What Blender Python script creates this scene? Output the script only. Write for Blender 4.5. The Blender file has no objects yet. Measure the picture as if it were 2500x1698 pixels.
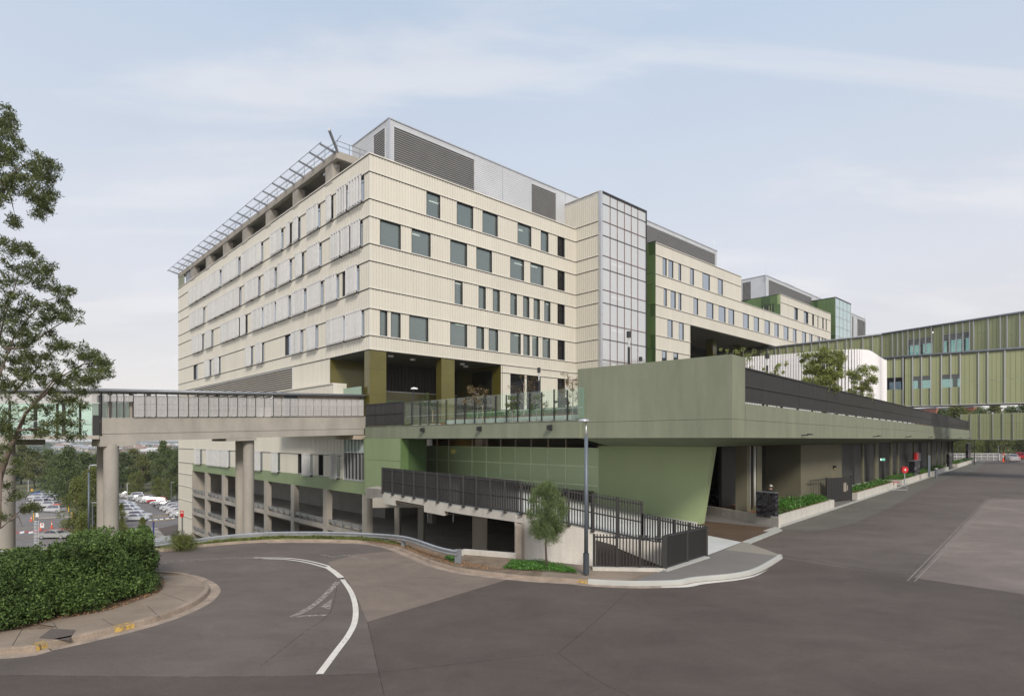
import bpy, math, random
import numpy as np
from mathutils import Vector, Matrix
random.seed(7); rng = np.random.default_rng(11)
R = math.radians
scene = bpy.context.scene
COL = scene.collection

# ------------------------------------------------------------------ camera
F, CX, HY, EYE = 1438.0, 1250.0, 1072.0, 5.0      # focal length in photo pixels, principal column, horizon row, eye height
cam = bpy.data.cameras.new('camera'); camo = bpy.data.objects.new('camera', cam); COL.objects.link(camo)
camo.location = (0, 0, EYE); camo.rotation_euler = (R(90), 0, 0)
cam.sensor_width = 36; cam.lens = F/2500*36; cam.shift_y = (HY-849)/2500
cam.clip_start = .1; cam.clip_end = 6000
scene.camera = camo

# ------------------------------------------------------------------ sky, sun, exposure
SUN_EL, SUN_AZ = 36, 14          # elevation; degrees to the right of straight behind the camera
EXPOSURE = 1.0
SKY_GAIN = 0.53
world = bpy.data.worlds.new('World'); scene.world = world; world.use_nodes = True
nt = world.node_tree; nt.nodes.clear()
def N(t, **k):
    n = nt.nodes.new(t)
    for a, b in k.items(): setattr(n, a, b)
    return n
out = N('ShaderNodeOutputWorld'); bg = N('ShaderNodeBackground'); bg.inputs['Strength'].default_value = .1
nt.links.new(bg.outputs[0], out.inputs['Surface'])
sky = N('ShaderNodeTexSky', sky_type='NISHITA', sun_disc=False); sky.sun_elevation = R(SUN_EL); sky.sun_rotation = R(180-SUN_AZ)
sky.air_density = 1.0; sky.dust_density = 2.5
tc = N('ShaderNodeTexCoord'); sep = N('ShaderNodeSeparateXYZ'); nt.links.new(tc.outputs['Generated'], sep.inputs[0])
ramp = N('ShaderNodeValToRGB'); cr = ramp.color_ramp
stops = [(0.0, (.86, .81, .77)), (.08, (.83, .795, .785)), (.20, (.745, .745, .79)), (.40, (.625, .685, .785)), (.62, (.51, .62, .775)), (1.0, (.62, .68, .80))]
cr.elements[0].position = 0; cr.elements[0].color = (*stops[0][1], 1); cr.elements[1].position = 1; cr.elements[1].color = (*stops[-1][1], 1)
for p, c in stops[1:-1]:
    e = cr.elements.new(p); e.color = (*c, 1)
nt.links.new(sep.outputs['Z'], ramp.inputs[0])
# cloud sheet: direction projected on a plane overhead
def M(op, a, b=None):
    n = N('ShaderNodeMath', operation=op)
    for i, x in enumerate((a, b)):
        if x is None: continue
        if isinstance(x, (int, float)): n.inputs[i].default_value = x
        else: nt.links.new(x, n.inputs[i])
    return n.outputs[0]
zz = M('ADD', M('MAXIMUM', sep.outputs['Z'], 0.0), .12)
comb = N('ShaderNodeCombineXYZ'); nt.links.new(M('DIVIDE', sep.outputs['X'], zz), comb.inputs[0]); nt.links.new(M('DIVIDE', sep.outputs['Y'], zz), comb.inputs[1])
mp = N('ShaderNodeMapping'); mp.inputs['Rotation'].default_value = (0, 0, R(-24)); mp.inputs['Scale'].default_value = (.55, 1.5, 1); mp.inputs['Location'].default_value = (3.1, .4, 0)
nt.links.new(comb.outputs[0], mp.inputs[0])
n1 = N('ShaderNodeTexNoise'); n1.inputs['Scale'].default_value = 1.25; n1.inputs['Detail'].default_value = 10; n1.inputs['Roughness'].default_value = .56; n1.inputs['Distortion'].default_value = .5
nt.links.new(mp.outputs[0], n1.inputs['Vector'])
cl = N('ShaderNodeMapRange'); cl.interpolation_type = 'SMOOTHSTEP'; cl.inputs[1].default_value = .46; cl.inputs[2].default_value = .66
nt.links.new(n1.outputs['Fac'], cl.inputs[0])
n2 = N('ShaderNodeTexNoise'); n2.inputs['Scale'].default_value = .5; n2.inputs['Detail'].default_value = 5
nt.links.new(comb.outputs[0], n2.inputs['Vector'])
sh = N('ShaderNodeMapRange'); sh.inputs[1].default_value = .3; sh.inputs[2].default_value = .7; sh.inputs[3].default_value = .93; sh.inputs[4].default_value = 1.05
nt.links.new(n2.outputs['Fac'], sh.inputs[0])
mixc = N('ShaderNodeMix', data_type='RGBA'); nt.links.new(M('MULTIPLY', cl.outputs[0], .5), mixc.inputs[0]); nt.links.new(ramp.outputs[0], mixc.inputs[6]); mixc.inputs[7].default_value = (.90, .875, .87, 1)
sc_ = N('ShaderNodeVectorMath', operation='SCALE'); nt.links.new(mixc.outputs[2], sc_.inputs[0]); nt.links.new(M('MULTIPLY', sh.outputs[0], 10*SKY_GAIN), sc_.inputs[3])
mixs = N('ShaderNodeMix', data_type='RGBA'); mixs.inputs[0].default_value = .93
nt.links.new(sky.outputs[0], mixs.inputs[6]); nt.links.new(sc_.outputs[0], mixs.inputs[7]); nt.links.new(mixs.outputs[2], bg.inputs[0])

sd = bpy.data.lights.new('sun', 'SUN'); sd.energy = 1.5; sd.angle = R(14); sd.color = (1, .93, .83)
so = bpy.data.objects.new('sun', sd); COL.objects.link(so)
tosun = Vector((math.sin(R(SUN_AZ))*math.cos(R(SUN_EL)), -math.cos(R(SUN_AZ))*math.cos(R(SUN_EL)), math.sin(R(SUN_EL))))
so.rotation_euler = tosun.to_track_quat('Z', 'Y').to_euler(); so.location = tosun*200
scene.view_settings.view_transform = 'Standard'; scene.view_settings.look = 'None'
scene.view_settings.exposure = EXPOSURE; scene.view_settings.gamma = 1; scene.view_settings.use_curve_mapping = False
scene.render.engine = 'CYCLES'
scene.cycles.use_denoising = True; scene.cycles.max_bounces = 6; scene.cycles.transparent_max_bounces = 12
scene.cycles.diffuse_bounces = 3; scene.cycles.glossy_bounces = 3; scene.cycles.caustics_reflective = False; scene.cycles.caustics_refractive = False

# ------------------------------------------------------------------ frames: plain functions from local metres to world metres
CX0, CY0 = -13.31, 55.0                       # the building's near corner
DB = (.7335, .6796); DA = (-.6796, .7335)     # along the right facade, along the left facade
def FW(a, b, c): return (a, b, c)
def FB(u, v, z): return (CX0+u*DB[0]+v*DA[0], CY0+u*DB[1]+v*DA[1], z)
PX0, PY0 = 10.2, 27.3                         # the canopy's near corner
E1 = (.6698, .7425); E2 = (-.7425, .6698)
def FC(p, q, z): return (PX0+p*E1[0]+q*E2[0], PY0+p*E1[1]+q*E2[1], z)
def PB(v0): return lambda a, b, c: FB(a, v0-b, c)       # facade looking to the camera's right: a along, b outward, c up
def PA(u0): return lambda a, b, c: FB(u0-b, a, c)       # facade looking to the left
def PCR(q0): return lambda a, b, c: FC(a, q0-b, c)      # canopy's road side
def uB(px, v=0.0):
    k = (px-CX)/F; x0, y0, _ = FB(0, v, 0); return (k*y0-x0)/(DB[0]-k*DB[1])
def vA(px, u=0.0):
    k = (px-CX)/F; x0, y0, _ = FB(u, 0, 0); return (k*y0-x0)/(DA[0]-k*DA[1])
def pC(px, q=0.0):
    k = (px-CX)/F; x0, y0, _ = FC(0, q, 0); return (k*y0-x0)/(E1[0]-k*E1[1])
def qC(px, p=0.0):
    k = (px-CX)/F; x0, y0, _ = FC(p, 0, 0); return (k*y0-x0)/(E2[0]-k*E2[1])
def at(px, py, Y): return ((px-CX)/F*Y, Y, EYE-(py-HY)/F*Y)
def gr(px, py, z=0.0):
    Y = (EYE-z)*F/(py-HY); return ((px-CX)/F*Y, Y, z)
def zof(py, Y): return EYE-(py-HY)/F*Y
def Q1(x): return 400+x/3.156
def Q2(x): return 860+x/3.1567
def Q3(x): return 400+x/3.9455
def Q4(x): return 860+x/3.873
def Q5(x): return 1360+x/3.43
def Q6(x): return 1780+x/3.228
def QG(x): return 400+x/3.287
def QZ(x): return 860+x/3.43

# ------------------------------------------------------------------ materials
MATS = {}
def mat(name, col, rough=.7, metal=0.0, var=.12, scale=.6, stretch=(1, 1, 1), bump=0.0, bscale=30, spec=.5, island=0.0, fine=0.0, emit=0, coat=0, ior=1.5, trans=0, objr=0):
    m = bpy.data.materials.new(name); m.use_nodes = True; t = m.node_tree; b = t.nodes['Principled BSDF']
    def n(ty): return t.nodes.new(ty)
    L = t.links.new
    b.inputs['Roughness'].default_value = rough; b.inputs['Metallic'].default_value = metal
    b.inputs['Specular IOR Level'].default_value = spec; b.inputs['IOR'].default_value = ior
    if coat: b.inputs['Coat Weight'].default_value = coat
    g = n('ShaderNodeNewGeometry'); mpn = n('ShaderNodeMapping'); mpn.inputs['Scale'].default_value = stretch; L(g.outputs['Position'], mpn.inputs[0])
    nz = n('ShaderNodeTexNoise'); nz.inputs['Scale'].default_value = scale; nz.inputs['Detail'].default_value = 6; nz.inputs['Roughness'].default_value = .6; L(mpn.outputs[0], nz.inputs['Vector'])
    mr = n('ShaderNodeMapRange'); mr.inputs[1].default_value = .3; mr.inputs[2].default_value = .7; mr.inputs[3].default_value = 1-var; mr.inputs[4].default_value = 1+var; L(nz.outputs['Fac'], mr.inputs[0])
    fac = mr.outputs[0]
    def mul(a, bb):
        x = n('ShaderNodeMath'); x.operation = 'MULTIPLY'; L(a, x.inputs[0]); L(bb, x.inputs[1]); return x.outputs[0]
    if fine:
        f = n('ShaderNodeTexNoise'); f.inputs['Scale'].default_value = bscale; f.inputs['Detail'].default_value = 3; L(g.outputs['Position'], f.inputs['Vector'])
        fr = n('ShaderNodeMapRange'); fr.inputs[1].default_value = .3; fr.inputs[2].default_value = .7; fr.inputs[3].default_value = 1-fine; fr.inputs[4].default_value = 1+fine; L(f.outputs['Fac'], fr.inputs[0])
        fac = mul(fac, fr.outputs[0])
    if island:
        ir = n('ShaderNodeMapRange'); ir.inputs[3].default_value = 1-island; ir.inputs[4].default_value = 1+island; L(g.outputs['Random Per Island'], ir.inputs[0]); fac = mul(fac, ir.outputs[0])
    if objr:
        oi = n('ShaderNodeObjectInfo'); orr = n('ShaderNodeMapRange'); orr.inputs[3].default_value = 1-objr; orr.inputs[4].default_value = 1+objr; L(oi.outputs['Random'], orr.inputs[0]); fac = mul(fac, orr.outputs[0])
    v = n('ShaderNodeVectorMath'); v.operation = 'SCALE'; v.inputs[0].default_value = col; L(fac, v.inputs[3]); L(v.outputs[0], b.inputs['Base Color'])
    if bump:
        bz = n('ShaderNodeTexNoise'); bz.inputs['Scale'].default_value = bscale; bz.inputs['Detail'].default_value = 4; L(g.outputs['Position'], bz.inputs['Vector'])
        bn = n('ShaderNodeBump'); bn.inputs['Strength'].default_value = bump; bn.inputs['Distance'].default_value = .02; L(bz.outputs['Fac'], bn.inputs['Height']); L(bn.outputs[0], b.inputs['Normal'])
    if trans:
        tl = n('ShaderNodeBsdfTranslucent'); L(v.outputs[0], tl.inputs[0]); ms = n('ShaderNodeMixShader'); ms.inputs[0].default_value = trans; L(b.outputs[0], ms.inputs[1]); L(tl.outputs[0], ms.inputs[2]); L(ms.outputs[0], t.nodes['Material Output'].inputs[0])
    if emit:
        b.inputs['Emission Color'].default_value = (*col, 1); b.inputs['Emission Strength'].default_value = emit
    MATS[name] = m; return m
def glassy(name, tint, reflect, trans, rough=.02, gcol=(1, 1, 1), wave=.0):
    """a pane: part mirror, part see-through, part milky body"""
    m = bpy.data.materials.new(name); m.use_nodes = True; t = m.node_tree; t.nodes.clear(); L = t.links.new
    o = t.nodes.new('ShaderNodeOutputMaterial'); d = t.nodes.new('ShaderNodeBsdfDiffuse'); d.inputs[0].default_value = (*tint, 1)
    tr = t.nodes.new('ShaderNodeBsdfTransparent'); tr.inputs[0].default_value = (*[min(1, .35+.65*c/max(tint)) for c in tint], 1)
    gl = t.nodes.new('ShaderNodeBsdfGlossy'); gl.inputs['Roughness'].default_value = rough; gl.inputs[0].default_value = (*gcol, 1)
    m1 = t.nodes.new('ShaderNodeMixShader'); m1.inputs[0].default_value = trans; L(d.outputs[0], m1.inputs[1]); L(tr.outputs[0], m1.inputs[2])
    lw = t.nodes.new('ShaderNodeFresnel'); lw.inputs[0].default_value = 1.5
    ad = t.nodes.new('ShaderNodeMath'); ad.operation = 'ADD'; ad.use_clamp = True; ad.inputs[1].default_value = reflect; L(lw.outputs[0], ad.inputs[0])
    ge = t.nodes.new('ShaderNodeNewGeometry'); fr_ = t.nodes.new('ShaderNodeMath'); fr_.operation = 'SUBTRACT'; fr_.inputs[0].default_value = 1; L(ge.outputs['Backfacing'], fr_.inputs[1]); a2 = t.nodes.new('ShaderNodeMath'); a2.operation = 'MULTIPLY'; L(ad.outputs[0], a2.inputs[0]); L(fr_.outputs[0], a2.inputs[1]); ad = a2
    m2 = t.nodes.new('ShaderNodeMixShader'); L(ad.outputs[0], m2.inputs[0]); L(m1.outputs[0], m2.inputs[1]); L(gl.outputs[0], m2.inputs[2]); L(m2.outputs[0], o.inputs[0])
    if wave:
        g = t.nodes.new('ShaderNodeNewGeometry'); z = t.nodes.new('ShaderNodeTexNoise'); z.inputs['Scale'].default_value = .5; L(g.outputs['Position'], z.inputs['Vector'])
        bn = t.nodes.new('ShaderNodeBump'); bn.inputs['Strength'].default_value = wave; bn.inputs['Distance'].default_value = .05; L(z.outputs['Fac'], bn.inputs['Height']); L(bn.outputs[0], gl.inputs['Normal'])
    MATS[name] = m; return m
def mesh_mat(name, col, open_):
    m = bpy.data.materials.new(name); m.use_nodes = True; t = m.node_tree; b = t.nodes['Principled BSDF']; b.inputs['Base Color'].default_value = (*col, 1); b.inputs['Roughness'].default_value = .5
    o = t.nodes['Material Output']; tr = t.nodes.new('ShaderNodeBsdfTransparent'); mx = t.nodes.new('ShaderNodeMixShader'); mx.inputs[0].default_value = open_
    t.links.new(b.outputs[0], mx.inputs[1]); t.links.new(tr.outputs[0], mx.inputs[2]); t.links.new(mx.outputs[0], o.inputs[0]); MATS[name] = m; return m

cream = mat('cream_cladding', (.61, .578, .502), .45, 0, .05, .4, (1.5, 1.5, .12), spec=.4, objr=.025)
cream2 = mat('cream_trim', (.66, .63, .56), .45, 0, .04)
gap = mat('dark_joint', (.06, .05, .045), .8)
frame_dark = mat('dark_window_frame', (.035, .035, .035), .45)
alu = mat('aluminium', (.52, .53, .55), .35, .6, .05)
silver = mat('silver_corrugated', (.58, .59, .61), .45, .2, .06, .3)
silver2 = mat('louvre_slat_metal', (.33, .325, .32), .5, .0, .05)
whitefin = mat('white_sunshade', (.50, .495, .49), .5, .0, .08, 2)
glass = glassy('window_glass', (.12, .14, .13), .14, .35, gcol=(.85, .95, .92), wave=.1)
glass_b = glassy('sky_window_glass', (.05, .07, .09), .42, .1, gcol=(.9, .95, 1), wave=.15)
glass_k = glassy('dark_window_glass', (.01, .01, .012), .0, .5)
frit = glassy('fritted_glass', (.60, .61, .615), .14, .25, .06)
cyan = glassy('pale_cyan_glass', (.42, .58, .58), .15, .25, .05)
balg = glassy('clear_balustrade_glass', (.62, .70, .66), .03, .965)
tintg = glassy('green_tinted_glass', (.84, .95, .88), .02, .94)
cyang = glassy('cyan_tinted_glass', (.66, .87, .85), .0, .92)
greyg = glassy('grey_tinted_glass', (.07, .09, .085), .06, .70)
mull = mat('red_brown_mullion', (.20, .12, .11), .5, .3)
blackm = mat('black_frame', (.022, .022, .024), .5)
fence = mat('charcoal_powdercoat', (.035, .033, .032), .5, .2, .1)
conc = mat('concrete', (.345, .315, .275), .85, 0, .16, .7, (1, 1, .45), .25, 12, fine=.05)
concw = mat('pale_concrete', (.50, .47, .42), .85, 0, .14, .9, (2.2, 2.2, .3), .2, 12, fine=.05)
concd = mat('dark_concrete', (.42, .345, .275), .9, 0, .2, .5, (1, 1, .5), .2, 8, fine=.06)
concp = mat('grey_painted_step', (.52, .52, .50), .8, 0, .06, 1, bump=.1, bscale=20)
gconc = mat('green_grey_concrete', (.200, .216, .150), .8, 0, .12, .8, (1.6, 1.6, .3), .15, 14, fine=.04)
gpanel = mat('green_panel', (.225, .285, .15), .45, 0, .06, .4, (1, 1, .3), objr=.03)
gpier = mat('green_pier_paint', (.345, .42, .225), .6, 0, .04, .4)
gdark = mat('dark_green_panel', (.055, .095, .035), .4, 0, .1)
gmid = mat('mid_green_panel', (.10, .16, .06), .4, 0, .1)
glite = mat('light_green_panel', (.28, .36, .17), .4, 0, .1)
gbridge = mat('olive_green_bridge_panel', (.305, .32, .175), .45, 0, .06, .3, (1, 1, .3), objr=.03)
gframe = mat('green_screen_frame', (.80, .90, .64), .5)
gmesh = glassy('green_mesh_screen', (.52, .65, .37), .02, .14, .3)
olive = mat('olive_tile', (.12, .105, .022), .22, .25, .12, .5, coat=.3)
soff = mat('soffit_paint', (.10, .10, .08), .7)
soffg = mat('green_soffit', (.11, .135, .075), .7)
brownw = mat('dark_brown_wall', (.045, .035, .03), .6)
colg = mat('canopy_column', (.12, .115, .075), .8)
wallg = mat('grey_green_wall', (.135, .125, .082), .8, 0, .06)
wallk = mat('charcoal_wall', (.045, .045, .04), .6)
beige = mat('beige_wall', (.25, .22, .18), .8)
inner = mat('interior_wall', (.32, .32, .30), .9)
innerd = mat('interior_floor', (.10, .10, .10), .9)
lamp_e = mat('lit_lamp', (1, .95, .85), .5, emit=3.0)
lamp_w = mat('warm_lamp', (1, .62, .12), .5, emit=2.2)
exit_g = mat('exit_green', (.05, .42, .25), .5, emit=.5)
white = mat('white_paint', (.72, .72, .70), .5, 0, .05)
whited = mat('white_batten', (.80, .78, .78), .5, 0, .04)
redp = mat('red_paint', (.55, .02, .02), .4)
redm = mat('maroon_band', (.28, .02, .03), .6)
orange = mat('orange_plastic', (.85, .12, .04), .5)
yellow = mat('yellow_paint', (.75, .42, .02), .6)
pole = mat('pole_grey', (.13, .155, .18), .5, .3)
poled = mat('pole_sleeve', (.045, .055, .065), .5)
galv = mat('galvanised_steel', (.42, .43, .44), .38, .6, .12, 4)
galvd = mat('galvanised_post', (.23, .24, .26), .5, .5, .15, 4)
wrap = mat('black_plastic_wrap', (.012, .011, .015), .22, 0, .3, 3, bump=.9, bscale=5)
bark = mat('bark', (.16, .12, .095), .9, 0, .25, 3, bump=.5, bscale=20)
barkp = mat('pale_bark', (.32, .28, .24), .9, 0, .25, 2)
leaf_e = mat('eucalypt_leaf', (.10, .122, .036), .5, 0, .3, .9, island=.5, trans=.35)
leaf_t = mat('young_tree_leaf', (.26, .29, .085), .5, 0, .3, .8, island=.45, trans=.35)
leaf_h = mat('hedge_leaf', (.085, .135, .036), .62, 0, .55, .8, island=.65, spec=.25, trans=.2)
leaf_y = mat('yellow_green_leaf', (.15, .175, .04), .5, 0, .3, .5, island=.4, trans=.3)
leaf_d = mat('dark_tree_leaf', (.095, .13, .036), .6, 0, .35, .12, island=.4, trans=.25)
leaf_o = mat('olive_tree_leaf', (.14, .15, .04), .6, 0, .3, .15, island=.4, trans=.25)
leaf_r = mat('russet_leaf', (.18, .125, .055), .5, 0, .35, 1, island=.5, trans=.3)
leaf_c = mat('casuarina_needles', (.15, .20, .075), .55, 0, .2, 2, island=.35, trans=.3)
leaf_g = mat('bright_ground_leaf', (.055, .15, .015), .45, 0, .3, 3, island=.4)
leaf_f = mat('far_wood_leaf', (.10, .13, .095), .7, 0, .3, .05, island=.3)
soil = mat('mulch', (.20, .085, .04), .95, 0, .4, 3, bump=.8, bscale=25, fine=.3)
litter = mat('leaf_litter', (.17, .125, .085), .95, 0, .35, 2, bump=.6, bscale=20, fine=.3)
lawn = mat('lawn', (.16, .17, .04), .95, 0, .35, 1.2, bump=.5, bscale=40, fine=.25)
ground_m = mat('scrub_ground', (.10, .10, .045), .95, 0, .35, .08)
skin = mat('skin', (.45, .27, .19), .6)
cloth_d = mat('dark_cloth', (.02, .02, .025), .9)
cloth_w = mat('white_cloth', (.65, .62, .58), .9)

def asphalt(name, col, var=.13, grain=.26, rough=.82):
    m = mat(name, col, rough, 0, var, .16, bump=.35, bscale=55, fine=grain, spec=.35)
    t = m.node_tree; L = t.links.new; b = t.nodes['Principled BSDF']; src = b.inputs['Base Color'].links[0].from_socket
    g = t.nodes.new('ShaderNodeNewGeometry'); mp_ = t.nodes.new('ShaderNodeMapping'); mp_.inputs['Scale'].default_value = (.75, 1.15, 1); mp_.inputs['Rotation'].default_value = (0, 0, R(35)); L(g.outputs['Position'], mp_.inputs[0])
    z = t.nodes.new('ShaderNodeTexNoise'); z.inputs['Scale'].default_value = .5; z.inputs['Detail'].default_value = 13; z.inputs['Roughness'].default_value = .78; z.inputs['Distortion'].default_value = .5; L(mp_.outputs[0], z.inputs['Vector'])
    mr = t.nodes.new('ShaderNodeMapRange'); mr.inputs[1].default_value = .35; mr.inputs[2].default_value = .75; mr.inputs[3].default_value = .80; mr.inputs[4].default_value = 1.26; L(z.outputs['Fac'], mr.inputs[0])
    v = t.nodes.new('ShaderNodeVectorMath'); v.operation = 'SCALE'; L(src, v.inputs[0]); L(mr.outputs[0], v.inputs[3]); L(v.outputs[0], b.inputs['Base Color'])
    return m
asp_dark = asphalt('dark_asphalt', (.090, .0705, .060), .17)
asp_mid = asphalt('mid_asphalt', (.120, .098, .085), .18)
asp_lite = asphalt('pale_asphalt', (.185, .145, .118), .12)
asp_grey = asphalt('grey_green_asphalt', (.135, .126, .108), .08)
asp_pink = asphalt('worn_pink_asphalt', (.185, .150, .132), .18)
asp_brn = asphalt('brown_driveway', (.11, .07, .045), .10)
asp_park = asphalt('car_park_asphalt', (.17, .155, .15), .12)
path_m = mat('footpath_concrete', (.235, .185, .14), .9, 0, .22, .7, bump=.3, bscale=30, fine=.1)
path_g = mat('footpath_asphalt_grey', (.165, .152, .14), .9, 0, .07, .7, bump=.3, bscale=50, fine=.1)
path_l = mat('footpath_pale', (.25, .225, .185), .9, 0, .06, .7, bump=.3, bscale=50, fine=.1)
kerbc = mat('kerb_concrete', (.27, .21, .16), .9, 0, .28, 1.6, bump=.4, bscale=20, fine=.12)
kerbn = mat('new_kerb_concrete', (.40, .40, .37), .85, 0, .08, 1, bump=.2, bscale=20)
def worn_paint(name, col, lo, hi):
    m = mat(name, col, .7, 0, .1, 3); t = m.node_tree; L = t.links.new; b = t.nodes['Principled BSDF']; o = t.nodes['Material Output']
    g = t.nodes.new('ShaderNodeNewGeometry'); z = t.nodes.new('ShaderNodeTexNoise'); z.inputs['Scale'].default_value = 9; z.inputs['Detail'].default_value = 8; z.inputs['Roughness'].default_value = .75; L(g.outputs['Position'], z.inputs['Vector'])
    mr = t.nodes.new('ShaderNodeMapRange'); mr.inputs[1].default_value = lo; mr.inputs[2].default_value = hi; L(z.outputs['Fac'], mr.inputs[0])
    tr = t.nodes.new('ShaderNodeBsdfTransparent'); mx = t.nodes.new('ShaderNodeMixShader'); L(mr.outputs[0], mx.inputs[0]); L(tr.outputs[0], mx.inputs[1]); L(b.outputs[0], mx.inputs[2]); L(mx.outputs[0], o.inputs[0]); return m
paint_w = worn_paint('white_road_paint', (.62, .58, .52), .30, .42)
paint_f = worn_paint('faded_road_paint', (.36, .32, .285), .34, .62)
paint_y = worn_paint('yellow_road_paint', (.50, .32, .08), .36, .56)
crack = worn_paint('crack_filler', (.04, .034, .03), .40, .62)

# ------------------------------------------------------------------ object helpers
WM = {}
def tagp(o, label=None, cat=None, group=None, kind=None):
    if label: o['label'] = label
    if cat: o['category'] = cat
    if group: o['group'] = group
    if kind: o['kind'] = kind
    return o
def thing(name, label, cat, loc, rotz=0.0, group=None):
    o = bpy.data.objects.new(name, None); COL.objects.link(o); o.location = loc; o.rotation_euler = (0, 0, rotz); o.empty_display_size = .3
    WM[o] = Matrix.Translation(loc) @ Matrix.Rotation(rotz, 4, 'Z'); return tagp(o, label, cat, group)
class MB:
    def __init__(s, fr=FW):
        s.v = []; s.f = []; s.m = []; s.fr = fr; s.cm = 0
        o, a, b, c = [Vector(fr(*p)) for p in ((1, 1, 1), (1.1, 1, 1), (1, 1.1, 1), (1, 1, 1.1))]; s.flip = (a-o).cross(b-o).dot(c-o) < 0
    def add(s, vs, fs):
        n = len(s.v); s.v += [s.fr(*p) for p in vs]; s.f += [tuple(i+n for i in (f[::-1] if s.flip else f)) for f in fs]; s.m += [s.cm]*len(fs); return s
    def box(s, x0, x1, y0, y1, z0, z1):
        return s.add([(x0, y0, z0), (x1, y0, z0), (x1, y1, z0), (x0, y1, z0), (x0, y0, z1), (x1, y0, z1), (x1, y1, z1), (x0, y1, z1)],
                     [(0, 3, 2, 1), (4, 5, 6, 7), (0, 1, 5, 4), (1, 2, 6, 5), (2, 3, 7, 6), (3, 0, 4, 7)])
    def quad(s, *p): return s.add(list(p), [tuple(range(len(p)))])
    def prism(s, poly, z0, z1):
        n = len(poly); return s.add([(x, y, z0) for x, y in poly]+[(x, y, z1) for x, y in poly],
            [tuple(range(n))[::-1], tuple(range(n, 2*n))]+[(i, (i+1) % n, n+(i+1) % n, n+i) for i in range(n)])
    def tube(s, pts, rs, n=8):
        if not isinstance(rs, (list, tuple)): rs = [rs]*len(pts)
        P = [Vector(p) for p in pts]; k = len(P); vs = []
        for i, p in enumerate(P):
            d = (P[min(i+1, k-1)]-P[max(i-1, 0)]).normalized(); a = d.cross(Vector((0, 0, 1)))
            if a.length < .05: a = d.cross(Vector((1, 0, 0)))
            a.normalize(); b = d.cross(a)
            for j in range(n):
                t = 2*math.pi*j/n; vs.append(tuple(p+(a*math.cos(t)+b*math.sin(t))*rs[i]))
        fs = [(i*n+j, i*n+(j+1) % n, (i+1)*n+(j+1) % n, (i+1)*n+j) for i in range(k-1) for j in range(n)]
        fs += [tuple(range(n))[::-1], tuple(range((k-1)*n, k*n))]
        return s.add(vs, fs)
    def lathe(s, c, prof, n=16):
        vs = [(c[0]+r*math.cos(2*math.pi*j/n), c[1]+r*math.sin(2*math.pi*j/n), c[2]+z) for r, z in prof for j in range(n)]
        return s.add(vs, [(i*n+j, i*n+(j+1) % n, (i+1)*n+(j+1) % n, (i+1)*n+j) for i in range(len(prof)-1) for j in range(n)])
    def build(s, name, m, parent=None, origin=None, smooth=False):
        me = bpy.data.meshes.new(name)
        Mi = WM[parent].inverted() if parent is not None else Matrix.Translation(Vector(origin or (0, 0, 0))).inverted()
        me.from_pydata([tuple(Mi @ Vector(p)) for p in s.v], [], s.f)
        for x in (m if isinstance(m, (list, tuple)) else [m]): me.materials.append(x)
        if isinstance(m, (list, tuple)): me.polygons.foreach_set('material_index', s.m)
        if smooth: me.polygons.foreach_set('use_smooth', [True]*len(me.polygons))
        me.update()
        o = bpy.data.objects.new(name, me); COL.objects.link(o)
        if parent is not None: o.parent = parent; WM[o] = WM[parent]
        else:
            o.location = origin or (0, 0, 0); WM[o] = Matrix.Translation(Vector(origin or (0, 0, 0)))
        return o
def bx(name, m, parent, fr, *a): return MB(fr).box(*a).build(name, m, parent)
def clone(o, parent=None, loc=None, rotz=None, scale=None):
    c = o.copy(); COL.objects.link(c)
    if parent is not None: c.parent = parent
    if loc is not None: c.location = loc
    if rotz is not None: c.rotation_euler = (0, 0, rotz)
    if scale is not None: c.scale = (scale,)*3 if isinstance(scale, (int, float)) else scale
    for ch in list(o.children): clone(ch, c)
    return c
def smooth_line(pts, n=6):
    P = [Vector(p) for p in pts]; out = []
    for i in range(len(P)-1):
        p0, p1, p2, p3 = P[max(i-1, 0)], P[i], P[i+1], P[min(i+2, len(P)-1)]
        for k in range(n):
            t = k/n; out.append(.5*((2*p1)+(p2-p0)*t+(2*p0-5*p1+4*p2-p3)*t*t+(3*p1-p0-3*p2+p3)*t**3))
    out.append(P[-1]); return out
def offs(pts, d, z=None):
    out = []
    for i, p in enumerate(pts):
        t = pts[min(i+1, len(pts)-1)]-pts[max(i-1, 0)]; t = Vector((t.x, t.y, 0)).normalized()
        out.append(Vector((p.x-t.y*d, p.y+t.x*d, p.z if z is None else z)))
    return out
def strip(mb, A, B):
    n = len(A); return mb.add([tuple(a) for a in A]+[tuple(b) for b in B], [(i, i+1, n+i+1, n+i) for i in range(n-1)])
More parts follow.
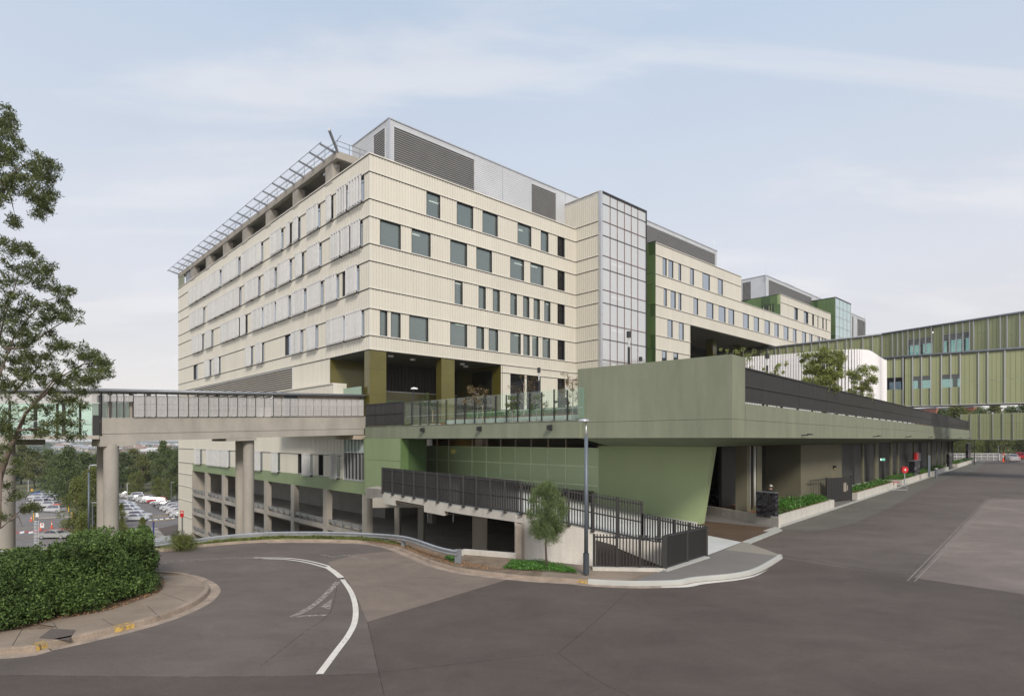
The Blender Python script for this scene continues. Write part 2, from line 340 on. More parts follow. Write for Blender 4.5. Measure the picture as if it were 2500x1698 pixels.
def leafcloud(name, cen, m, length, width, droop=0.0, parent=None, origin=(0, 0, 0), taper=.45):
    cen = np.asarray(cen, float); n = len(cen)
    d = rng.normal(size=(n, 3)); d[:, 2] = d[:, 2]*(1-droop)-droop*1.6; d /= np.linalg.norm(d, axis=1)[:, None]
    w = np.cross(d, rng.normal(size=(n, 3))); w /= np.linalg.norm(w, axis=1)[:, None]
    L = length*(.65+.7*rng.random(n))[:, None]; W = width*(.65+.7*rng.random(n))[:, None]
    v = np.empty((n, 4, 3)); v[:, 0] = cen-d*L*.5; v[:, 1] = cen-d*L*(.5-taper)+w*W*.5; v[:, 2] = cen+d*L*.5; v[:, 3] = cen-d*L*(.5-taper)-w*W*.5
    if parent is not None:
        Mi = np.array(WM[parent].inverted()); v = v@Mi[:3, :3].T+Mi[:3, 3]
    else: v = v-np.array(origin)
    me = bpy.data.meshes.new(name); me.vertices.add(4*n); me.vertices.foreach_set('co', v.reshape(-1)); me.loops.add(4*n); me.loops.foreach_set('vertex_index', np.arange(4*n, dtype=np.int32))
    me.polygons.add(n); me.polygons.foreach_set('loop_start', np.arange(0, 4*n, 4, dtype=np.int32)); me.update(calc_edges=True); me.validate()
    me.materials.append(m); o = bpy.data.objects.new(name, me); COL.objects.link(o)
    if parent is not None: o.parent = parent; WM[o] = WM[parent]
    else: o.location = origin; WM[o] = Matrix.Translation(Vector(origin))
    return o
def blob(c, r, n, hollow=.35):
    """n points in an ellipsoid round c, thinner towards its middle"""
    d = rng.normal(size=(n, 3)); d /= np.linalg.norm(d, axis=1)[:, None]
    q = (hollow+(1-hollow)*rng.random(n))**.6
    return np.array(c)+d*q[:, None]*np.array(r)
# ================================================================== ground, roads
def structure(mb, name, m, **k):
    o = mb.build(name, m, **k); o['kind'] = 'structure'; return o
# low ground beyond the road, reaching the horizon
mb = MB(); xs = [-3000, -1500, -700, -400, -250, -150, -80, 0, 80, 200, 500, 1200, 3000]; ys = [26, 60, 110, 170, 260, 400, 600, 800, 1050, 1300, 1700, 2600, 5500]
def lowz(x, y):
    base = -12.0
    if y > 260: base += min(1, (y-260)/800)*8*(.75+.35*math.sin(x*.006+1.2)) + (0 if y < 1200 else -5)
    return base
vs = [(x, y, lowz(x, y)) for y in ys for x in xs]; nx = len(xs)
mb.add(vs, [(j*nx+i, j*nx+i+1, (j+1)*nx+i+1, (j+1)*nx+i) for j in range(len(ys)-1) for i in range(nx-1)])
structure(mb, 'ground', ground_m)

K1s = [(-60, 27.5)]+[gr(*p)[:2] for p in [(400, 1346), (491, 1335), (582, 1327), (674, 1322.5), (795, 1322.5), (887, 1325.2), (918, 1328.8), (962, 1339), (1006, 1356.5), (1064, 1380), (1122, 1394.4), (1210, 1406), (1297, 1414.8), (1399, 1421), (1435, 1425), (1536, 1430), (1652, 1428), (1700, 1420), (1803, 1409.6), (1858, 1394), (1911, 1362)]]
K1 = smooth_line([(x, y, 0) for x, y in K1s[1:]], 5)
K1 = [Vector((-40, 24.6, 0)), Vector((-26, 24.2, 0))]+K1
VB = offs(K1, 1.6)                                         # back of the verge
vb = [p for p in VB if p.x < -3.0]
plate = [(-60, -30), (260, -30), (260, 330), (110, 330), FB(26, 100, 0)[:2], FB(26, -24, 0)[:2], (5.8, 39.6), (8.2, 25.4), (5.87, 22.75), (3.15, 22.75), (0.12, 24.3), (-2.1, 25.2)]+[(p.x, p.y) for p in reversed([q for q in offs(K1, .15) if q.x < -3.0])]+[(-60, 25.9)]
mb = MB(); mb.prism(plate, -.35, 0); road = structure(mb, 'road', asp_mid)
# grass bank falling away behind the guard rail
mb = MB(); top = [Vector((-60, 25.9, .10))]+[Vector((p.x, p.y, .10)) for p in vb]+[Vector((-2.1, 25.25, -.02))]
strip(mb, top, [Vector((p.x-1.5, p.y+9, -12.2)) for p in top]); structure(mb, 'grass_bank', lawn)
# asphalt sheets of different age
def sheet(name, pts, m, z):
    P = [gr(*p)[:2] if len(p) == 2 and max(p) > 120 else p[:2] for p in pts]
    mb = MB(); mb.add([(x, y, z) for x, y in P], [tuple(range(len(P)))]); return structure(mb, name, m)
sheet('road_patch_dark', [(0, 1648), (480, 1652), (800, 1648), (925, 1641), (897, 1517), (1242, 1413), (1300, 1417), (1400, 1423), (1540, 1434), (1655, 1432), (1805, 1413), (1860, 1398), (1913, 1363), (2223, 1409), (2500, 1451), (2900, 1515), (3100, 2300), (-700, 2300), (-400, 1648)], asp_dark, .004)
sheet('road_patch_inner', [(897, 1517), (925, 1641), (800, 1648), (480, 1652), (0, 1648), (-300, 1646), (-250, 1600), (0, 1602), (232, 1559), (349, 1530), (484, 1478), (511, 1455), (513, 1438), (496, 1423), (440, 1408), (480, 1395), (640, 1374), (760, 1374), (810, 1385), (850, 1420), (874, 1465)], asp_mid, .004)
sheet('road_patch_pale', [(897, 1517), (1242, 1413), (1210, 1408), (1122, 1396), (1064, 1382), (1006, 1359), (960, 1345), (870, 1352), (800, 1372), (826, 1400), (853, 1430), (874, 1467)], asp_lite, .004)
sheet('roadside_strip', [(1901, 1291), (2092, 1223), (2244, 1174), (2385, 1123.5), (2410, 1124), (2380, 1150), (2300, 1172), (2215, 1215), (2170, 1240), (2090, 1274), (2030, 1290), (1970, 1297)], asp_grey, .004)
sheet('road_patch_right', [(2232, 1410), (2412, 1217.5), (2500, 1218), (3200, 1222), (3100, 1530), (2500, 1449)], asp_pink, .004)
sheet('road_patch_centre', [(1915, 1357), (1905, 1296), (1970, 1301), (2030, 1295), (2090, 1279), (2170, 1245), (2215, 1220), (2300, 1176), (2385, 1152), (2490, 1124), (2560, 1124), (2500, 1185), (2395, 1217), (2216, 1405)], asp_mid, .008)
sheet('driveway', [(1901, 1290), (1811, 1322), (1725, 1306), (1712, 1279), (1690, 1262), (1715, 1253)], asp_brn, .006)
sheet('driveway_apron', [(1811, 1323), (1725, 1306), (1718, 1282), (1640, 1290), (1622, 1386), (1725, 1356)], concp, .010)
# joints and cracks as thin sealed lines
def line_on_road(name, pts, w, m, z=.012, n=4, kind='structure'):
    P = smooth_line([Vector((*gr(*p)[:2], z)) for p in pts], n); mb = MB(); strip(mb, offs(P, w/2), offs(P, -w/2)); o = mb.build(name, m); o['kind'] = kind; return o
for pts in ([(897, 1517), (925, 1641), (938, 1698), (945, 1740)], [(0, 1648), (480, 1652), (800, 1648), (925, 1641), (1100, 1622), (1362, 1594)], [(1362, 1594), (1450, 1655), (1535, 1698), (1600, 1730)], [(1362, 1594), (1450, 1520), (1536, 1441)],
            [(823, 1428), (806, 1494), (736, 1548), (636, 1626)], [(2409, 1217), (2216, 1417)], [(2428, 1217), (2233, 1419)]):
    line_on_road('road_joint', pts, .016 if pts[0][0] < 2400 else .04, crack if pts[0][0] < 2400 else paint_f)
# paint
line_on_road('lane_line', [(398, 1371.5), (465, 1366), (542, 1361.5), (620, 1360.5)], .07, paint_f); line_on_road('lane_line', [(398, 1375), (465, 1369), (542, 1364), (620, 1362.7), (660, 1363)], .07, paint_f)
line_on_road('lane_line', [(620, 1361), (700, 1362), (755, 1369), (805, 1382)], .10, paint_w); line_on_road('lane_line', [(640, 1363), (700, 1365.5), (750, 1373), (797, 1386)], .10, paint_w)
line_on_road('lane_line', [(797, 1383), (815, 1395), (833, 1410)], .22, paint_w, .014); line_on_road('lane_line', [(836, 1414), (856, 1443), (867, 1475), (867, 1513), (852, 1548), (821, 1590), (780, 1645)], .16, paint_w)
line_on_road('give_way_marking', [(713, 1506), (760, 1481), (800, 1447), (824, 1420)], .20, paint_f); line_on_road('give_way_marking', [(713, 1506), (755, 1503), (800, 1501)], .14, paint_f)
sheet('give_way_marking', [(781, 1482), (811, 1462), (806, 1487)], paint_f, .013)
line_on_road('worn_marking', [(784, 1353), (805, 1357), (817, 1358.5), (840, 1355.3), (855, 1356), (875, 1359.5), (898, 1367)], .12, paint_f)
P = K1[2:]
def part_of(K, x0, x1, ymax=99): return [p for p in K if p.y < ymax and x0 <= CX+F*p.x/p.y <= x1]
gut = part_of(K1, 640, 1800); mb = MB(); g2 = [Vector((p.x, p.y, .008)) for p in gut]; strip(mb, g2, offs(g2, -.30)); structure(mb, 'gutter', mat('gutter_concrete', (.30, .235, .185), .9, 0, .3, 2, fine=.15, bscale=20))
g3 = [Vector((p.x, p.y, .013)) for p in part_of(K1, 1590, 1872)]; mb = MB(); a = offs(g3, -.10); b = [q for q in offs(g3, -.10)]; b = [offs(g3, -(.10+.27*math.sin(math.pi*min(1, (i+1)/len(g3))**.6)))[i] for i in range(len(g3))]; strip(mb, a, b); structure(mb, 'kerb_line_paint', paint_w)
def resample(L, n):
    L = [Vector(p) for p in L]; d = [0]
    for p, q in zip(L, L[1:]): d.append(d[-1]+(q-p).length)
    out = []; j = 0
    for k in range(n):
        s = d[-1]*k/(n-1)
        while j < len(L)-2 and d[j+1] < s: j += 1
        f = min(1, (s-d[j])/max(1e-9, d[j+1]-d[j])); out.append(L[j].lerp(L[j+1], f))
    return out
# kerbs
def kerb(name, K, m, w=.16, h=.15, side=1):
    a = offs(K, .0); b = offs(K, side*.03); c = offs(K, side*w); mb = MB(); hh = lambda L, z: [Vector((p.x, p.y, z)) for p in L]
    strip(mb, hh(a, .0), hh(b, h-.02)); strip(mb, hh(b, h-.02), hh(offs(K, side*.05), h)); strip(mb, hh(offs(K, side*.05), h), hh(c, h)); strip(mb, hh(c, h), hh(c, -.1)); return structure(mb, name, m)
kerb('kerb', [p for p in K1 if CX+F*p.x/p.y < 1440], kerbc, .16, .11); kerb('kerb', [p for p in K1 if CX+F*p.x/p.y >= 1425], kerbn, .14, .16)
yk = part_of(K1, 1408, 1440); mb = MB(); strip(mb, [Vector((p.x, p.y, .114)) for p in offs(yk, .05)], [Vector((p.x, p.y, .114)) for p in offs(yk, .16)]); strip(mb, [Vector((p.x, p.y, .02)) for p in offs(yk, -.004)], [Vector((p.x, p.y, .09)) for p in offs(yk, .022)]); structure(mb, 'yellow_kerb_paint', paint_y)
K2 = smooth_line([Vector((-30, 12.2, 0)), Vector((-18, 12.9, 0))]+[Vector(gr(*p)) for p in [(0, 1598), (116, 1581), (232, 1556), (349, 1527), (426, 1501.7), (484, 1474.6), (509, 1453), (513, 1438), (497, 1423), (465, 1409.5), (426, 1404), (380, 1402), (330, 1401)]]+[Vector((-20, 22.2, 0))], 5)
kerb('kerb', K2, kerbc, .18, .15)
# island: path, soil
k2i = offs(K2, .18, .145); P2 = smooth_line([Vector((-30, 14.2, .145))]+[Vector((*gr(px, py, .145)[:2], .145)) for px, py in [(0, 1538), (89, 1520), (194, 1502), (271, 1487), (329, 1468), (387, 1446), (399, 1424), (393, 1405)]]+[Vector((-13.5, 21.5, .145))], 5)
k2c = [p for i, p in enumerate(k2i) if i <= max(j for j, q_ in enumerate(K2) if q_.y < 21.4)]
mb = MB(); strip(mb, resample(k2c, 70), resample(P2[:-5], 70)); structure(mb, 'footpath', path_m)
mb = MB(); q = [Vector((p.x, p.y, .12)) for p in P2]+[Vector((-30, 24, .12))]; q = [tuple((p.x, p.y, .12)) for p in offs(K2[::2], .26)]; mb.add(q, [tuple(range(len(q)))]); structure(mb, 'hedge_soil', litter)
for (px, py, px2, py2) in [(250, 1510, 280, 1527), (360, 1478, 390, 1505), (395, 1447, 455, 1467), (399, 1430, 500, 1432), (55, 1533, 30, 1575), (130, 1518, 150, 1550)]:
    a = Vector(gr(px, py, .148)); b = Vector(gr(px2, py2, .148)); t = (b-a).normalized(); nn = Vector((-t.y, t.x, 0))*.008; mb = MB(); mb.quad(tuple(a+nn), tuple(b+nn), tuple(b-nn), tuple(a-nn)); structure(mb, 'path_joint', gap)
mb = MB(); mb.quad(*[gr(px, py, .150) for px, py in [(95, 1556), (125, 1533), (186, 1536), (168, 1562)]]); structure(mb, 'tactile_paving', asp_mid)
for a_, b_ in ((275, 330), (66, 128)):
    yk = part_of(K2, a_, b_, 18); mb = MB(); strip(mb, [Vector((p.x, p.y, .153)) for p in offs(yk, .05)], [Vector((p.x, p.y, .153)) for p in offs(yk, .17)]); strip(mb, [Vector((p.x, p.y, .01)) for p in offs(yk, -.004)], [Vector((p.x, p.y, .13)) for p in offs(yk, .022)]); structure(mb, 'yellow_kerb_paint', paint_y)
g2 = [Vector((p.x, p.y, .008)) for p in K2]; mb = MB(); strip(mb, g2, offs(g2, -.3)); structure(mb, 'gutter', MATS['gutter_concrete'])
# verge surfaces behind the far kerb
def verge(x0, x1, m, name, back=None, z=.102):
    k = [p for p in K1 if x0 <= CX+F*p.x/p.y <= x1]; a = offs(k, .16, z); bb = [Vector((*p[:2], z)) for p in back] if back else offs(k, 1.6, z)[::-1]
    mb = MB(); strip(mb, resample(a, 50), resample(bb[::-1], 50)); return structure(mb, name, m)
mb = MB(); q = [(p.x, p.y, .098) for p in offs([p for p in K1 if 1100 <= CX+F*p.x/p.y <= 1925], .145)][::2]+[(*gr(*p, .13)[:2], .098) for p in ((1910, 1353), (1769, 1340), (1725, 1356), (1622, 1388))]+[(3.2, 22.8, .098), (.2, 24.3, .098), (-2.05, 25.2, .098)]; mb.add(q, [tuple(range(len(q)))]); structure(mb, 'footpath', path_m)
verge(-500, 905, lawn, 'verge_grass'); verge(895, 1128, litter, 'verge_litter')
verge(1120, 1330, litter, 'verge_litter', [gr(1330, 1379, .14), (.2, 24.25), (-2.05, 25.15)], .104)
verge(1322, 1520, path_m, 'footpath', [gr(1622, 1388, .14), (5.7, 22.75), (3.2, 22.75), gr(1322, 1379, .14)], .107)
verge(1500, 1925, path_g, 'footpath', [gr(*p, .14) for p in [(1912, 1356), (1883, 1354), (1769, 1341), (1725, 1357), (1622, 1391), (1545, 1418)]], .146)
mb = MB(); mb.add([gr(*p, .148) for p in [(1912, 1356), (1883, 1354), (1769, 1341), (1811, 1323), (1827, 1325)]], [(0, 1, 2, 3, 4)]); structure(mb, 'footpath', path_l)
mb = MB(); mb.prism([gr(*p)[:2] for p in [(1811, 1324), (1831, 1327), (1910, 1295), (1901, 1290)]], 0, .05); structure(mb, 'kerb', kerbn)
mb = MB(FC); mb.box(5.9, 122, .35, .62, .0, .045); structure(mb, 'kerb', kerbn)
mb = MB(FC); mb.box(7.5, 122, .62, 12, .0, .03); structure(mb, 'paving', path_g)

# ================================================================== façade tools
ZL = [31.7, 30.08, 27.53, 25.9, 23.35, 21.75, 19.17, 17.3, 14.77, 13.45]
ROWS = [(27.53, 30.08), (23.35, 25.9), (19.17, 21.75), (14.77, 17.3)]
def ribs(mb, a0, a1, z0, z1, pitch=.32, gw=.11, gd=.06, b=0.0):
    a0, a1 = min(a0, a1), max(a0, a1); pts = [(a0, b)]; k = math.ceil((a0+.02)/pitch)
    while k*pitch+gw < a1-.02:
        x = k*pitch
        if x > a0+.02: pts += [(x, b), (x+.015, b-gd), (x+gw-.015, b-gd), (x+gw, b)]
        k += 1
    pts.append((a1, b)); n = len(pts)
    return mb.add([(a, bb, z0) for a, bb in pts]+[(a, bb, z1) for a, bb in pts], [(i, i+1, n+i+1, n+i) for i in range(n-1)])
def hribs(mb, a0, a1, z0, z1, pitch=.22, d=.035, b=0.0):
    pts = []; z = z0
    while z < z1-.01:
        zt = min(z+pitch, z1); pts += [(b, z), (b+d, z+(zt-z)*.35), (b+d, z+(zt-z)*.7)]; z = zt
    pts.append((b, z1)); n = len(pts)
    return mb.add([(a0, bb, z_) for bb, z_ in pts]+[(a1, bb, z_) for bb, z_ in pts], [(i, i+1, n+i+1, n+i) for i in range(n-1)])
louvb = mat('louvre_backing', (.13, .125, .12), .8)
def louvre(P, a0, a1, z0, z1, parent, name='louvre', b=.03, pitch=.22, sm=None, back=None):
    o = MB(P).box(a0, a1, b-.25, b-.2, z0, z1).build(name, back or louvb, parent)
    mb = MB(P); z = z0+.03
    while z < z1-.05:
        mb.add([(a0, b, z), (a1, b, z), (a1, b-.14, z+.10), (a0, b-.14, z+.10), (a0, b, z+.075), (a1, b, z+.075)], [(0, 1, 2, 3), (0, 1, 5, 4), (4, 5, 2, 3)]); z += pitch
    s = mb.build('slats', sm or silver2, o); s['kind'] = 'stuff'
    mb = MB(P); mb.box(a0-.08, a0, b-.2, b+.03, z0, z1); mb.box(a1, a1+.08, b-.2, b+.03, z0, z1); mb.box(a0-.08, a1+.08, b-.2, b+.03, z1, z1+.08); mb.build('frame', silver, o); return o
blindm = mat('roller_blind', (.55, .55, .52), .8)
def window(P, a0, a1, z0, z1, parent, g=glass, depth=.24, mull_n=0):
    mb = MB(P); f = .03
    mb.box(a0-.01, a0+f, -depth, .02, z0, z1); mb.box(a1-f, a1+.01, -depth, .02, z0, z1); mb.box(a0, a1, -depth, .02, z1-f, z1+.01)
    for k in range(mull_n): x = a0+(a1-a0)*(k+1)/(mull_n+1); mb.box(x-.025, x+.025, -depth, -depth+.1, z0, z1)
    o = mb.build('window', frame_dark, parent)
    bx('pane', g, o, P, a0+f, a1-f, -depth+.02, -depth+.04, z0+.04, z1-f)
    if g is not glass_k and a1-a0 > .5 and random.random() < .28 and z0 > 13: bx('blind', blindm, o, P, a0+f, a1-f, -depth-.12, -depth-.09, z1-(z1-z0)*random.choice((.2, .35, .5, .8)), z1-f)
    bx('sill', alu, o, P, a0-.03, a1+.03, -depth, .07, z0-.03, z0+.04); return o
def flash(P, a0, a1, z, parent, top=False):
    mb = MB(P); mb.box(a0, a1, -.02, .075, z-.035, z+.035)
    o = mb.build('flashing', cream2, parent); bx('shadow_joint', gap, o, P, a0, a1, -.02, .015, z-.10, z-.036); return o
def band(P, a0, a1, z0, z1, ops, parent, m=cream, b=0.0):
    """ribbed wall from a0 to a1 between z0 and z1, leaving the openings out"""
    x = a0
    for o0, o1 in sorted(ops)+[(a1, a1)]:
        if o0-x > .04: r = MB(P); ribs(r, x, o0, z0, z1, b=b); r.build('wall_panel', m, parent)
        x = max(x, o1)

# ================================================================== main hospital block
H = thing('hospital_building', 'large cream ribbed hospital block at the near corner with white sunshades on its left face', 'hospital', (CX0, CY0, 0), math.atan2(DB[1], DB[0]))
B = PB(0); A = PA(0)
UE = 29.13; VE = 67.6
def zr(*pr): return [(uB(Q2(a)), uB(Q2(b))) for a, b in pr]
rowB = [zr((572, 677), (806, 931), (1004, 1120), (1275, 1379), (1453, 1511), (1582, 1636)),
        zr((214, 373), (458, 603), (756, 884), (957, 1076), (1218, 1323), (1373, 1473), (1582, 1636)),
        zr((790, 850), (974, 1028), (1084, 1136), (1219, 1268), (1317, 1364), (1398, 1445), (1480, 1526), (1582, 1636)),
        [(uB(Q4(a)), uB(Q4(b))) for a, b in ((263, 330), (366, 456), (540, 718), (927, 1085), (1174, 1245), (1291, 1378), (1495, 1592), (1618, 1677), (1703, 1759), (1800, 1870), (1942, 2008))]]
for (z0, z1), ops in zip(ROWS, rowB):
    band(B, 0, UE, z0+.03, z1-.09, ops, H)
    for i, (a, b) in enumerate(ops): window(B, a, b, z0+.02, z1-.06, H, glass_k if i == len(ops)-1 else glass)
for z1, z0 in ((31.7, 30.08), (27.53, 25.9), (23.35, 21.75), (19.17, 17.3), (14.77, 13.45)): band(B, 0, UE, z0+.03, z1-.09, [], H)
for z in ZL: flash(B, -.07, UE, z, H)
bx('parapet_cap', cream2, H, B, -.07, UE, -.35, .06, 31.70, 31.78); bx('parapet_cap', cream2, H, A, -.06, VE, -.35, .06, 31.70, 31.781)
# left façade
def va(*pr): return sorted((vA(b), vA(a)) for a, b in pr)
screens = [va(*[(Q1(a), Q1(b)) for a, b in ((205, 262), (262, 320), (320, 383), (383, 448), (465, 530), (530, 593), (615, 693), (693, 768), (838, 925), (962, 990), (1015, 1056), (1117, 1210), (1270, 1310), (1350, 1430), (1440, 1547))]),
           va(*([(Q3(a), Q3(b)) for a, b in ((265, 325), (330, 400), (440, 508), (510, 570), (570, 625), (625, 680), (680, 750), (800, 862), (862, 935), (990, 1092), (1120, 1238), (1290, 1355), (1405, 1525))]+[(Q1(a), Q1(b)) for a, b in ((1305, 1378), (1385, 1452), (1460, 1537))])),
           va(*[(Q3(a), Q3(b)) for a, b in ((290, 338), (338, 388), (420, 480), (565, 622), (622, 682), (682, 745), (760, 810), (870, 970), (985, 1095), (1110, 1228), (1255, 1378), (1405, 1540), (1580, 1692), (1780, 1888))]),
           va(*[(Q3(a), Q3(b)) for a, b in ((410, 460), (500, 550), (805, 862), (905, 970), (1250, 1345), (1395, 1490), (1590, 1760), (1775, 1935))])]
bare = [[], [], va((Q3(1723), Q3(1762))), va((Q3(288), Q3(325)), (Q3(1170), Q3(1235)))]
def sunshade(P, a0, a1, z0, z1, parent, n=None):
    w = a1-a0; n = n or max(3, round(w/.5)); mb = MB(P); hl = .125
    for i in range(n):
        th = R(-30+random.uniform(-16, 10)); 
        x = a0+w*(i+.5)/n; dx, db_ = math.cos(th)*hl, math.sin(th)*hl; t = .012
        mb.add([(x-dx, .33+db_-t, z0), (x+dx, .33-db_-t, z0), (x+dx, .33-db_+t, z0), (x-dx, .33+db_+t, z0), (x-dx, .33+db_-t, z1), (x+dx, .33-db_-t, z1), (x+dx, .33-db_+t, z1), (x-dx, .33+db_+t, z1)],
               [(0, 3, 2, 1), (4, 5, 6, 7), (0, 1, 5, 4), (1, 2, 6, 5), (2, 3, 7, 6), (3, 0, 4, 7)])
    o = mb.build('sunshade', whitefin, parent)
    mb = MB(P)
    for z in (z0+.12, z1-.16): mb.box(a0-.05, a1+.05, .30, .36, z, z+.05)
    mb.build('rail', whitefin, o)
    mb = MB(P)
    mb.box(a0+.12, a0+.26, .0, .30, z0-.05, z0+.08)
    mb.build('bracket', gap, o); return o
for (z0, z1), sc, ba in zip(ROWS, screens, bare):
    ops = []
    for a, b in sc:
        ops.append((a+.12, b-.12)); window(A, a+.12, b-.12, z0+.02, z1-.06, H, glass_b, mull_n=1 if b-a > 1.6 else 0); sunshade(A, a, b, z0-.12, z1+.05, H)
    for a, b in ba: ops.append((a, b)); window(A, a, b, z0+.02, z1-.06, H, glass_b)
    band(A, 0, VE, z0+.03, z1-.09, ops, H)
for z1, z0 in ((31.7, 30.08), (27.53, 25.9), (23.35, 21.75), (19.17, 17.3), (14.77, 13.45)): band(A, 0, VE, z0+.03, z1-.09, [], H)
for z in ZL[:-1]: flash(A, -.08, VE, z, H)
flash(A, -.08, VE, 13.45, H)
VR = 8.15; UR = uB(1223)                                   # undercroft
LV0, LV1 = vA(Q3(1240)), vA(Q3(290))
band(A, VR, LV0-.1, 5.6, 13.36, [], H); band(A, LV1+.1, VE, 5.6, 13.36, [], H); band(A, LV0, LV1, 5.6, 9.0, [], H)
louvre(A, LV0, LV1, 9.0, 13.25, H, sm=cream2, back=mat('louvre_back', (.13, .10, .075), .8), pitch=.26)
# lower cream storey with its windows, green band and corner window
LS = va(*[(QG(a), QG(b)) for a, b in ((262, 308), (360, 412), (415, 470), (475, 535), (725, 795), (880, 935), (1130, 1198), (1355, 1415))]); LB = va((QG(1078), QG(1105)), (QG(1243), QG(1280)))
band(A, 5.0, VE, 3.5, 5.6, [], H); flash(A, 5.0, VE, 3.45, H)
ops = []
for a, b in LS: ops.append((a+.1, b-.1)); window(A, a+.1, b-.1, 1.15, 3.36, H, glass_b); sunshade(A, a, b, 1.0, 3.5, H)
for a, b in LB: ops.append((a, b)); window(A, a, b, 1.15, 3.36, H, glass_k)
GL1 = 58.3
band(A, 5.0, VE, 1.1, 3.36, ops, H); flash(A, GL1, VE, 1.05, H)
x = GL1
while x > 5: x0 = max(.75, x-1.65); bx('green_panel', gpanel, H, A, x0+.012, x, -.1, .06, -.2, 1.08); x = x0
for x0, x1 in ((.75, 2.9), (2.915, 5.0)): bx('green_panel', gpanel, H, A, x0, x1, -.1, .055, -.2, 1.0)
band(A, GL1, VE, -13, 1.0, [], H)
for z in (-.9, -3.0, -5.4, -8.2, -11): flash(A, GL1, VE, z, H)
mb = MB(A); mb.box(.75, .85, -.2, .06, 1.0, 5.4); mb.box(4.9, 5.0, -.2, .06, 1.0, 5.4); mb.box(.85, 4.9, -.2, .10, 1.0, 1.12); mb.box(.85, 4.9, -.2, .06, 3.7, 3.78)
for q in (1.55, 2.25, 2.95, 3.65, 4.3): mb.box(q-.03, q+.03, -.18, .03, 1.1, 5.4)
o = mb.build('window', alu, H); bx('pane', glass_k, o, A, .85, 4.9, -.12, -.10, 1.12, 3.7); bx('pane', mat('translucent_mint_panel', (.42, .55, .50), .3), o, A, .85, 4.9, -.12, -.10, 3.78, 5.3)
bx('wall_corner', cream2, H, A, 5.0, 5.12, -.2, .09, 1.0, 5.6)
# solid core, floors, ceilings, roof
mb = MB(FB); mb.box(7, 40, 9, VE-.3, -12.5, 31.2); mb.build('inner_core', inner, H)
mb = MB(FB)
for zt, zb in ((27.3, 26.15), (23.1, 22.0), (18.95, 17.55), (14.5, 13.45), (31.4, 30.3)): mb.box(.3, 40, .3, VE-.3, zb, zt)
mb.build('floor_slabs', inner, H)
bx('end_wall', cream, H, FB, .1, 40, VE-.1, VE, -13, 31.7)
mb = MB(FB)
for zc in (30.25, 26.1, 21.95, 17.5):
    for u_, v_ in ((5.5, 1.8), (8.3, 2.2), (11.2, 1.5), (18, 1.7), (20.5, 2), (22.5, 1.5), (25.6, 1.6)): mb.box(u_, u_+1.3, v_, v_+.12, zc-.06, zc-.02)
mb.build('ceiling_light', lamp_e, H)
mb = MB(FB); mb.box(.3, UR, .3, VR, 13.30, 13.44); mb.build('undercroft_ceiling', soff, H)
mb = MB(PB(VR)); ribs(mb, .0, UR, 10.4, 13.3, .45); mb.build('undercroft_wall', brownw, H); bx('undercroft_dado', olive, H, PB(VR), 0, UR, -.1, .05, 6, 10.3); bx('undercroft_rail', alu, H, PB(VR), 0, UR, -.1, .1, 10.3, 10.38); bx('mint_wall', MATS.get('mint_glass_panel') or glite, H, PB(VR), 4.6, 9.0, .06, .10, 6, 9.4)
mb = MB(FB); mb.box(UR-.02, UR+.25, 0.02, VR, 6, 13.4); mb.build('undercroft_wall', olive, H)
window(lambda a, b, c: FB(UR-.03-b, a, c), 1.5, 5.2, 8.4, 12.9, H, glass_k, .05)
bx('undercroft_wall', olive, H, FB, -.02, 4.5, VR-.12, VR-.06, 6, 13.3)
for i, (a, b, v0, v1) in enumerate(((0.0, uB(943), 0, .95), (uB(1078), uB(1110), .02, .95))):
    for k in range(3):
        z0 = [5.2, 9.2, 11.6][k]; z1 = [9.19, 11.59, 13.40][k]; bx('olive_column', olive, H, FB, a, b, v0, v1, z0, z1)
for (u_, v_) in ((3.2, 1.5), (6.2, 2.2), (12.2, 1.6), (13.8, 3)):
    o = MB(); o.lathe(FB(u_, v_, 13.12), [(.0, 0), (.28, 0), (.3, .16), (.3, .18)], 14); o.build('downlight', alu, H)
# right part of the ground storey
w0 = [(uB(Q4(1495)), uB(Q4(1628))), (uB(Q4(1650)), uB(Q4(1780))), (uB(Q4(1942)), uB(Q4(2010)))]
band(B, UR, UE, 12.6, 13.36, [], H); band(B, UR, UE, 8.45, 12.5, w0, H); band(B, UR, UE, 5.6, 8.36, [], H); flash(B, UR, UE, 12.58, H); flash(B, UR, UE, 8.40, H)
for i, (a, b) in enumerate(w0): window(B, a, b, 8.4, 12.5, H, glass_k)
# small cream lobby over the walkway and a mint screen
mb = MB(PA(-1.4)); ribs(mb, 4.6, LV0+1, 5.6, 10.4); mb.build('lobby_wall', cream, H); bx('lobby_cap', cream2, H, PA(-1.4), 4.5, LV0+1, -1.4, .08, 10.4, 10.5); bx('lobby_wall', cream, H, FB, -1.4, 0, 4.5, 4.6, 5.6, 10.4)
bx('mint_screen', mat('mint_glass_panel', (.26, .36, .27), .15, 0, .03), H, FB, -.35, -.3, .95, 4.5, 8.2, 10.0)
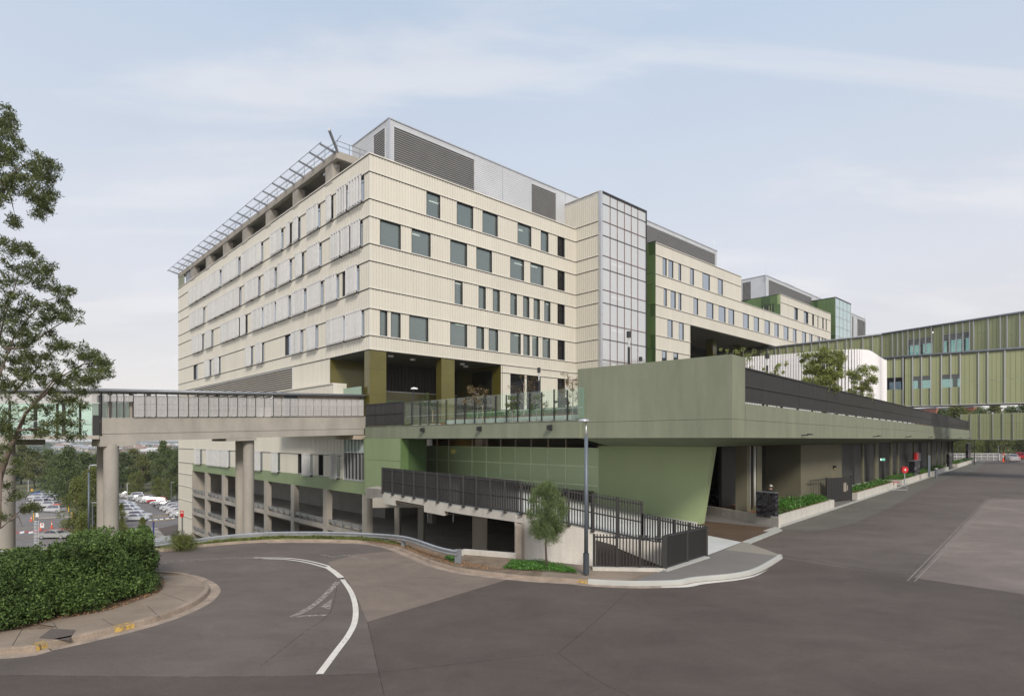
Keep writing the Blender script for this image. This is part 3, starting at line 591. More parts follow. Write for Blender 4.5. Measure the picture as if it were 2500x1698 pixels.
# open garage under the block
Gz = [-3.9, -6.95, -10.0, -13.0]
GV = -31
for i, z in enumerate(Gz):
    mb = MB(FB); mb.box(-.15, 7 if i else 26, GV if i == 0 else -1, GL1, z-.45, z); mb.build('garage_slab', conc, H)
mb = MB(FB); mb.box(-5.6, -.15, GV, -2.2, -4.35, -3.9); mb.build('garage_slab', conc, H)
bx('garage_ceiling', concd, H, FB, -.05, 26, -1, GL1, -.2, -.02); bx('garage_wall', concd, H, FB, 26, 26.3, GV, GL1, -12.9, 1.5); bx('garage_wall', concd, H, FB, 7, 7.2, -1, GL1, -12.9, -4.4)
bx('garage_wall', conc, H, FB, -.1, 7, GL1-.1, GL1+.2, -12.9, -.2)
for k in range(8):
    v = .15+8.35*k if k else .15
    if v > GL1: break
    for i in range(4): bx('garage_column', conc, H, FB, -.16, .42, v, v+.95, (Gz[i]), (-.2 if i == 0 else Gz[i-1]-.45))
    if k < 7:
        for i in range(3):
            P_ = PA(-.02); z = Gz[i]; v1 = min(v+8.35, GL1); mb = MB(P_); a, b = v+1.0, v1-.1
            for zc in (.42, .60): mb.box(a, b, -.04, .02, z+zc-.07, z+zc+.07)
            o = mb.build('guard_rail', galv, H); x = a+.6
            while x < b: bx('post', galvd, o, P_, x-.06, x+.06, -.12, .05, z, z+.72); x += 1.75
for u_ in (8.5, 16.5):
    for k in range(-3, 7):
        v = 2+8.35*k; o = bx('inner_column', conc, H, FB, u_, u_+.6, v, v+.6, -3.9, 0); bx('red_band', redm, o, FB, u_-.02, u_+.62, v-.02, v+.62, -1.5, -.35)
for v in (-9, -1):
    pass
mb = MB(FB)
for u_ in (3.2, 12.5): mb.tube([(u_, GV+1, -.55), (u_, GL1-1, -.55)], .07, 6)
mb.build('sprinkler_pipe', concp, H)
# stair tower
TU1 = 38.77; TZ = [35.3, 33.85, 31.75, 30.0, 27.53, 25.9, 23.35, 21.75, 19.17, 17.3, 14.77, 13.3, 10.9, 8.5, 6.0]
T = thing('stair_tower', 'tall stair tower of milky gridded glass beside the cream hospital block', 'stair tower', FB(UE, -4.03, 0), math.atan2(DB[1], DB[0]))
PT = PA(UE)
for z1, z0 in zip([35.3, 31.75]+ZL[1:]+[12.6, 8.4], [31.75]+ZL[1:]+[12.6, 8.4, 5.6]): mb = MB(PT); ribs(mb, -3.85, 1.9 if z1 > 31 and z0 > 30 else 0, z0+.03, z1-.09); mb.build('wall_panel', cream, T)
for z in [31.75]+ZL[1:]+[12.58, 8.4]: flash(PT, -3.85, 0, z, T)
bx('tower_cap', cream2, T, PT, -3.95, 1.9, -.3, .07, 35.3, 35.38)
bx('corner_post', alu, T, FB, UE-.05, UE+.32, -4.10, -3.75, 5.6, 35.35)
ga = [uB(Q5(x), -4.03) for x in (379, 445, 505, 565, 622, 677, 746)]; PG = PB(-4.03)
bx('head_frame', blackm, T, PG, UE+.3, TU1, -.3, .08, 35.15, 35.38); bx('end_frame', blackm, T, PG, TU1-.08, TU1+.04, -.3, .08, 5.6, 35.38)
for i in range(6):
    for j in range(len(TZ)-1): bx('glass_pane', frit, T, PG, ga[i]+.03, ga[i+1]-.03, -.06, -.03, TZ[j+1]+.03, TZ[j]-.03)
for x in ga: bx('mullion', mull, T, PG, x-.03, x+.03, -.12, .03, 5.9, 35.2)
for j, z in enumerate(TZ[1:-1]): bx('transom', mull if j % 2 else blackm, T, PG, UE+.3, TU1, -.12, .035, z-.035, z+.035)
mb = MB(FB); mb.box(UE+.3, TU1-.1, -.2, 0, 6, 35); mb.build('stair_back_wall', white, T)
for z in ZL[2::2]+[9.5]:
    bx('landing', white, T, FB, UE+.3, UE+2.6, -3.8, -.3, z-1.3, z-1.1); bx('landing', white, T, FB, TU1-2.4, TU1-.2, -3.8, -.3, z-3.2, z-3.0)
    mb = MB(FB); mb.add([(UE+2.6, -2.4, z-1.3), (TU1-2.4, -2.4, z-3.2), (TU1-2.4, -1, z-3.2), (UE+2.6, -1, z-1.3), (UE+2.6, -2.4, z-1.0), (TU1-2.4, -2.4, z-2.9), (TU1-2.4, -1, z-2.9), (UE+2.6, -1, z-1.0)], [(0, 1, 2, 3), (4, 5, 6, 7), (0, 1, 5, 4), (3, 2, 6, 7)]); mb.build('stair_flight', white, T)
    bx('tube_light', lamp_e, T, FB, UE+3.2, UE+5.4, -3.3, -3.2, z-.35, z-.28)
bx('tower_roof', silver, T, FB, UE, TU1, -4.0, 1.9, 35.0, 35.2); bx('tower_side', blackm, T, FB, TU1, TU1+.05, -4.0, 0, 6, 35.3)
# roof plant rooms
def plant(label, u0, u1, v0, v1, z0, z1, lou, loul, seams, name='roof_plant_room'):
    t = thing(name, label, 'plant room', FB(u0, v0, z0), math.atan2(DB[1], DB[0]))
    Pf = PB(v0); Pl = PA(u0)
    x = u0
    for a, b in sorted(lou)+[(u1, u1)]:
        if a-x > .1: mb = MB(Pf); hribs(mb, x, a, z0, z1-.1); mb.build('corrugated_panel', silver, t)
        if b > a: mb = MB(Pf); hribs(mb, a, b, z1-.62, z1-.1); mb.build('corrugated_panel', silver, t); louvre(Pf, a+.08, b-.08, z0, z1-.7, t)
        x = b
    x = v0
    for a, b in sorted(loul)+[(v1, v1)]:
        if a-x > .1: mb = MB(Pl); hribs(mb, x, a, z0, z1-.1); mb.build('corrugated_panel', silver, t)
        if b > a: mb = MB(Pl); hribs(mb, a, b, z1-.62, z1-.1); mb.build('corrugated_panel', silver, t); louvre(Pl, a+.08, b-.08, z0, z1-.7, t)
        x = b
    for s in seams: bx('seam', alu, t, Pf, s-.05, s+.05, -.02, .06, z0, z1-.1)
    bx('corner_trim', alu, t, FB, u0-.06, u0+.1, v0-.06, v0+.1, z0, z1-.1)
    bx('roof', alu, t, FB, u0-.1, u1+.1, v0-.1, v1, z1-.1, z1+.02); bx('side', silver, t, FB, u1-.02, u1, v0, v1, z0, z1-.1); return t
u0, v0 = 3.18, 1.8
t = plant('silver corrugated plant room with long dark louvres on the roof above the near corner', u0, 36, v0, 9.4, 31.3, 36.9, [(uB(Q2(315), v0), uB(Q2(943), v0)), (uB(Q2(1376), v0), uB(Q2(1572), v0))], [(vA(Q2(257), u0), vA(Q2(163), u0))], [uB(Q2(x), v0) for x in (1157, 1640)])
def roof_unit(u_, v_, z, w, d, h, label, name='roof_vent_box'):
    t = thing(name, label, 'roof vent', FB(u_, v_, z), math.atan2(DB[1], DB[0])); bx('casing', silver, t, FB, u_, u_+w, v_, v_+d, z, z+h); bx('lid', alu, t, FB, u_-.1, u_+w+.1, v_-.1, v_+d+.1, z+h, z+h+.1)
roof_unit(9.3, 3.2, 36.9, 2.8, 2, .75, 'pale metal vent box nearest the corner on the silver plant room'); roof_unit(13.2, 3.4, 36.9, 5.0, 1.5, .3, 'long low metal vent box in the middle of the silver plant room'); roof_unit(22.5, 3.2, 36.9, 3.4, 2, .28, 'low metal vent box behind the middle of the silver plant room')
mb = MB(); c = FB(30.5, 3.0, 36.9); mb.lathe(c, [(.5, 0), (.52, .25), (.42, .55), (.2, .75), (.02, .8)], 18); tagp(mb.build('satellite_dome', white, origin=c, smooth=True), 'white rounded dome on the far end of the silver plant room', 'dome')
# ================================================================== helicopter deck
ang = math.atan2(DB[1], DB[0])
D = thing('helideck', 'raised concrete helicopter deck on columns with outrigger safety net along the roof edge', 'helideck', FB(0, 6.5, 31.4), ang)
V0, V1 = 6.45, 67.4
bx('deck_slab', conc, D, FB, -.1, 26, V0, V1, 33.95, 34.25); bx('edge_beam', conc, D, FB, -.1, .35, V0, V1, 33.5, 33.95); bx('edge_beam', conc, D, FB, .35, 3.2, V0, V0+.4, 33.5, 33.95)
for a, b in ((1253, 1305), (1000, 1040), (792, 830), (612, 650), (462, 495), (330, 360), (215, 243)):
    v_ = vA(Q1(b), .1); bx('column', conc, D, FB, -.02, .8, v_, vA(Q1(a), .1), 31.4, 33.5)
bx('back_wall', concd, D, FB, 12, 12.3, V0, V1, 31.3, 33.9)
mb = MB(FB); mb.tube([(2.2, 15, 32.6), (2.2, 60, 32.6)], .32, 12); mb.tube([(3.2, 15, 32.9), (3.2, 60, 32.9)], .22, 10); mb.build('duct', silver, D, smooth=True)
mb = MB(FB); mb.tube([(.4, 7.6, 33.2), (.4, 10.4, 33.2)], .13, 8); mb.tube([(.3, 8.2, 31.7), (.3, 8.2, 33.4)], .08, 8); mb.build('pipe', silver, D)
bx('end_panel', mat('pale_green_panel', (.25, .27, .18), .6), D, FB, -.05, .1, vA(Q1(155)), V1, 31.7, 33.9)
mb = MB(PA(0)); a, b = vA(Q1(215)), vA(Q1(170))
for k in range(5): x = a+(b-a)*k/4; mb.box(x-.04, x+.04, -.1, 0, 31.7, 33.5)
mb.box(a, b, -.1, 0, 32.5, 32.6); o = mb.build('glazed_screen', alu, D); bx('pane', glass_k, o, PA(0), a, b, -.08, -.06, 31.7, 33.5)
mb0 = [1320, 1238, 1155, 1080, 1008, 945, 870, 798, 732, 665, 605, 550, 495, 445, 398, 352, 308, 268, 228, 188, 150, 116]
tips = []
for i, x in enumerate(mb0):
    v_ = vA(Q1(x), -.1); mb = MB(FB); mb.add([(-.1, v_-.07, 34.0), (-.1, v_+.07, 34.0), (-1.75, v_+.07, 34.42), (-1.75, v_-.07, 34.42), (-.1, v_-.07, 34.22), (-.1, v_+.07, 34.22), (-1.75, v_+.07, 34.56), (-1.75, v_-.07, 34.56)], [(0, 3, 2, 1), (4, 5, 6, 7), (0, 1, 5, 4), (1, 2, 6, 5), (2, 3, 7, 6), (3, 0, 4, 7)])
    o = mb.build('outrigger', galvd, D); mb = MB(FB); mb.tube([(-.05, v_, 34.2), (-.05, v_, 35.2)], .03, 5); mb.build('stanchion', galvd, o); tips.append(v_)
mb = MB(FB); mb.add([(-.1, V0, 34.0), (.1, V0, 34.0), (-1.25, V0-.95, 35.45), (-1.45, V0-.85, 35.45), (-.1, V0, 34.3), (.1, V0, 34.3), (-1.25, V0-.95, 35.7), (-1.45, V0-.85, 35.7)], [(0, 3, 2, 1), (4, 5, 6, 7), (0, 1, 5, 4), (1, 2, 6, 5), (2, 3, 7, 6), (3, 0, 4, 7)]); mb.build('outrigger', galvd, D)
for u_, z_, r_ in ((-.5, 34.25, .022), (-.95, 34.38, .022), (-1.72, 34.56, .03)): mb = MB(FB); mb.tube([(u_, V0, z_), (u_, V1+.5, z_)], r_, 5); mb.build('net_cable', galvd, D)
mb = MB(FB)
for i in range(len(tips)-1):
    a, b = tips[i], tips[i+1]; mb.tube([(-1.74, a, 34.56), (-1.78, (a+b)/2, 34.47), (-1.74, b, 34.56)], .02, 4)
    for k in range(1, 5): x = a+(b-a)*k/5; mb.tube([(-.1, x, 34.2), (-1.75, x, 34.5)], .008, 3)
o = mb.build('net_wires', galvd, D); o['kind'] = 'stuff'
mb = MB(FB); mb.tube([(-.05, V0-.9, 35.45), (-.05, V0, 35.25), (-.05, V1, 35.2)], .028, 5); mb.tube([(-.05, V0, 34.75), (-.05, V1, 34.75)], .02, 5); mb.build('hand_rail', galvd, D)
mb = MB(FB); mb.tube([(-.05, V0, 35.25), (3.3, V0, 35.25)], .03, 5); mb.tube([(-.05, V0, 34.75), (3.3, V0, 34.75)], .03, 5)
for u_ in (-.05, 1.3, 2.5): mb.tube([(u_, V0, 34.2), (u_, V0, 35.25)], .03, 5)
mb.build('hand_rail', galvd, D)

# ================================================================== second wing beyond the tower
W = thing('hospital_wing', 'cream ribbed hospital wing with green end wall stepping down beyond the glass stair tower', 'hospital wing', FB(41, -4, 0), ang)
Pw = PB(-4.0)
def ur(f, v, *pr): return [(uB(f(a), v), uB(f(b), v)) for a, b in pr]
wr = [ur(Q5, -4, (885, 917), (933, 972), (1017, 1038), (1115, 1145), (1218, 1278), (1347, 1387)),
      ur(Q5, -4, (893, 918), (952, 993), (1017, 1040), (1143, 1180), (1252, 1308), (1353, 1410), (1436, 1482), (1557, 1605), (1648, 1690))+ur(Q6, -4, (196, 234), (280, 320), (357, 390), (430, 467), (503, 530), (575, 605), (633, 655), (697, 714), (728, 742), (751, 762)),
      ur(Q5, -4, (925, 967), (1020, 1060)), ur(Q5, -4, (878, 917), (975, 1013))]
WE1, WE2, REC = 65.8, 106.0, uB(Q5(1115), -4)
spans = [(41, WE1), (41, WE2), (41, REC), (41, REC)]
wr[1] = sorted(wr[1]); fixed = []
for a, b in wr[1]:
    if not fixed or a > fixed[-1][1]+.2: fixed.append((a, b))
wr[1] = fixed
for (z0, z1), ops, (s0, s1) in zip(ROWS, wr, spans):
    ops = [(a, b) for a, b in ops if b < s1]
    band(Pw, s0, s1, z0+.03, z1-.09, ops, W)
    for a, b in ops: window(Pw, a, b, z0+.02, z1-.06, W, glass_b, .12)
for z1, z0, s1 in ((31.7, 30.08, WE1), (27.53, 25.9, WE2), (23.35, 21.75, WE2), (19.17, 17.3, REC), (14.77, 13.45, REC), (13.45, 6, REC)): band(Pw, 41, s1, z0+.03, z1-.09, [], W)
for z, s1 in ((31.7, WE1), (30.08, WE1), (27.53, WE2), (25.9, WE2), (23.35, WE2), (21.75, WE2), (19.17, REC), (17.3, REC), (14.77, REC), (13.45, REC)): flash(Pw, 41, s1, z, W)
u3, u4 = 81.0, WE2
ops = ur(Q6, -4, (513, 541), (590, 623), (655, 668), (697, 702), (735, 744), (762, 768)); band(Pw, u3, u4, 27.62, 31.6, [], W, b=-.22)
x = u3
band(Pw, u3, u4, 27.6, 30.0, ops, W); band(Pw, u3, u4, 30.03, 31.4, [], W); flash(Pw, u3, u4, 30.0, W); flash(Pw, u3, u4, 31.4, W)
for a, b in ops: window(Pw, a, b, 27.65, 29.98, W, glass_b)
mb = MB(FB); mb.box(41.3, WE1-.05, -3.6, 22, 27.6, 31.3); mb.box(41.3, WE2-.1, -3.6, 22, 21.9, 27.3); mb.box(41.3, REC-.2, -3.6, 22, 5.8, 21.9); mb.box(u3+.3, u4-.1, -3.7, 22, 27.3, 31.2); mb.build('wing_core', inner, W)
bx('wing_end', cream, W, FB, WE1-.05, WE1, -3.98, 12, 27.5, 31.7)
bx('soffit', soff, W, FB, REC, WE2, -3.98, 22, 21.6, 21.75); bx('recess_wall', wallk, W, FB, REC-.05, REC, -3.95, 15, 6, 21.6); bx('recess_wall', wallk, W, FB, REC, 75, 6, 6.3, 6, 21.6)
for u_ in (54, 63, 72, 81): bx('column', olive, W, FB, u_, u_+1.2, -.5, .7, 6, 21.6)
bx('balcony_floor', conc, W, FB, REC, WE2, -3.9, 20, 12.2, 12.6)
bx('balcony_glass', balg, W, FB, REC, 66, -3.85, -3.82, 13.4, 14.9); bx('balcony_rail', alu, W, FB, REC, 66, -3.9, -3.8, 14.9, 14.96)
for (gu, va_, vb_, z0, z1, zs) in ((41, -4, .3, 6, 31.85, [30.2, 27.7, 26.1, 23.4, 21.8, 19.2, 17.4, 14.8, 13.5]), (u3, -4, 6.5, 27.5, 31.4, [29.6])):
    cuts = [z1]+zs+[z0]; Pg = PA(gu)
    for j in range(len(cuts)-1):
        v = va_
        while v < vb_-.05:
            w = random.choice((.55, .8, 1.1)); v1 = min(v+w, vb_); bx('green_wall_panel', random.choice((gdark, gmid, gmid, glite) if gu > 60 else (gdark, gdark, gmid, gmid)), W, Pg, v+.012, v1-.012, -.05, random.choice((.02, .03)), cuts[j+1]+.02, cuts[j]-.03); v = v1
    bx('green_wall_back', blackm, W, FB, gu+.02, gu+.05, va_, vb_, z0, z1-.02); bx('green_wall_cap', blackm, W, PA(gu), va_, vb_, -.2, .05, z1, z1+.08)
for k in range(5): v = -2.8+k*.5; bx('slit_window', frame_dark, W, PA(u3), v, v+.2, .02, .10, 27.9, 29.9)
T2 = thing('far_stair_tower', 'smaller stair tower of pale cyan glass with green side on the far wing', 'stair tower', FB(110, -4, 0), ang)
P2_ = PB(-4); g = [uB(Q6(x), -4) for x in (838, 870, 900, 930, 958)]; zz_ = [35.3, 33.4, 31.4, 29.3, 27.2, 25, 22.8, 20.6, 18.4]
for i in range(4):
    for j in range(len(zz_)-1): bx('glass_pane', cyan, T2, P2_, g[i]+.06, g[i+1]-.06, -.05, -.02, zz_[j+1]+.05, zz_[j]-.05)
for x in g: bx('mullion', alu, T2, P2_, x-.06, x+.06, -.1, .05, 18, 35.3)
for z in zz_: bx('transom', alu, T2, P2_, g[0], g[-1], -.1, .03, z-.05, z+.05)
bx('tower_back', white, T2, FB, g[0], g[-1], -3.2, 6, 10, 35.1); bx('tower_cap', blackm, T2, FB, g[0]-.1, g[-1]+.1, -4.1, 6, 35.3, 35.45); bx('tower_end', blackm, T2, FB, g[-1], g[-1]+.2, -4, 6, 10, 35.3)
v = -4
while v < 6:
    for za, zb in ((35.25, 31.5), (31.45, 27.5), (27.45, 23.5), (23.45, 16)): bx('green_wall_panel', random.choice((gdark, gmid, glite, gmid)), T2, PA(g[0]-.08), v+.02, v+.85, -.05, .0, zb, za)
    v += .88
plant('grey louvred plant room on the roof behind the glass stair tower', 38.9, 65.6, .2, 10, 27.4, 36.9, [(39.5, uB(Q5(1325), .2))], [], [])
plant('silver plant room with tall louvres on the low far wing', 86.2, 117, 1.0, 20, 27.3, 36.9, [(uB(Q6(308), 1), uB(Q6(650), 1))], [(vA(Q6(175), 86.2), min(20, vA(Q6(102), 86.2)))], [])
plant('farthest grey plant room with two louvres at the end of the wing', 120, 142, 0, 12, 25.5, 35.9, [(uB(Q6(966), 0), uB(Q6(980), 0)), (uB(Q6(1008), 0), uB(Q6(1078), 0)-.3)], [], [])
bx('end_block', gpanel, W, FB, 118.5, 143, -.5, 12, 8, 25.4); bx('link_block', gmid, W, FB, WE2, 110, -2, 12, 10, 27)
roof_unit(100, 3, 36.9, 4, 2, 1.3, 'small metal box on the low far wing plant room')
for i, (px, py, Y, h) in enumerate(((Q6(290), 671, 114, 1.4), (Q6(513), 703, 125, 1.2), (Q6(1070), 779, 150, 1.6), (Q5(1313), 605, 99, 1.6))):
    x, y, z = at(px, py+3, Y); mb = MB(); mb.tube([(x, y, z-.5), (x, y, z+h)], .04, 5); mb.tube([(x, y, z-.5), (x, y, z-.1)], .12, 6); tagp(mb.build('lightning_rod', alu, origin=(x, y, z-.5)), ['thin rod on the silver plant room of the low far wing', 'thin rod by the small box on the far plant room', 'thin rod on the farthest grey plant room', 'thin rod at the end of the plant room behind the glass tower'][i], 'rod')

# ================================================================== terrace podium and canopy
T3 = thing('terrace_podium', 'green grey concrete terrace and cantilevered canopy wrapping the corner above the driveway', 'terrace', (PX0, PY0, 0), 0)
vP1 = -27.9
bx('fascia_panel', gconc, T3, FB, -2.6, -2.2, -9.6, -3.9, 5.08, 6.04); x = -9.62
while x > vP1+.3: x1 = max(vP1, x-6.1); bx('fascia_panel', gconc, T3, FB, -2.6, -2.2, x1, x-.015, 5.08, 6.04); x = x1
bx('coping', gconc, T3, FB, -2.63, -2.2, vP1, -3.9, 6.045, 6.08)
# corner block: lower course and upper course
for q0, q1 in ((0, 8.75),):
    bx('canopy_block', gconc, T3, FC, 0, 1.6, q0, q1, 5.96, 8.95); bx('canopy_block', gconc, T3, FC, -.012, 1.612, q0-.012, q1, 5.08, 5.945); bx('shadow_joint', gap, T3, FC, .02, 1.58, q0+.02, q1, 5.945, 5.96)
bx('block_joint', gap, T3, PCR(0), 1.6, 1.625, -.3, .004, 5.08, 8.9)
for i in range(18):
    p0 = 1.63+i*6.5; p1 = min(118.8, p0+6.48)
    if p1 > p0: bx('fascia_panel', gconc, T3, FC, p0, p1, 0, .35, 5.94, 6.74); bx('fascia_panel', gconc, T3, FC, p0, p1, -.01, .35, 5.08, 5.925)
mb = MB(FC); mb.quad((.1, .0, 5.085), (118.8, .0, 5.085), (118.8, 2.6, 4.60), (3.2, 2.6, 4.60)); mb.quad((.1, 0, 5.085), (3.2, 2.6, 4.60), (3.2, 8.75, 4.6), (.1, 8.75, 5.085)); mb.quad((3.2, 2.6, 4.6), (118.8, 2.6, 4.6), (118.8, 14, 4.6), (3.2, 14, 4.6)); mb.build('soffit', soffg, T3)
# deck slab
pts = [FB(-2.2, vP1, 0)[:2], FB(-2.2, -3.9, 0)[:2], FB(-.3, -3.9, 0)[:2], FB(-.3, .2, 0)[:2], FB(UR, VR, 0)[:2], FB(UR, -.05, 0)[:2], FB(UE, 0, 0)[:2], FB(UE, -4, 0)[:2], FB(106, -4, 0)[:2], FC(118.7, 45, 0)[:2], FC(118.7, .35, 0)[:2], FC(1.6, .35, 0)[:2], FC(1.6, 8.9, 0)[:2]]
mb = MB(); mb.prism(pts, 5.2, 5.98); mb.build('deck_slab', wallg, T3)
# green panelled wall under the fascia, left end
VG = [-3.92, -5.3, -6.55, -8.0, -9.5]
for i in range(4):
    bx('green_panel', gpanel, T3, FB, -2.6, -2.45, VG[i+1]+.01, VG[i]-.005, 3.30, 5.07); bx('green_panel', gpanel, T3, FB, -2.6, -2.45, VG[i+1]+.01-.35*(i < 3), VG[i]-.005-.35*(i > 0), .45, 3.28)
bx('green_wall', gdark, T3, FB, -2.44, -.2, -9.5, -3.95, .5, 5.07); bx('green_panel', gmid, T3, FB, -2.6, -1.9, -9.56, -9.51, 0, 5.07); bx('green_panel', gpanel, T3, FB, -.2, -.06, -3.96, .74, -.1, 5.2)
bx('beige_wall', beige, T3, FB, 3.5, 3.7, -2.65, 5, 3.2, 5.1); bx('dark_door', brownw, T3, FB, 3.5, 3.6, -2.65, 5, .3, 3.2)
# green mesh screens
us = 3.5; seams = [vA(QZ(x), us) for x in (545, 620, 710, 808, 1005, 1125, 1243, 1368, 1500, 1642, 1790, 1965, 2065)]
for i in range(len(seams)-1):
    for z0, z1 in ((3.165, 4.42), (1.885, 3.16), (.585, 1.88), (-.1, .58)):
        o = bx('mesh_panel', gmesh, T3, FB, us-.02, us, seams[i+1]+.01, seams[i]-.01, z0+.005, z1-.005)
        mb = MB(FB); a, b = seams[i+1]+.003, seams[i]-.003; mb.box(us-.05, us+.02, a, a+.035, z0, z1); mb.box(us-.05, us+.02, b-.035, b, z0, z1); mb.box(us-.05, us+.02, a, b, z1-.035, z1); mb.box(us-.05, us+.02, a, b, z0, z0+.035); mb.build('panel_frame', gframe, o)
bx('room_wall', wallg, T3, FB, us+2.2, us+2.4, -25, -2, -.1, 5.1); bx('room_ceiling', blackm, T3, FB, -2.2, us+2.2, -27, -2.6, 5.02, 5.07)
for v in seams[::1]: bx('hanger', concd, T3, FB, us-.04, us+.04, v-.04, v+.04, 4.42, 5.02)
bx('inner_column', concd, T3, FB, us+.3, us+1.0, seams[4]-.9, seams[4], 0, 5.02); mb = MB(FB)
for v in (-6, -11.5, -16, -20): mb.box(us+1.6, us+2.15, v-1.2, v, .5, 2.9)
mb.build('plant_cabinet', galv, T3); mb = MB(FB); mb.box(us+.9, us+1.0, seams[3]+.3, seams[3]+.9, 3.75, 4.1); mb.build('warm_light', lamp_w, T3)
bx('ledge', brownw, T3, FB, us-.5, us-.1, -24, -14, .6, 1.5)
# leaning pier
mb = MB(FC); p0 = 6.1; mb.add([(p0, 11.5, -.1), (p0, 4.30, -.1), (p0, 3.45, 5.05), (p0, 11.5, 5.05), (p0+.55, 11.5, -.1), (p0+.55, 4.30, -.1), (p0+.55, 3.45, 5.05), (p0+.55, 11.5, 5.05)], [(0, 1, 2, 3), (4, 7, 6, 5), (1, 5, 6, 2), (0, 4, 5, 1), (3, 2, 6, 7), (0, 3, 7, 4)]); mb.build('leaning_pier', gpier, T3)
for q in (10.4, 4.2): mb = MB(FC); mb.box(p0-.15, p0, q-.3, q+.3, 4.95, 5.04); mb.build('bearing_plate', gap, T3)
# rooms under the canopy along the road
qw = 2.5
def PW(q): return lambda a, b, c: FC(a, q-b, c)
pw = lambda px, q=qw: pC(px, q)
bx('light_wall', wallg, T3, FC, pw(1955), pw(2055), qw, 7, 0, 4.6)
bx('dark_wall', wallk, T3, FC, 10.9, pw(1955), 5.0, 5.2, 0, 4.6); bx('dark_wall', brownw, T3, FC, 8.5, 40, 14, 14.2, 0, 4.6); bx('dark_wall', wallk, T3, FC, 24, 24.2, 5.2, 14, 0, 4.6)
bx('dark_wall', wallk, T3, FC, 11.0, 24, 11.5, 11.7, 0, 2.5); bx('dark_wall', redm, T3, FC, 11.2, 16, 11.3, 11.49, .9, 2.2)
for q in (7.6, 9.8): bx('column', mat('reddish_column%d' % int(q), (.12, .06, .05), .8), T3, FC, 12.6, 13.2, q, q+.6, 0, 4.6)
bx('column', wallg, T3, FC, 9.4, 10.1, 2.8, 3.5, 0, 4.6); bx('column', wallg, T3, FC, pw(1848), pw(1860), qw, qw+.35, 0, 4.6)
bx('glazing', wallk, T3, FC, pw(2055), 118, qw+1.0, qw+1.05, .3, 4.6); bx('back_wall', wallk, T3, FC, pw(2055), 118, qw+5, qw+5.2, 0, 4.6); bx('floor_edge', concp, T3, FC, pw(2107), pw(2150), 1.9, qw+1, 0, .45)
cols = [(2106, 2111), (2137, 2146), (2174.5, 2180), (2192, 2196), (2231, 2235), (2265, 2270)]
for a, b in cols: bx('column', colg, T3, FC, pw(a), pw(b)-.15, qw, qw+.15, 0, 4.6)
p = pw(2270)+3
while p < 117: bx('column', colg, T3, FC, p, p+.4, qw, qw+.2, 0, 4.6); p += 6.2
bx('end_wall', wallk, T3, FC, 118, 118.3, qw, 12, 0, 4.6)
mb = MB(FC)
for p in range(46, 112, 7): mb.box(p, p+1.6, qw+2.0, qw+2.2, 4.52, 4.56)
mb.build('ceiling_light', lamp_e, T3)
for i, px in enumerate((Q6(570), Q6(1135), Q6(1388), Q6(1565), Q6(1700), Q6(1805), Q6(1880))):
    p = pC(px, 0); c = FC(p, -.25, 5.35); t = thing('fascia_spotlight', ['small dark flood light on the canopy fascia, %s from the corner block' % o_ for o_ in ('first', 'second', 'third', 'fourth', 'fifth', 'sixth', 'seventh')][i], 'spotlight', c, 0, 'flood lights along the canopy fascia')
    bx('arm', fence, t, FC, p-.04, p+.04, -.35, 0, 5.22, 5.28); bx('lamp_head', fence, t, FC, p-.02, p+.55, -.5, -.3, 5.26, 5.34)
for i, (zx, zy) in enumerate(((600, 305), (1075, 295), (1665, 285))):
    v = vA(QZ(zx), -2.6); x, y, _ = FB(-2.6, v, 0); z = zof(960+zy/3.43, y); t = thing('wall_light', ['black box wall light on the terrace fascia below the dark screen end', 'black box wall light in the middle of the terrace fascia', 'black box wall light on the terrace fascia nearest the corner block'][i], 'wall light', FB(-2.6, v, z), ang, 'box lights on the terrace fascia')
    bx('bracket', blackm, t, FB, -2.72, -2.6, v-.1, v+.1, z-.16, z+.16); bx('lamp_body', blackm, t, FB, -2.95, -2.72, v-.13, v+.03, z-.13, z+.13)

# terrace screens and balustrade
S = thing('charcoal_screen', 'long charcoal ribbed metal screen running along the road side of the terrace', 'screen', FC(1.6, 0, 6.8))
p = 1.66
while p < 118.6:
    p1 = min(118.7, p+2.95); mb = MB(PCR(.12)); ribs(mb, p+.02, p1-.02, 6.84, 8.48, .16, .06, .05); mb.build('screen_panel', fence, S); bx('post', fence, S, FC, p-.04, p+.04, .13, .25, 6.74, 8.5); p = p1
for z in (6.86, 7.62, 8.48): bx('rail', fence, S, PCR(.12), 1.62, 118.7, -.02, .05, z-.035, z+.035)
S = thing('charcoal_screen', 'short charcoal panelled screen at the left end of the terrace beside the walkway', 'screen', FB(-2.5, -4, 6.08))
vs_ = [vA(x, -2.5) for x in (893, 917, 941, 963, 984)]
for i in range(4): mb = MB(PA(-2.5)); ribs(mb, vs_[i+1]+.02, vs_[i]-.02, 6.14, 7.95, .22, .05, .04); mb.build('screen_panel', fence, S)
for v in vs_: bx('post', fence, S, FB, -2.5, -2.4, v-.04, v+.04, 6.08, 7.97)
for z in (6.14, 7.08, 7.95): bx('rail', fence, S, PA(-2.5), vs_[-1], vs_[0], -.02, .05, z-.03, z+.03)
G = thing('glass_balustrade', 'clear glass balustrade with black posts along the planted terrace edge', 'balustrade', FB(-2.45, -9, 6.08))
pp = [vA(QZ(x), -2.45) for x in (430, 497, 569, 640, 711, 786, 863, 941, 1024, 1110, 1200, 1290, 1385, 1484, 1586, 1690, 1801)]
for i, v in enumerate(pp):
    o = bx('post', blackm, G, FB, -2.48, -2.42, v-.035, v+.035, 6.08, 7.82+.1*(i % 3 == 0)); bx('foot_plate', blackm, o, FB, -2.56, -2.34, v-.1, v+.1, 6.08, 6.11)
pe = pp+[pp[-1]-1.2, vP1]
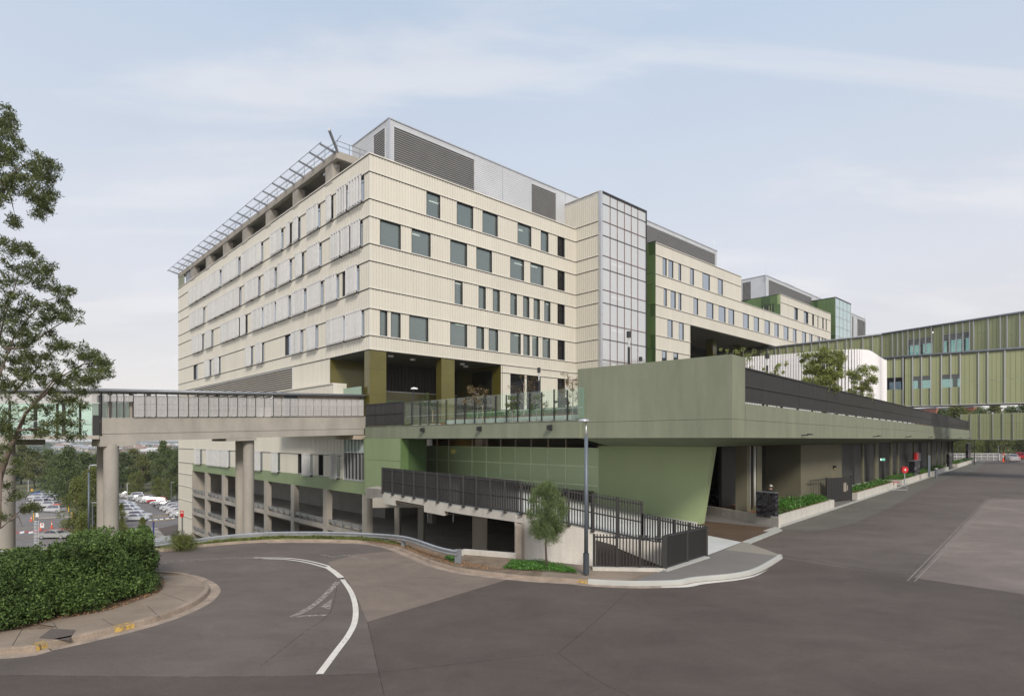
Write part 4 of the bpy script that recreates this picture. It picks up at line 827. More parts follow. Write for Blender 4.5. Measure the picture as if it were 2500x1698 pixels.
for i in range(len(pe)-1): bx('glass_pane', balg, G, FB, -2.40, -2.385, pe[i+1]+.02, pe[i]-.02, 6.2, 7.9)
bx('mid_rail', alu, G, FB, -2.36, -2.33, pe[-1], pe[0], 6.78, 6.81)
# ================================================================== elevated walkway on the left
KS = .031
def FK(u, v, z): return FB(u, v, z+KS*u)
def PK(v0): return lambda a, b, c: FK(a, v0-b, c)
UL = -20.7; vF = .70; vBk = 4.5
WK = thing('elevated_walkway', 'covered concrete footbridge with mesh sides on round piers running into the cream building', 'footbridge', FB(UL, vF, 0), ang)
bx('edge_beam', conc, WK, FK, UL, -.02, vF, vF+.35, 6.02, 7.17); bx('edge_beam', conc, WK, FK, UL, -.02, vBk-.35, vBk, 6.02, 7.17)
bx('deck', conc, WK, FK, UL, -.15, vF+.03, vBk, 5.45, 6.0)
bx('bearing', concd, WK, FB, -1.2, -.05, vF+.1, vBk, 5.0, 5.4)
bx('roof', silver, WK, FK, UL-.3, 0, vF+.1, vBk+.3, 9.12, 9.2)
mb = MB(FK)
k = 0
while k*.35 < 20.5: mb.box(UL+k*.35, UL+k*.35+.12, vF+.1, vBk+.3, 9.2, 9.245); k += 1
mb.build('roof_ribs', silver, WK)
mb = MB(FK); mb.tube([(UL-.3, vF-.05, 9.10), (0, vF-.05, 9.10)], .13, 10); mb.build('gutter_pipe', galvd, WK, smooth=True)
mx = [QG(x) for x in (37, 115, 195, 275, 357, 437, 512, 588, 662, 732, 803, 875, 940, 1008, 1073, 1135, 1198, 1260, 1320, 1382, 1440, 1500, 1552, 1600)]; mx = [260, 284, 297, 310, 322]+[400+ (x-400) for x in mx][1:]
um = [uB(320+(435-320)*k/5, vF) for k in range(5)]; um = [uB(x, vF) for x in [251, 268, 285, 302, 325, 330, 353, 381, 408]+mx[5:]]
um = sorted(set(um)); um = [u for i, u in enumerate(um) if i == 0 or u-um[i-1] > .35]
meshs = mesh_mat('perforated_mesh', (.58, .55, .54), .5)
usolid = uB(667, vF)
for i in range(len(um)-1):
    a, b = um[i]+.04, um[i+1]-.04; low = 8.3 if b < uB(330, vF) else 7.22; top = 8.72
    o = bx('mesh_panel', meshs, WK, PK(vF), a, b, .10, .11, low, top)
    mb = MB(PK(vF))
    for z in (low, (low+top)/2-.2, (low+top)/2+.2, top-.04): mb.box(a, b, .11, .14, z, z+.035)
    for x in (a, a+(b-a)*.3, a+(b-a)*.38, a+(b-a)*.85, b-.03): mb.box(x, x+.03, .11, .14, low, top)
    mb.build('frame_bars', whitefin, o)
    if b < usolid: bx('post', gap, WK, PK(vF), um[i+1]-.03, um[i+1]+.03, -.1, .05, 7.17, 9.1)
for u_ in (-20.2, -18.9, -17.8, -13, -8.5): bx('column', conc, WK, FK, u_, u_+.25, vF+.25, vF+.5, 7.1, 9.1)
peach = mat('peach_wall_panel', (.56, .47, .40), .6, 0, .05); x = usolid
while x < -.1: x1 = min(x+1.15, -.05); bx('wall_panel', peach if not (uB(685, vF) < x < uB(706, vF)) else pole, WK, PK(vF+.5), x+.01, x1, -.1, 0, 7.17, 9.08); x = x1
bx('bridge_floor', concd, WK, FK, UL, 0, vF+.35, vBk-.35, 6.0, 6.08); bx('far_mesh', meshs, WK, FK, UL, usolid, vBk-.1, vBk-.09, 7.17, 9.0)
mb = MB(); mb.tube([FK(usolid-.1, vF-.05, 9.1), FK(usolid-.1, vF-.05, 8.8), FK(usolid-.4, vF-.05, 8.6)], .05, 6); mb.build('drain_spout', whitefin, WK)
# straight part to the left
YL = FB(UL, vF, 0)[1]; XL = FB(UL, vF, 0)[0]
def FL(a, b, c): return (XL-a, YL+b, c)          # a leftwards, b away
L1 = 22
WL = thing('elevated_walkway', 'glazed thin-deck stretch of the footbridge half hidden by the eucalypt', 'footbridge', (XL, YL, 0))
bx('deck', conc, WL, FL, .02, L1, -.1, 3.6, 5.02, 5.28); bx('roof', silver, WL, FL, -.1, L1, -.1, 3.9, 8.47, 8.55)
mb = MB(FL); mb.tube([(0, -.1, 8.45), (L1, -.1, 8.45)], .13, 10); mb.build('gutter_pipe', galvd, WL, smooth=True)
mb = MB(FL)
bx('stair_box', fence, WL, FL, .02, .5, -.05, .0, 5.28, 6.7); bx('stair_box', fence, WL, FL, 9.0+4.5, 15+4, -.05, 0, 5.28, 6.4)
for i, a in enumerate((.02, 1.45, 2.6, 3.05, 4.6, 6.4, 8.4, 9.2, 10.6, 12.5, 14.2, 16, 18, 20)):
    w = .05 if i % 2 else .09; bx('post', fence, WL, FL, a-w, a+w, -.02, .1, 5.28, 8.45)
    if i < 13: bx('glass_pane', tintg, WL, FL, a+w, (.02, 1.45, 2.6, 3.05, 4.6, 6.4, 8.4, 9.2, 10.6, 12.5, 14.2, 16, 18, 20)[i+1]-.09, .03, .05, 5.35, 7.75)
bx('glass_pane', tintg, WL, FL, 0, L1, 3.3, 3.32, 5.35, 7.75); bx('mesh_panel', meshs, WL, FL, .2, L1, -.06, -.05, 7.55, 8.15)
mb = MB(FL); mb.box(0, L1, -.08, -.03, 8.12, 8.18); mb.box(0, L1, -.08, -.03, 7.52, 7.57); mb.box(0, L1, -.04, 0, 6.25, 6.3); mb.box(0, L1, 3.3, 3.35, 6.1, 6.16); mb.build('rails', whitefin, WL)
# piers
def pier(x, y, r, zt, zb, parent): mb = MB(); mb.lathe((x, y, zb), [(r, 0), (r, zt-zb)], 28); o = mb.build('pier', concp_ if False else conc, parent, smooth=True); return o
cpx = lambda px, Y: ((px-CX)/F*Y, Y)
for (px, Y, r) in ((271.5, 42.2, .47), (254, 45.5, .47)): pier(*cpx(px, Y), r, 4.66, -11, WK)
for (px, Y, r) in ((607, 49.0, .43), (588, 50.6, .43)): pier(*cpx(px, Y), r, 4.95, -9, WK)
for (px, Y, r) in ((9, 42.4, .66), (-14, 44, .66)): pier(*cpx(px, Y), r, 4.9, -11, WL)
bx('pier_cap', conc, WK, FK, UL-.02, UL+2.15, vF-.01, vBk, 5.25-.12, 5.46); u_ = uB(585, vF); bx('pier_cap', conc, WK, FK, u_-1.0, uB(626, vF), vF+.0, vBk, 4.98+.25, 5.44)
bx('pier_cap', conc, WL, FL, 6.4, 10.3, -.1, 3.2, 4.6, 5.0)

# ================================================================== green sky bridges on the right
def skybridge(name, label, pts, z0, z1, wins, depth=4.5, ms=1.35, pipes=True):
    t = thing(name, label, 'sky bridge', (pts[0][0], pts[0][1], z0), 0)
    for s in range(len(pts)-1):
        a = Vector((*pts[s], 0)); b = Vector((*pts[s+1], 0)); L_ = (b-a).length; d = (b-a)/L_; nn = Vector((-d.y, d.x, 0))
        if nn.y > 0: nn = -nn                     # outward = towards the photographer
        def Fs(p, o, z, a=a, d=d, nn=nn): q = a+d*p+nn*o; return (q.x, q.y, z)
        ws = sorted([w for w in wins if w[0] == s], key=lambda w: w[1])
        x = 0; k = 0
        while x < L_-.05:
            w = ms*random.choice((.55, 1.0, 1.0, 1.25)); x1 = min(x+w, L_)
            hit = [q for q in ws if x < q[2]-.05 and x1 > q[1]+.05]
            if hit:
                q = hit[0]
                if x < q[1]-.3: x1 = q[1]
                elif x < q[1]+.01 or x >= q[1]-.3: x = q[1] if x < q[1] else x; x1 = min(q[2], x+(q[2]-q[1])/q[5])
            inw = [q for q in ws if x >= q[1]-.02 and x1 <= q[2]+.02]
            segs = [(z0, z1)]
            if inw: q = inw[0]; segs = [(z0, q[3]), (q[4], z1)]
            for (za, zb) in segs:
                n = max(1, round((x1-x)/.45)); zm = za+(zb-za)*random.choice((.45, .62))
                for c0, c1 in ([(za, zm-.01), (zm+.01, zb)] if zb-za > 3 else [(za, zb)]): bx('green_panel', gbridge, t, Fs, x+.01, x1-.01, -.12, 0, c0, c1)
                for j in range(1, n): bx('seam', gmid, t, Fs, x+(x1-x)*j/n-.012, x+(x1-x)*j/n+.012, -.01, .015, za, zb)
            if inw:
                q = inw[0]; bx('window_pane', glass_k if q[6] == 0 else greyg, t, Fs, x+.03, x1-.03, -.15, -.12, q[3], q[4])
                if q[7]:
                    mb = MB(Fs)
                    for kk in range(4): mb.box(x, x1, -.05, .12, q[4]-.15-.28*kk, q[4]-.09-.28*kk)
                    mb.build('louvre_blade', alu, t)
            bx('mullion', alu, t, Fs, x-.05, x+.05, -.05, .18, z0, z1); x = x1; k += 1
        bx('mullion', alu, t, Fs, L_-.05, L_+.05, -.05, .18, z0, z1)
        # floor, roof, far wall with its strip window
        bx('floor', concd, t, Fs, 0, L_, -depth, -.12, z0-.02, z0+.35); bx('roof', silver, t, Fs, 0, L_, -depth, -.1, z1-.12, z1)
        zz0 = [q for q in ws]; fz0, fz1 = (zz0[0][3]+.2, zz0[0][4]-.2) if zz0 else (z0+1.6, z0+2.6)
        bx('far_wall', brownw, t, Fs, 0, L_, -depth, -depth+.1, z0, fz0); bx('far_wall', brownw, t, Fs, 0, L_, -depth, -depth+.1, fz1, z1)
        bx('far_pane', cyang, t, Fs, 0, L_, -depth+.03, -depth+.05, fz0, fz1)
        x = 0
        while x < L_: bx('far_wall', brownw, t, Fs, x, x+.5, -depth, -depth+.1, fz0, fz1); x += 1.9
        bx('inner_ceiling', innerd, t, Fs, 0, L_, -depth+.1, -.2, z1-.5, z1-.3)
        for q in ws: bx('ceiling_light', lamp_e, t, Fs, q[1]+.6, q[1]+.75, -depth+.8, -1.0, z1-.6, z1-.55)
        if pipes: mb = MB(Fs); mb.tube([(0, .1, z1+.05), (L_, .1, z1+.05)], .16, 10); mb.build('edge_pipe', pole if name == 'x' else galvd, t, smooth=True)
        bx('edge_trim', alu, t, Fs, 0, L_, -.02, .12, z0-.06, z0+.03)
    return t
def onseg(px, a, b):
    k = (px-CX)/F; ax, ay = a; dx, dy = b[0]-a[0], b[1]-a[1]; L_ = math.hypot(dx, dy); s = (ax-k*ay)/(k*dy-dx)*L_; return s
U0, U1, U2, U3 = (73.4, 59.0), (57.1, 90.8), (42.1, 108.5), (28, 125)
def wn(pts, s, xa, xb, zlo, zhi, nsub, tint, lou):
    a, b = sorted((onseg(xa, pts[s], pts[s+1]), onseg(xb, pts[s], pts[s+1]))); return (s, a, b, zlo, zhi, nsub, tint, lou)
up = [U0, U1, U2, U3]
skybridge('upper_sky_bridge', 'higher green panelled sky bridge climbing to the right edge with louvred windows', up, 16.3, 21.15,
          [wn(up, 0, Q6(1690), Q6(1900), 16.9, 19.8, 4, 1, 1), wn(up, 0, Q6(1413), Q6(1600), 16.9, 19.8, 4, 1, 1)])
lo = [(81, 53.8), (49.7, 79.0)]
skybridge('lower_sky_bridge', 'lower green panelled sky bridge with three strip windows crossing over the terrace', lo, 9.35, 15.8,
          [wn(lo, 0, Q6(1675), Q6(1822), 11.6, 13.2, 2, 1, 0), wn(lo, 0, Q6(1448), Q6(1590), 11.6, 13.2, 2, 1, 0), wn(lo, 0, Q6(1240), Q6(1372), 11.6, 13.2, 2, 0, 0)], ms=1.6)
fb = [(110, 107), (94.5, 124.0)]
skybridge('far_sky_bridge', 'low green link bridge over the far end of the road', fb, 5.0, 10.3, [], ms=1.6, pipes=False)
# white pavilion
PVt = thing('white_pavilion', 'white pavilion wrapped in vertical battens with rounded corner standing on the terrace', 'pavilion', (36, 60, 6))
def rounded():
    c = Vector((36.0, 60.0)); l = Vector((at(1795, 870, 67.5)[0], 67.5)); r = Vector((44.5, 70.0)); d1 = (l-c).normalized(); d2 = (r-c).normalized(); out_ = []
    L_ = (l-c).length; s = L_
    while s > 3.2: out_.append(c+d1*s); s -= .27
    for k in range(17): t_ = k/16; out_.append((1-t_)**2*(c+d1*3)+2*t_*(1-t_)*c+t_*t_*(c+d2*3))
    s = 3.4
    while s < (r-c).length: out_.append(c+d2*s); s += .27
    return out_
RP = rounded(); ctr = Vector((38, 70))
mb = MB(); inn = [p+(ctr-p).normalized()*.5 for p in RP]; mb.prism([tuple(p) for p in inn]+[(inn[-1].x, inn[-1].y+6), (inn[0].x, inn[0].y+6)], 6, 14.0); mb.build('inner_wall', mat('pavilion_inner', (.52, .50, .51), .6), PVt)
for i, p in enumerate(RP):
    d = (ctr-p).normalized(); n_ = Vector((-d.y, d.x)); z1 = 14.33-.28*0; a = p; q = [(a.x-n_.x*.09, a.y-n_.y*.09), (a.x+n_.x*.09, a.y+n_.y*.09), (a.x+n_.x*.09+d.x*.12, a.y+n_.y*.09+d.y*.12), (a.x-n_.x*.09+d.x*.12, a.y-n_.y*.09+d.y*.12)]
    mb = MB(); mb.prism(q, 6.0, z1); mb.build('batten', whited, PVt)
for z in (13.3, 12.6, 7.2):
    mb = MB(); A_ = [Vector((p.x, p.y, z)) for p in [p+(ctr-p).normalized()*.2 for p in RP]]; B_ = [Vector((p.x, p.y, z)) for p in [p+(ctr-p).normalized()*.32 for p in RP]]; strip(mb, A_, B_); strip(mb, [v+Vector((0, 0, .1)) for v in A_], [v+Vector((0, 0, .1)) for v in B_]); strip(mb, A_, [v+Vector((0, 0, .1)) for v in A_]); mb.build('ring_rail', whited, PVt)

# ================================================================== ramp, retaining wall, palisade fences
FT = {934: (33.0, 1140.8, 1201.4), 1122: (28.2, 1159, 1234), 1268: (25.0, 1174, 1253), 1431: (24.7, 1200.5, 1291), 1566: (24.5, 1223, 1319.5)}
ks = sorted(FT)
def ramp(px):
    for a, b in zip(ks, ks[1:]):
        if px <= b or b == ks[-1]:
            t = (px-a)/(b-a); Ya, ta, ba = FT[a]; Yb, tb, bb = FT[b]
            Y = 1/((1-t)/Ya+t/Yb); top_ = ta+(tb-ta)*t; bot = ba+(bb-ba)*t; return (px-CX)/F*Y, Y, zof(bot, Y), zof(top_, Y)
RW = thing('access_ramp', 'sloping concrete ramp edge with retaining wall beneath the charcoal palisade fence', 'ramp', (ramp(1268)[0], ramp(1268)[1], 0))
mb = MB(); pxs = list(range(934, 1260, 25))+[1256]
def rampedge(px0, px1, drop, name, m, th=.35):
    mb = MB(); n = 8; A_ = []; 
    for i in range(n+1):
        px = px0+(px1-px0)*i/n; x, y, z, _ = ramp(px); A_.append((x, y, z))
    fr = [(x, y, z) for x, y, z in A_]; lo_ = [(x, y, (z-drop) if drop < 9 else -.3) for x, y, z in A_]; bk = [(x+.15, y+th, z) for x, y, z in A_]; bl = [(x+.15, y+th, (z-drop) if drop < 9 else -.3) for x, y, z in A_]
    m_ = n+1; mb.add(fr+lo_+bk+bl, [(i, i+1, m_+i+1, m_+i) for i in range(n)]+[(i, i+1, 2*m_+i+1, 2*m_+i) for i in range(n)]+[(2*m_+i, 2*m_+i+1, 3*m_+i+1, 3*m_+i) for i in range(n)]+[(m_+i, m_+i+1, 3*m_+i+1, 3*m_+i) for i in range(n)]+[(0, m_, 3*m_, 2*m_), (n, m_+n, 3*m_+n, 2*m_+n)])
    return mb.build(name, m, RW)
for a, b, d in ((934, 965.5, .60), (965.5, 1035, .30), (1035, 1085.5, .62), (1085.5, 1256.5, .38)): rampedge(a, b-.4, d, 'edge_beam', concw)
rampedge(1256.5, 1452, 99, 'retaining_wall', concw, .3); rampedge(1452, 1566, .45, 'edge_beam', concw)
bx('end_beam', conc, RW, FB, -2.2, -.4, -10.5, -2.3, .9, 1.9) if False else None
a = at(893, 1190, 46.0); b = at(934, 1194, 41.0); mb = MB(); mb.add([(*a[:2], a[2]), (*b[:2], b[2]), (*b[:2], b[2]-.78), (*a[:2], a[2]-.78), (a[0]+.5, a[1]+1.5, a[2]), (b[0]+.5, b[1]+1.5, b[2]), (b[0]+.5, b[1]+1.5, b[2]-.78), (a[0]+.5, a[1]+1.5, a[2]-.78)], [(0, 1, 2, 3), (0, 4, 5, 1), (4, 7, 6, 5), (1, 5, 6, 2), (0, 3, 7, 4), (3, 2, 6, 7)]); mb.build('end_beam', concd if False else conc, RW)
# ramp deck: from its edge back to the screens
e0 = [ramp(px) for px in (934, 1050, 1122, 1200, 1268, 1350, 1431, 1500, 1566)]; inner_pts = [FB(3.4, -1, 0), FB(3.4, -6, 0), FB(3.4, -9.5, 0), FB(3.4, -13, 0), FB(3.4, -17, 0), FB(3.4, -21, 0), FB(3.4, -24.3, 0), (7.6, 37.8, 0), (11.0, 34.9, 0)]
mb = MB(); A_ = [(x, y, z-.03) for x, y, z, _ in e0]+[(8.2, 25.1, .02)]; B_ = [(p[0], p[1], z) for p, z in zip(inner_pts, (1.95, 1.75, 1.6, 1.45, 1.3, 1.0, .7, .4, .1))]+[(10.95, 34.75, .015)]
n = len(A_); mb.add(A_+B_, [(i, i+1, n+i+1, n+i) for i in range(n-1)]); mb.build('ramp_deck', mat('white_concrete', (.55, .55, .52), .85, 0, .08, 1, bump=.1, bscale=20), RW)
mb = MB(); mb.add([(x, y, z-.35) for x, y, z in A_[:6]]+[(x, y, z-.35) for x, y, z in B_[:6]], [(i, i+1, 6+i+1, 6+i) for i in range(5)]); mb.build('ramp_soffit', concd, RW)
mb = MB(); mb.prism([(-2.15, 25.12), (.13, 24.25), (.2, 24.45), (-2.05, 25.35)], -.4, .30); mb.build('low_wall', concw, RW)
for (px0, px1, Y, yb) in ((1153, 1189, 34.5, 1400), (1020, 1033.5, 45, 1330), (963, 975, 47, 1320)):
    xa, xb = (px0-CX)/F*Y, (px1-CX)/F*Y; zt = 1.3 if Y < 40 else .8; bx('column', conc, RW, FW, xa, xb, Y, Y+.8, -3.9, zt)
    if px0 == 963: bx('red_band', redm, RW, FW, xa-.03, xb+.5, Y-.03, Y+.85, -.2, .45)
mb = MB(); mb.box(.15, .4, 24.5, 36, -3.9, 1.4); mb.build('side_wall', concd, RW)
bx('cross_beam', conc, RW, FW, -9, .1, 38, 38.6, .6, 1.2); mb = MB()
for z in (-.2, .4): mb.tube([(-6, 42, z), (-1.5, 41, z-.2)], .03, 5)
for x in (-6, -4.2, -1.8): mb.tube([(x, 42, .9), (x, 42, -.9)], .03, 5)
mb.build('inner_rail', galv, RW)
# flat dark sheet painted for the void's shade, plus stair wall, behind the gate
mb = MB(); mb.add([(3.3, 23.2, -.02), (5.75, 23.2, -.02), (5.75, 23.2, .35), (3.3, 23.2, 1.05)], [(0, 1, 2, 3)]); 
mb.build('recess_shade_sheet', brownw, RW)
mb = MB(); mb.add([(4.1, 23.15, .75), (5.9, 23.15, .02), (5.9, 23.15, .92), (4.1, 23.15, 1.15)], [(0, 1, 2, 3)]); mb.add([(4.1, 23.25, .75), (5.9, 23.25, .02), (5.9, 23.25, .92), (4.1, 23.25, 1.15)], [(0, 1, 2, 3)]); mb.build('stair_wall', concw, RW)
# fence builder: bars are single children sharing one mesh per run
def palisade(label, A_, n_post, spacing, bw=.045, rails=(.12, .93), posts_at=None, cat='fence', name='palisade_fence', mid=None):
    """A_: list of (x, y, zbase, ztop) along the run"""
    base = A_[0]; t = thing(name, label, cat, (base[0], base[1], base[2])); shared = {}
    L_ = [0]
    for p, q in zip(A_, A_[1:]): L_.append(L_[-1]+math.hypot(q[0]-p[0], q[1]-p[1]))
    def P_(s):
        for i in range(len(A_)-1):
            if s <= L_[i+1]+1e-6: f = (s-L_[i])/(L_[i+1]-L_[i]); return [A_[i][k]*(1-f)+A_[i+1][k]*f for k in range(4)]
        return list(A_[-1])
    s = 0; nb = int(L_[-1]/spacing); me = None
    for i in range(nb+1):
        x, y, z0, z1 = P_(L_[-1]*i/nb); h = z1-z0
        if me is None:
            o = MB().prism([(-bw/2, -bw/2), (bw/2, -bw/2), (bw/2, bw/2), (-bw/2, bw/2)], 0, 1).build('bar', fence, None); me = o
        else: o = me.copy(); COL.objects.link(o)
        o.parent = t; o.location = (x-base[0], y-base[1], z0-base[2]+.05); o.scale = (1, 1, h-.03)
        q = P_(min(L_[-1], L_[-1]*i/nb+.05)); o.rotation_euler = (0, 0, math.atan2(q[1]-y, q[0]-x) if (q[0]-x or q[1]-y) else 0)
    for r in rails:
        pts = [P_(L_[-1]*k/12) for k in range(13)]; mb = MB(); mb.tube([(p[0], p[1]-.03, p[2]+(p[3]-p[2])*r) for p in pts], .03, 4); mb.build('rail', fence, t)
    for i in range(n_post+1):
        x, y, z0, z1 = P_(L_[-1]*i/n_post); mb = MB(); mb.box(x-.045, x+.045, y-.09, y+.0, z0-.05, z1+.02); o = mb.build('post', fence, t); mb = MB(); mb.box(x-.09, x+.09, y-.14, y+.05, z0-.02, z0+.015); mb.build('foot_plate', fence, o)
    return t
palisade('tall charcoal palisade fence stepping down along the top of the concrete ramp', [ramp(px) for px in (934, 1000, 1060, 1122, 1200, 1268, 1350, 1431, 1500, 1566)], 16, .115, .05, (.06, .48, .93))
def zt(px, py, Y): return ((px-CX)/F*Y, Y, 0, zof(py, Y))
lowA = [list(zt(1568, 1254, 24.5)), list(zt(1722, 1283, 25.2))]; lowA[0][2] = .80; lowA[1][2] = .03
palisade('low charcoal palisade fence continuing from the tall fence down to the gate corner', lowA, 4, .115, .045, (.08, .90))
x0, y0, _ = gr(1450, 1386, .14); x1, y1, _ = gr(1618, 1390, .14); palisade('charcoal palisade gate in front of the dark stair recess', [(x0, y0, .15, .15+1.27), (x1, y1, .15, .15+1.24)], 3, .118, .045, (.05, .93), cat='gate', name='palisade_gate')
x0, y0, _ = gr(1624, 1390, .14); x1, y1, _ = gr(1724, 1357.5, .14); palisade('dense charcoal palisade gate turning the corner beside the pale driveway apron', [(x0, y0, .15, .15+1.27), (x1, y1, .15, .15+1.22)], 2, .085, .05, (.05, .97), cat='gate', name='palisade_gate')
mb = MB(); a = Vector(gr(1622, 1393, .15)); b = Vector(gr(1726, 1360, .15)); d = (b-a).normalized(); nn = Vector((-d.y, d.x, 0)); mb.prism([(a-nn*.12)[:2], (b-nn*.12)[:2], (b+nn*.12)[:2], (a+nn*.12)[:2]], .1, .20); structure(mb, 'kerb', kerbn)
a = Vector(gr(1447, 1390, .14)); b = Vector(gr(1624, 1393, .14)); mb = MB(); mb.prism([(a.x, a.y), (b.x, b.y), (b.x, b.y+.2), (a.x, a.y+.2)], .1, .22); structure(mb, 'kerb', concw)

# ================================================================== roadside guard rail
GRp = [(360, 1330), (400, 1326), (491, 1312.4), (552, 1304.8), (643, 1298), (735, 1296.3), (826, 1297), (917, 1301), (976, 1305.5), (1006, 1311), (1035, 1320), (1064, 1330), (1093, 1337.6), (1118, 1342)]
def railpt(px, py):
    k = min(K1, key=lambda q: abs(CX+F*q.x/q.y-px)); Y = k.y+.78; return Vector(((px-CX)/F*Y, Y, zof(py, Y)))
GP = smooth_line([railpt(px, py) for px, py in GRp], 5); GP = [GP[0]+Vector((-8, -1.8, .0))]+GP
GRt = thing('guard_rail', 'long curving galvanised steel guard rail along the outside of the road bend', 'guard rail', tuple(GP[0]))
prof = [(.0, .0), (.05, -.035), (.05, -.075), (.0, -.11), (.0, -.13), (.05, -.165), (.05, -.205), (.0, -.24)]
mb = MB(); rows = [[Vector((p.x, p.y, p.z+dz)) for p in offs(GP, -.04-d)] for d, dz in prof]; 
for r0, r1 in zip(rows, rows[1:]): strip(mb, r0, r1)
mb.build('rail_beam', galv, GRt, smooth=True)
for px in (395, 465, 537, 607, 672, 738, 798, 853, 903, 948, 987, 1118):
    p = min(GP, key=lambda q: abs(CX+F*q.x/q.y-px)); w = .09 if px < 1100 else .13; bx('post', galvd, GRt, FW, p.x-w, p.x+w, p.y+.0, p.y+.12, p.z-.8, p.z-.05 if px < 1100 else p.z+.03)

# ================================================================== lamp posts
def lamp_post(name, label, base, h, r=.075, sleeve=.75, bent=False, headw=.32, group=None):
    t = thing(name, label, 'street lamp', base, 0, group); x, y, z = base
    mb = MB(); mb.tube([(x, y, z+.0), (x, y, z+sleeve)], r*1.45, 14); mb.build('sleeve', poled, t, smooth=False)
    mb = MB()
    if bent:
        mb.tube([(x, y, z+sleeve), (x, y, z+h-.8)], [r, r*.85], 12); mb.build('pole', pole, t, smooth=True); mb = MB(); mb.tube([(x, y, z+h-.8), (x+.02, y, z+h-.3), (x+.15, y, z+h-.05), (x+.6, y, z+h)], r*.7, 10); mb.build('arm', alu, t, smooth=True)
        mb = MB(); mb.box(x+.5, x+1.35, y-.16, y+.16, z+h-.06, z+h+.05); mb.build('lamp_head', alu, t)
    else:
        mb.tube([(x, y, z+sleeve), (x, y, z+h-.55)], [r, r*.9], 12); mb.build('pole', pole, t, smooth=True)
        mb = MB(); mb.tube([(x, y, z+h-.56), (x, y, z+h-.35), (x, y, z+h-.05)], [r*.7, r*.35, r*.3], 10); mb.build('neck', alu, t, smooth=True)
        mb = MB(); mb.lathe((x-.08, y, z+h), [(.02, .10), (headw*.5, .07), (headw*.72, .0), (headw*.5, -.02), (.02, -.02)], 20); mb.build('lamp_head', alu, t, smooth=True)
    return t
b = gr(1431, 1400, .15); lamp_post('street_lamp', 'grey street lamp with flat disc head standing on the footpath beside the gate', b, 5.62-.12)
b = ((217-CX)/F*60, 60, -9.5); lamp_post('street_lamp', 'grey street lamp with bent arm rising behind the hedge by the round pier', b, 11.9, .11, .9, True)
def terrace_lamp(label, px, ytop, ybot, Y, w=.13):
    x = (px-CX)/F*Y; z1 = zof(ytop, Y); z0 = 6.0; t = thing('terrace_lamp', label, 'lamp post', (x, Y, z0), 0, 'black lamp posts on the terrace')
    mb = MB(); mb.tube([(x, Y, z0), (x, Y, z1-.95)], w*.55, 10); mb.build('pole', blackm, t); mb = MB(); mb.lathe((x, Y, z1-.95), [(w*.45, 0), (w*.45, .6)], 10); mb.build('lamp_glass', whitefin, t); mb = MB(); mb.lathe((x, Y, z1-.36), [(w, 0), (w, .36), (.01, .36)], 12); mb.build('lamp_cap', blackm, t)
terrace_lamp('tall black terrace lamp in front of the milky glass stair tower', Q5(601), 440+1265/3.43, 0, 36, .14); terrace_lamp('black terrace lamp in front of the two ground floor windows', Q4(1765), 700+763/3.873, 0, 43, .12)
terrace_lamp('black terrace lamp peeping over the block at the foot of the glass stair tower', Q5(700), 440+1478/3.43, 0, 52, .16); terrace_lamp('short black terrace lamp at the right end of the glass balustrade', Q4(2033), 700+875/3.873, 0, 40, .09); terrace_lamp('black terrace lamp in front of the white pavilion', Q6(300), 640+722/3.228, 0, 48, .16)
x, y = cpx(Q4(575), 47); t = thing('terrace_lamp', 'slim terrace lamp with white disc head beside the olive corner column', 'lamp post', (x, y, 6.0)); mb = MB(); mb.tube([(x, y, 6), (x, y, 8.95)], .06, 8); mb.build('pole', fence, t); mb = MB(); mb.lathe((x+.1, y, 9.0), [(.01, .16), (.25, .1), (.3, 0), (.01, -.02)], 14); mb.build('lamp_head', white, t)

# ================================================================== planters and things under the canopy
def planter(label, p0, p1, h=.6, q1=2.3, first=False):
    t = thing('concrete_planter', label, 'planter', FC(p0, .63, 0), math.atan2(E1[1], E1[0]), 'concrete planters along the kerb')
    bx('front_wall', concw, t, FC, p0, p1, .63, .80, 0, h); p0b = p0+1.9 if first else p0+.17
    if not first: bx('end_wall', concw, t, FC, p0, p0+.17, .80, q1, 0, h)
    bx('end_wall', concw, t, FC, p1-.17, p1, .80, q1, 0, h); bx('mulch_bed', soil, t, FC, p0b, p1-.17, .8, q1, 0, h-.04); return t
def grassy(label, p0, p1, q0, q1, z, n, h, m=leaf_g, name='strappy_grass', w=.035):
    c = np.empty((n, 3)); pp_ = rng.random(n)*(p1-p0)+p0; qq = rng.random(n)*(q1-q0)+q0; zz = z+rng.random(n)*h*.75*(.6+.4*np.sin(pp_*3+qq*2))
    for i in range(3): c[:, i] = [FC(a, b, 0)[i] for a, b in zip(pp_, qq)] if i < 2 else zz
    o = leafcloud(name, c, m, h*.8, w, droop=-.35, origin=FC(p0, q0, z)); tagp(o, label, 'plants', kind='stuff'); return o
p1e = pC(2037, .63)
pl = planter('nearest concrete planter with its long return wall beside the brown driveway', pC(1901, .63), p1e, first=True)
a = Vector(gr(1901, 1288)); b = Vector(gr(1717, 1255)); d = (b-a).normalized(); nn = Vector((d.y, -d.x, 0)); 
if nn.y < 0: nn = -nn
mb = MB(); mb.prism([tuple((a)[:2]), tuple(b[:2]), tuple((b+nn*.17)[:2]), tuple((a+nn*.17)[:2])], 0, .6); mb.build('return_wall', concw, pl)
mb = MB(); pA0 = pC(1901, .63); mb.prism([tuple((a+nn*.17+d*.2)[:2]), tuple((b+nn*.17)[:2]), (b.x+3.5, b.y+3), FC(13, 4.4, 0)[:2], FC(13, 2.32, 0)[:2], FC(pA0+1.9, 2.32, 0)[:2], FC(pA0+.45, .82, 0)[:2]], 0, .55); mb.build('mulch_bed', soil, pl)
pA = pC(1901, .63)
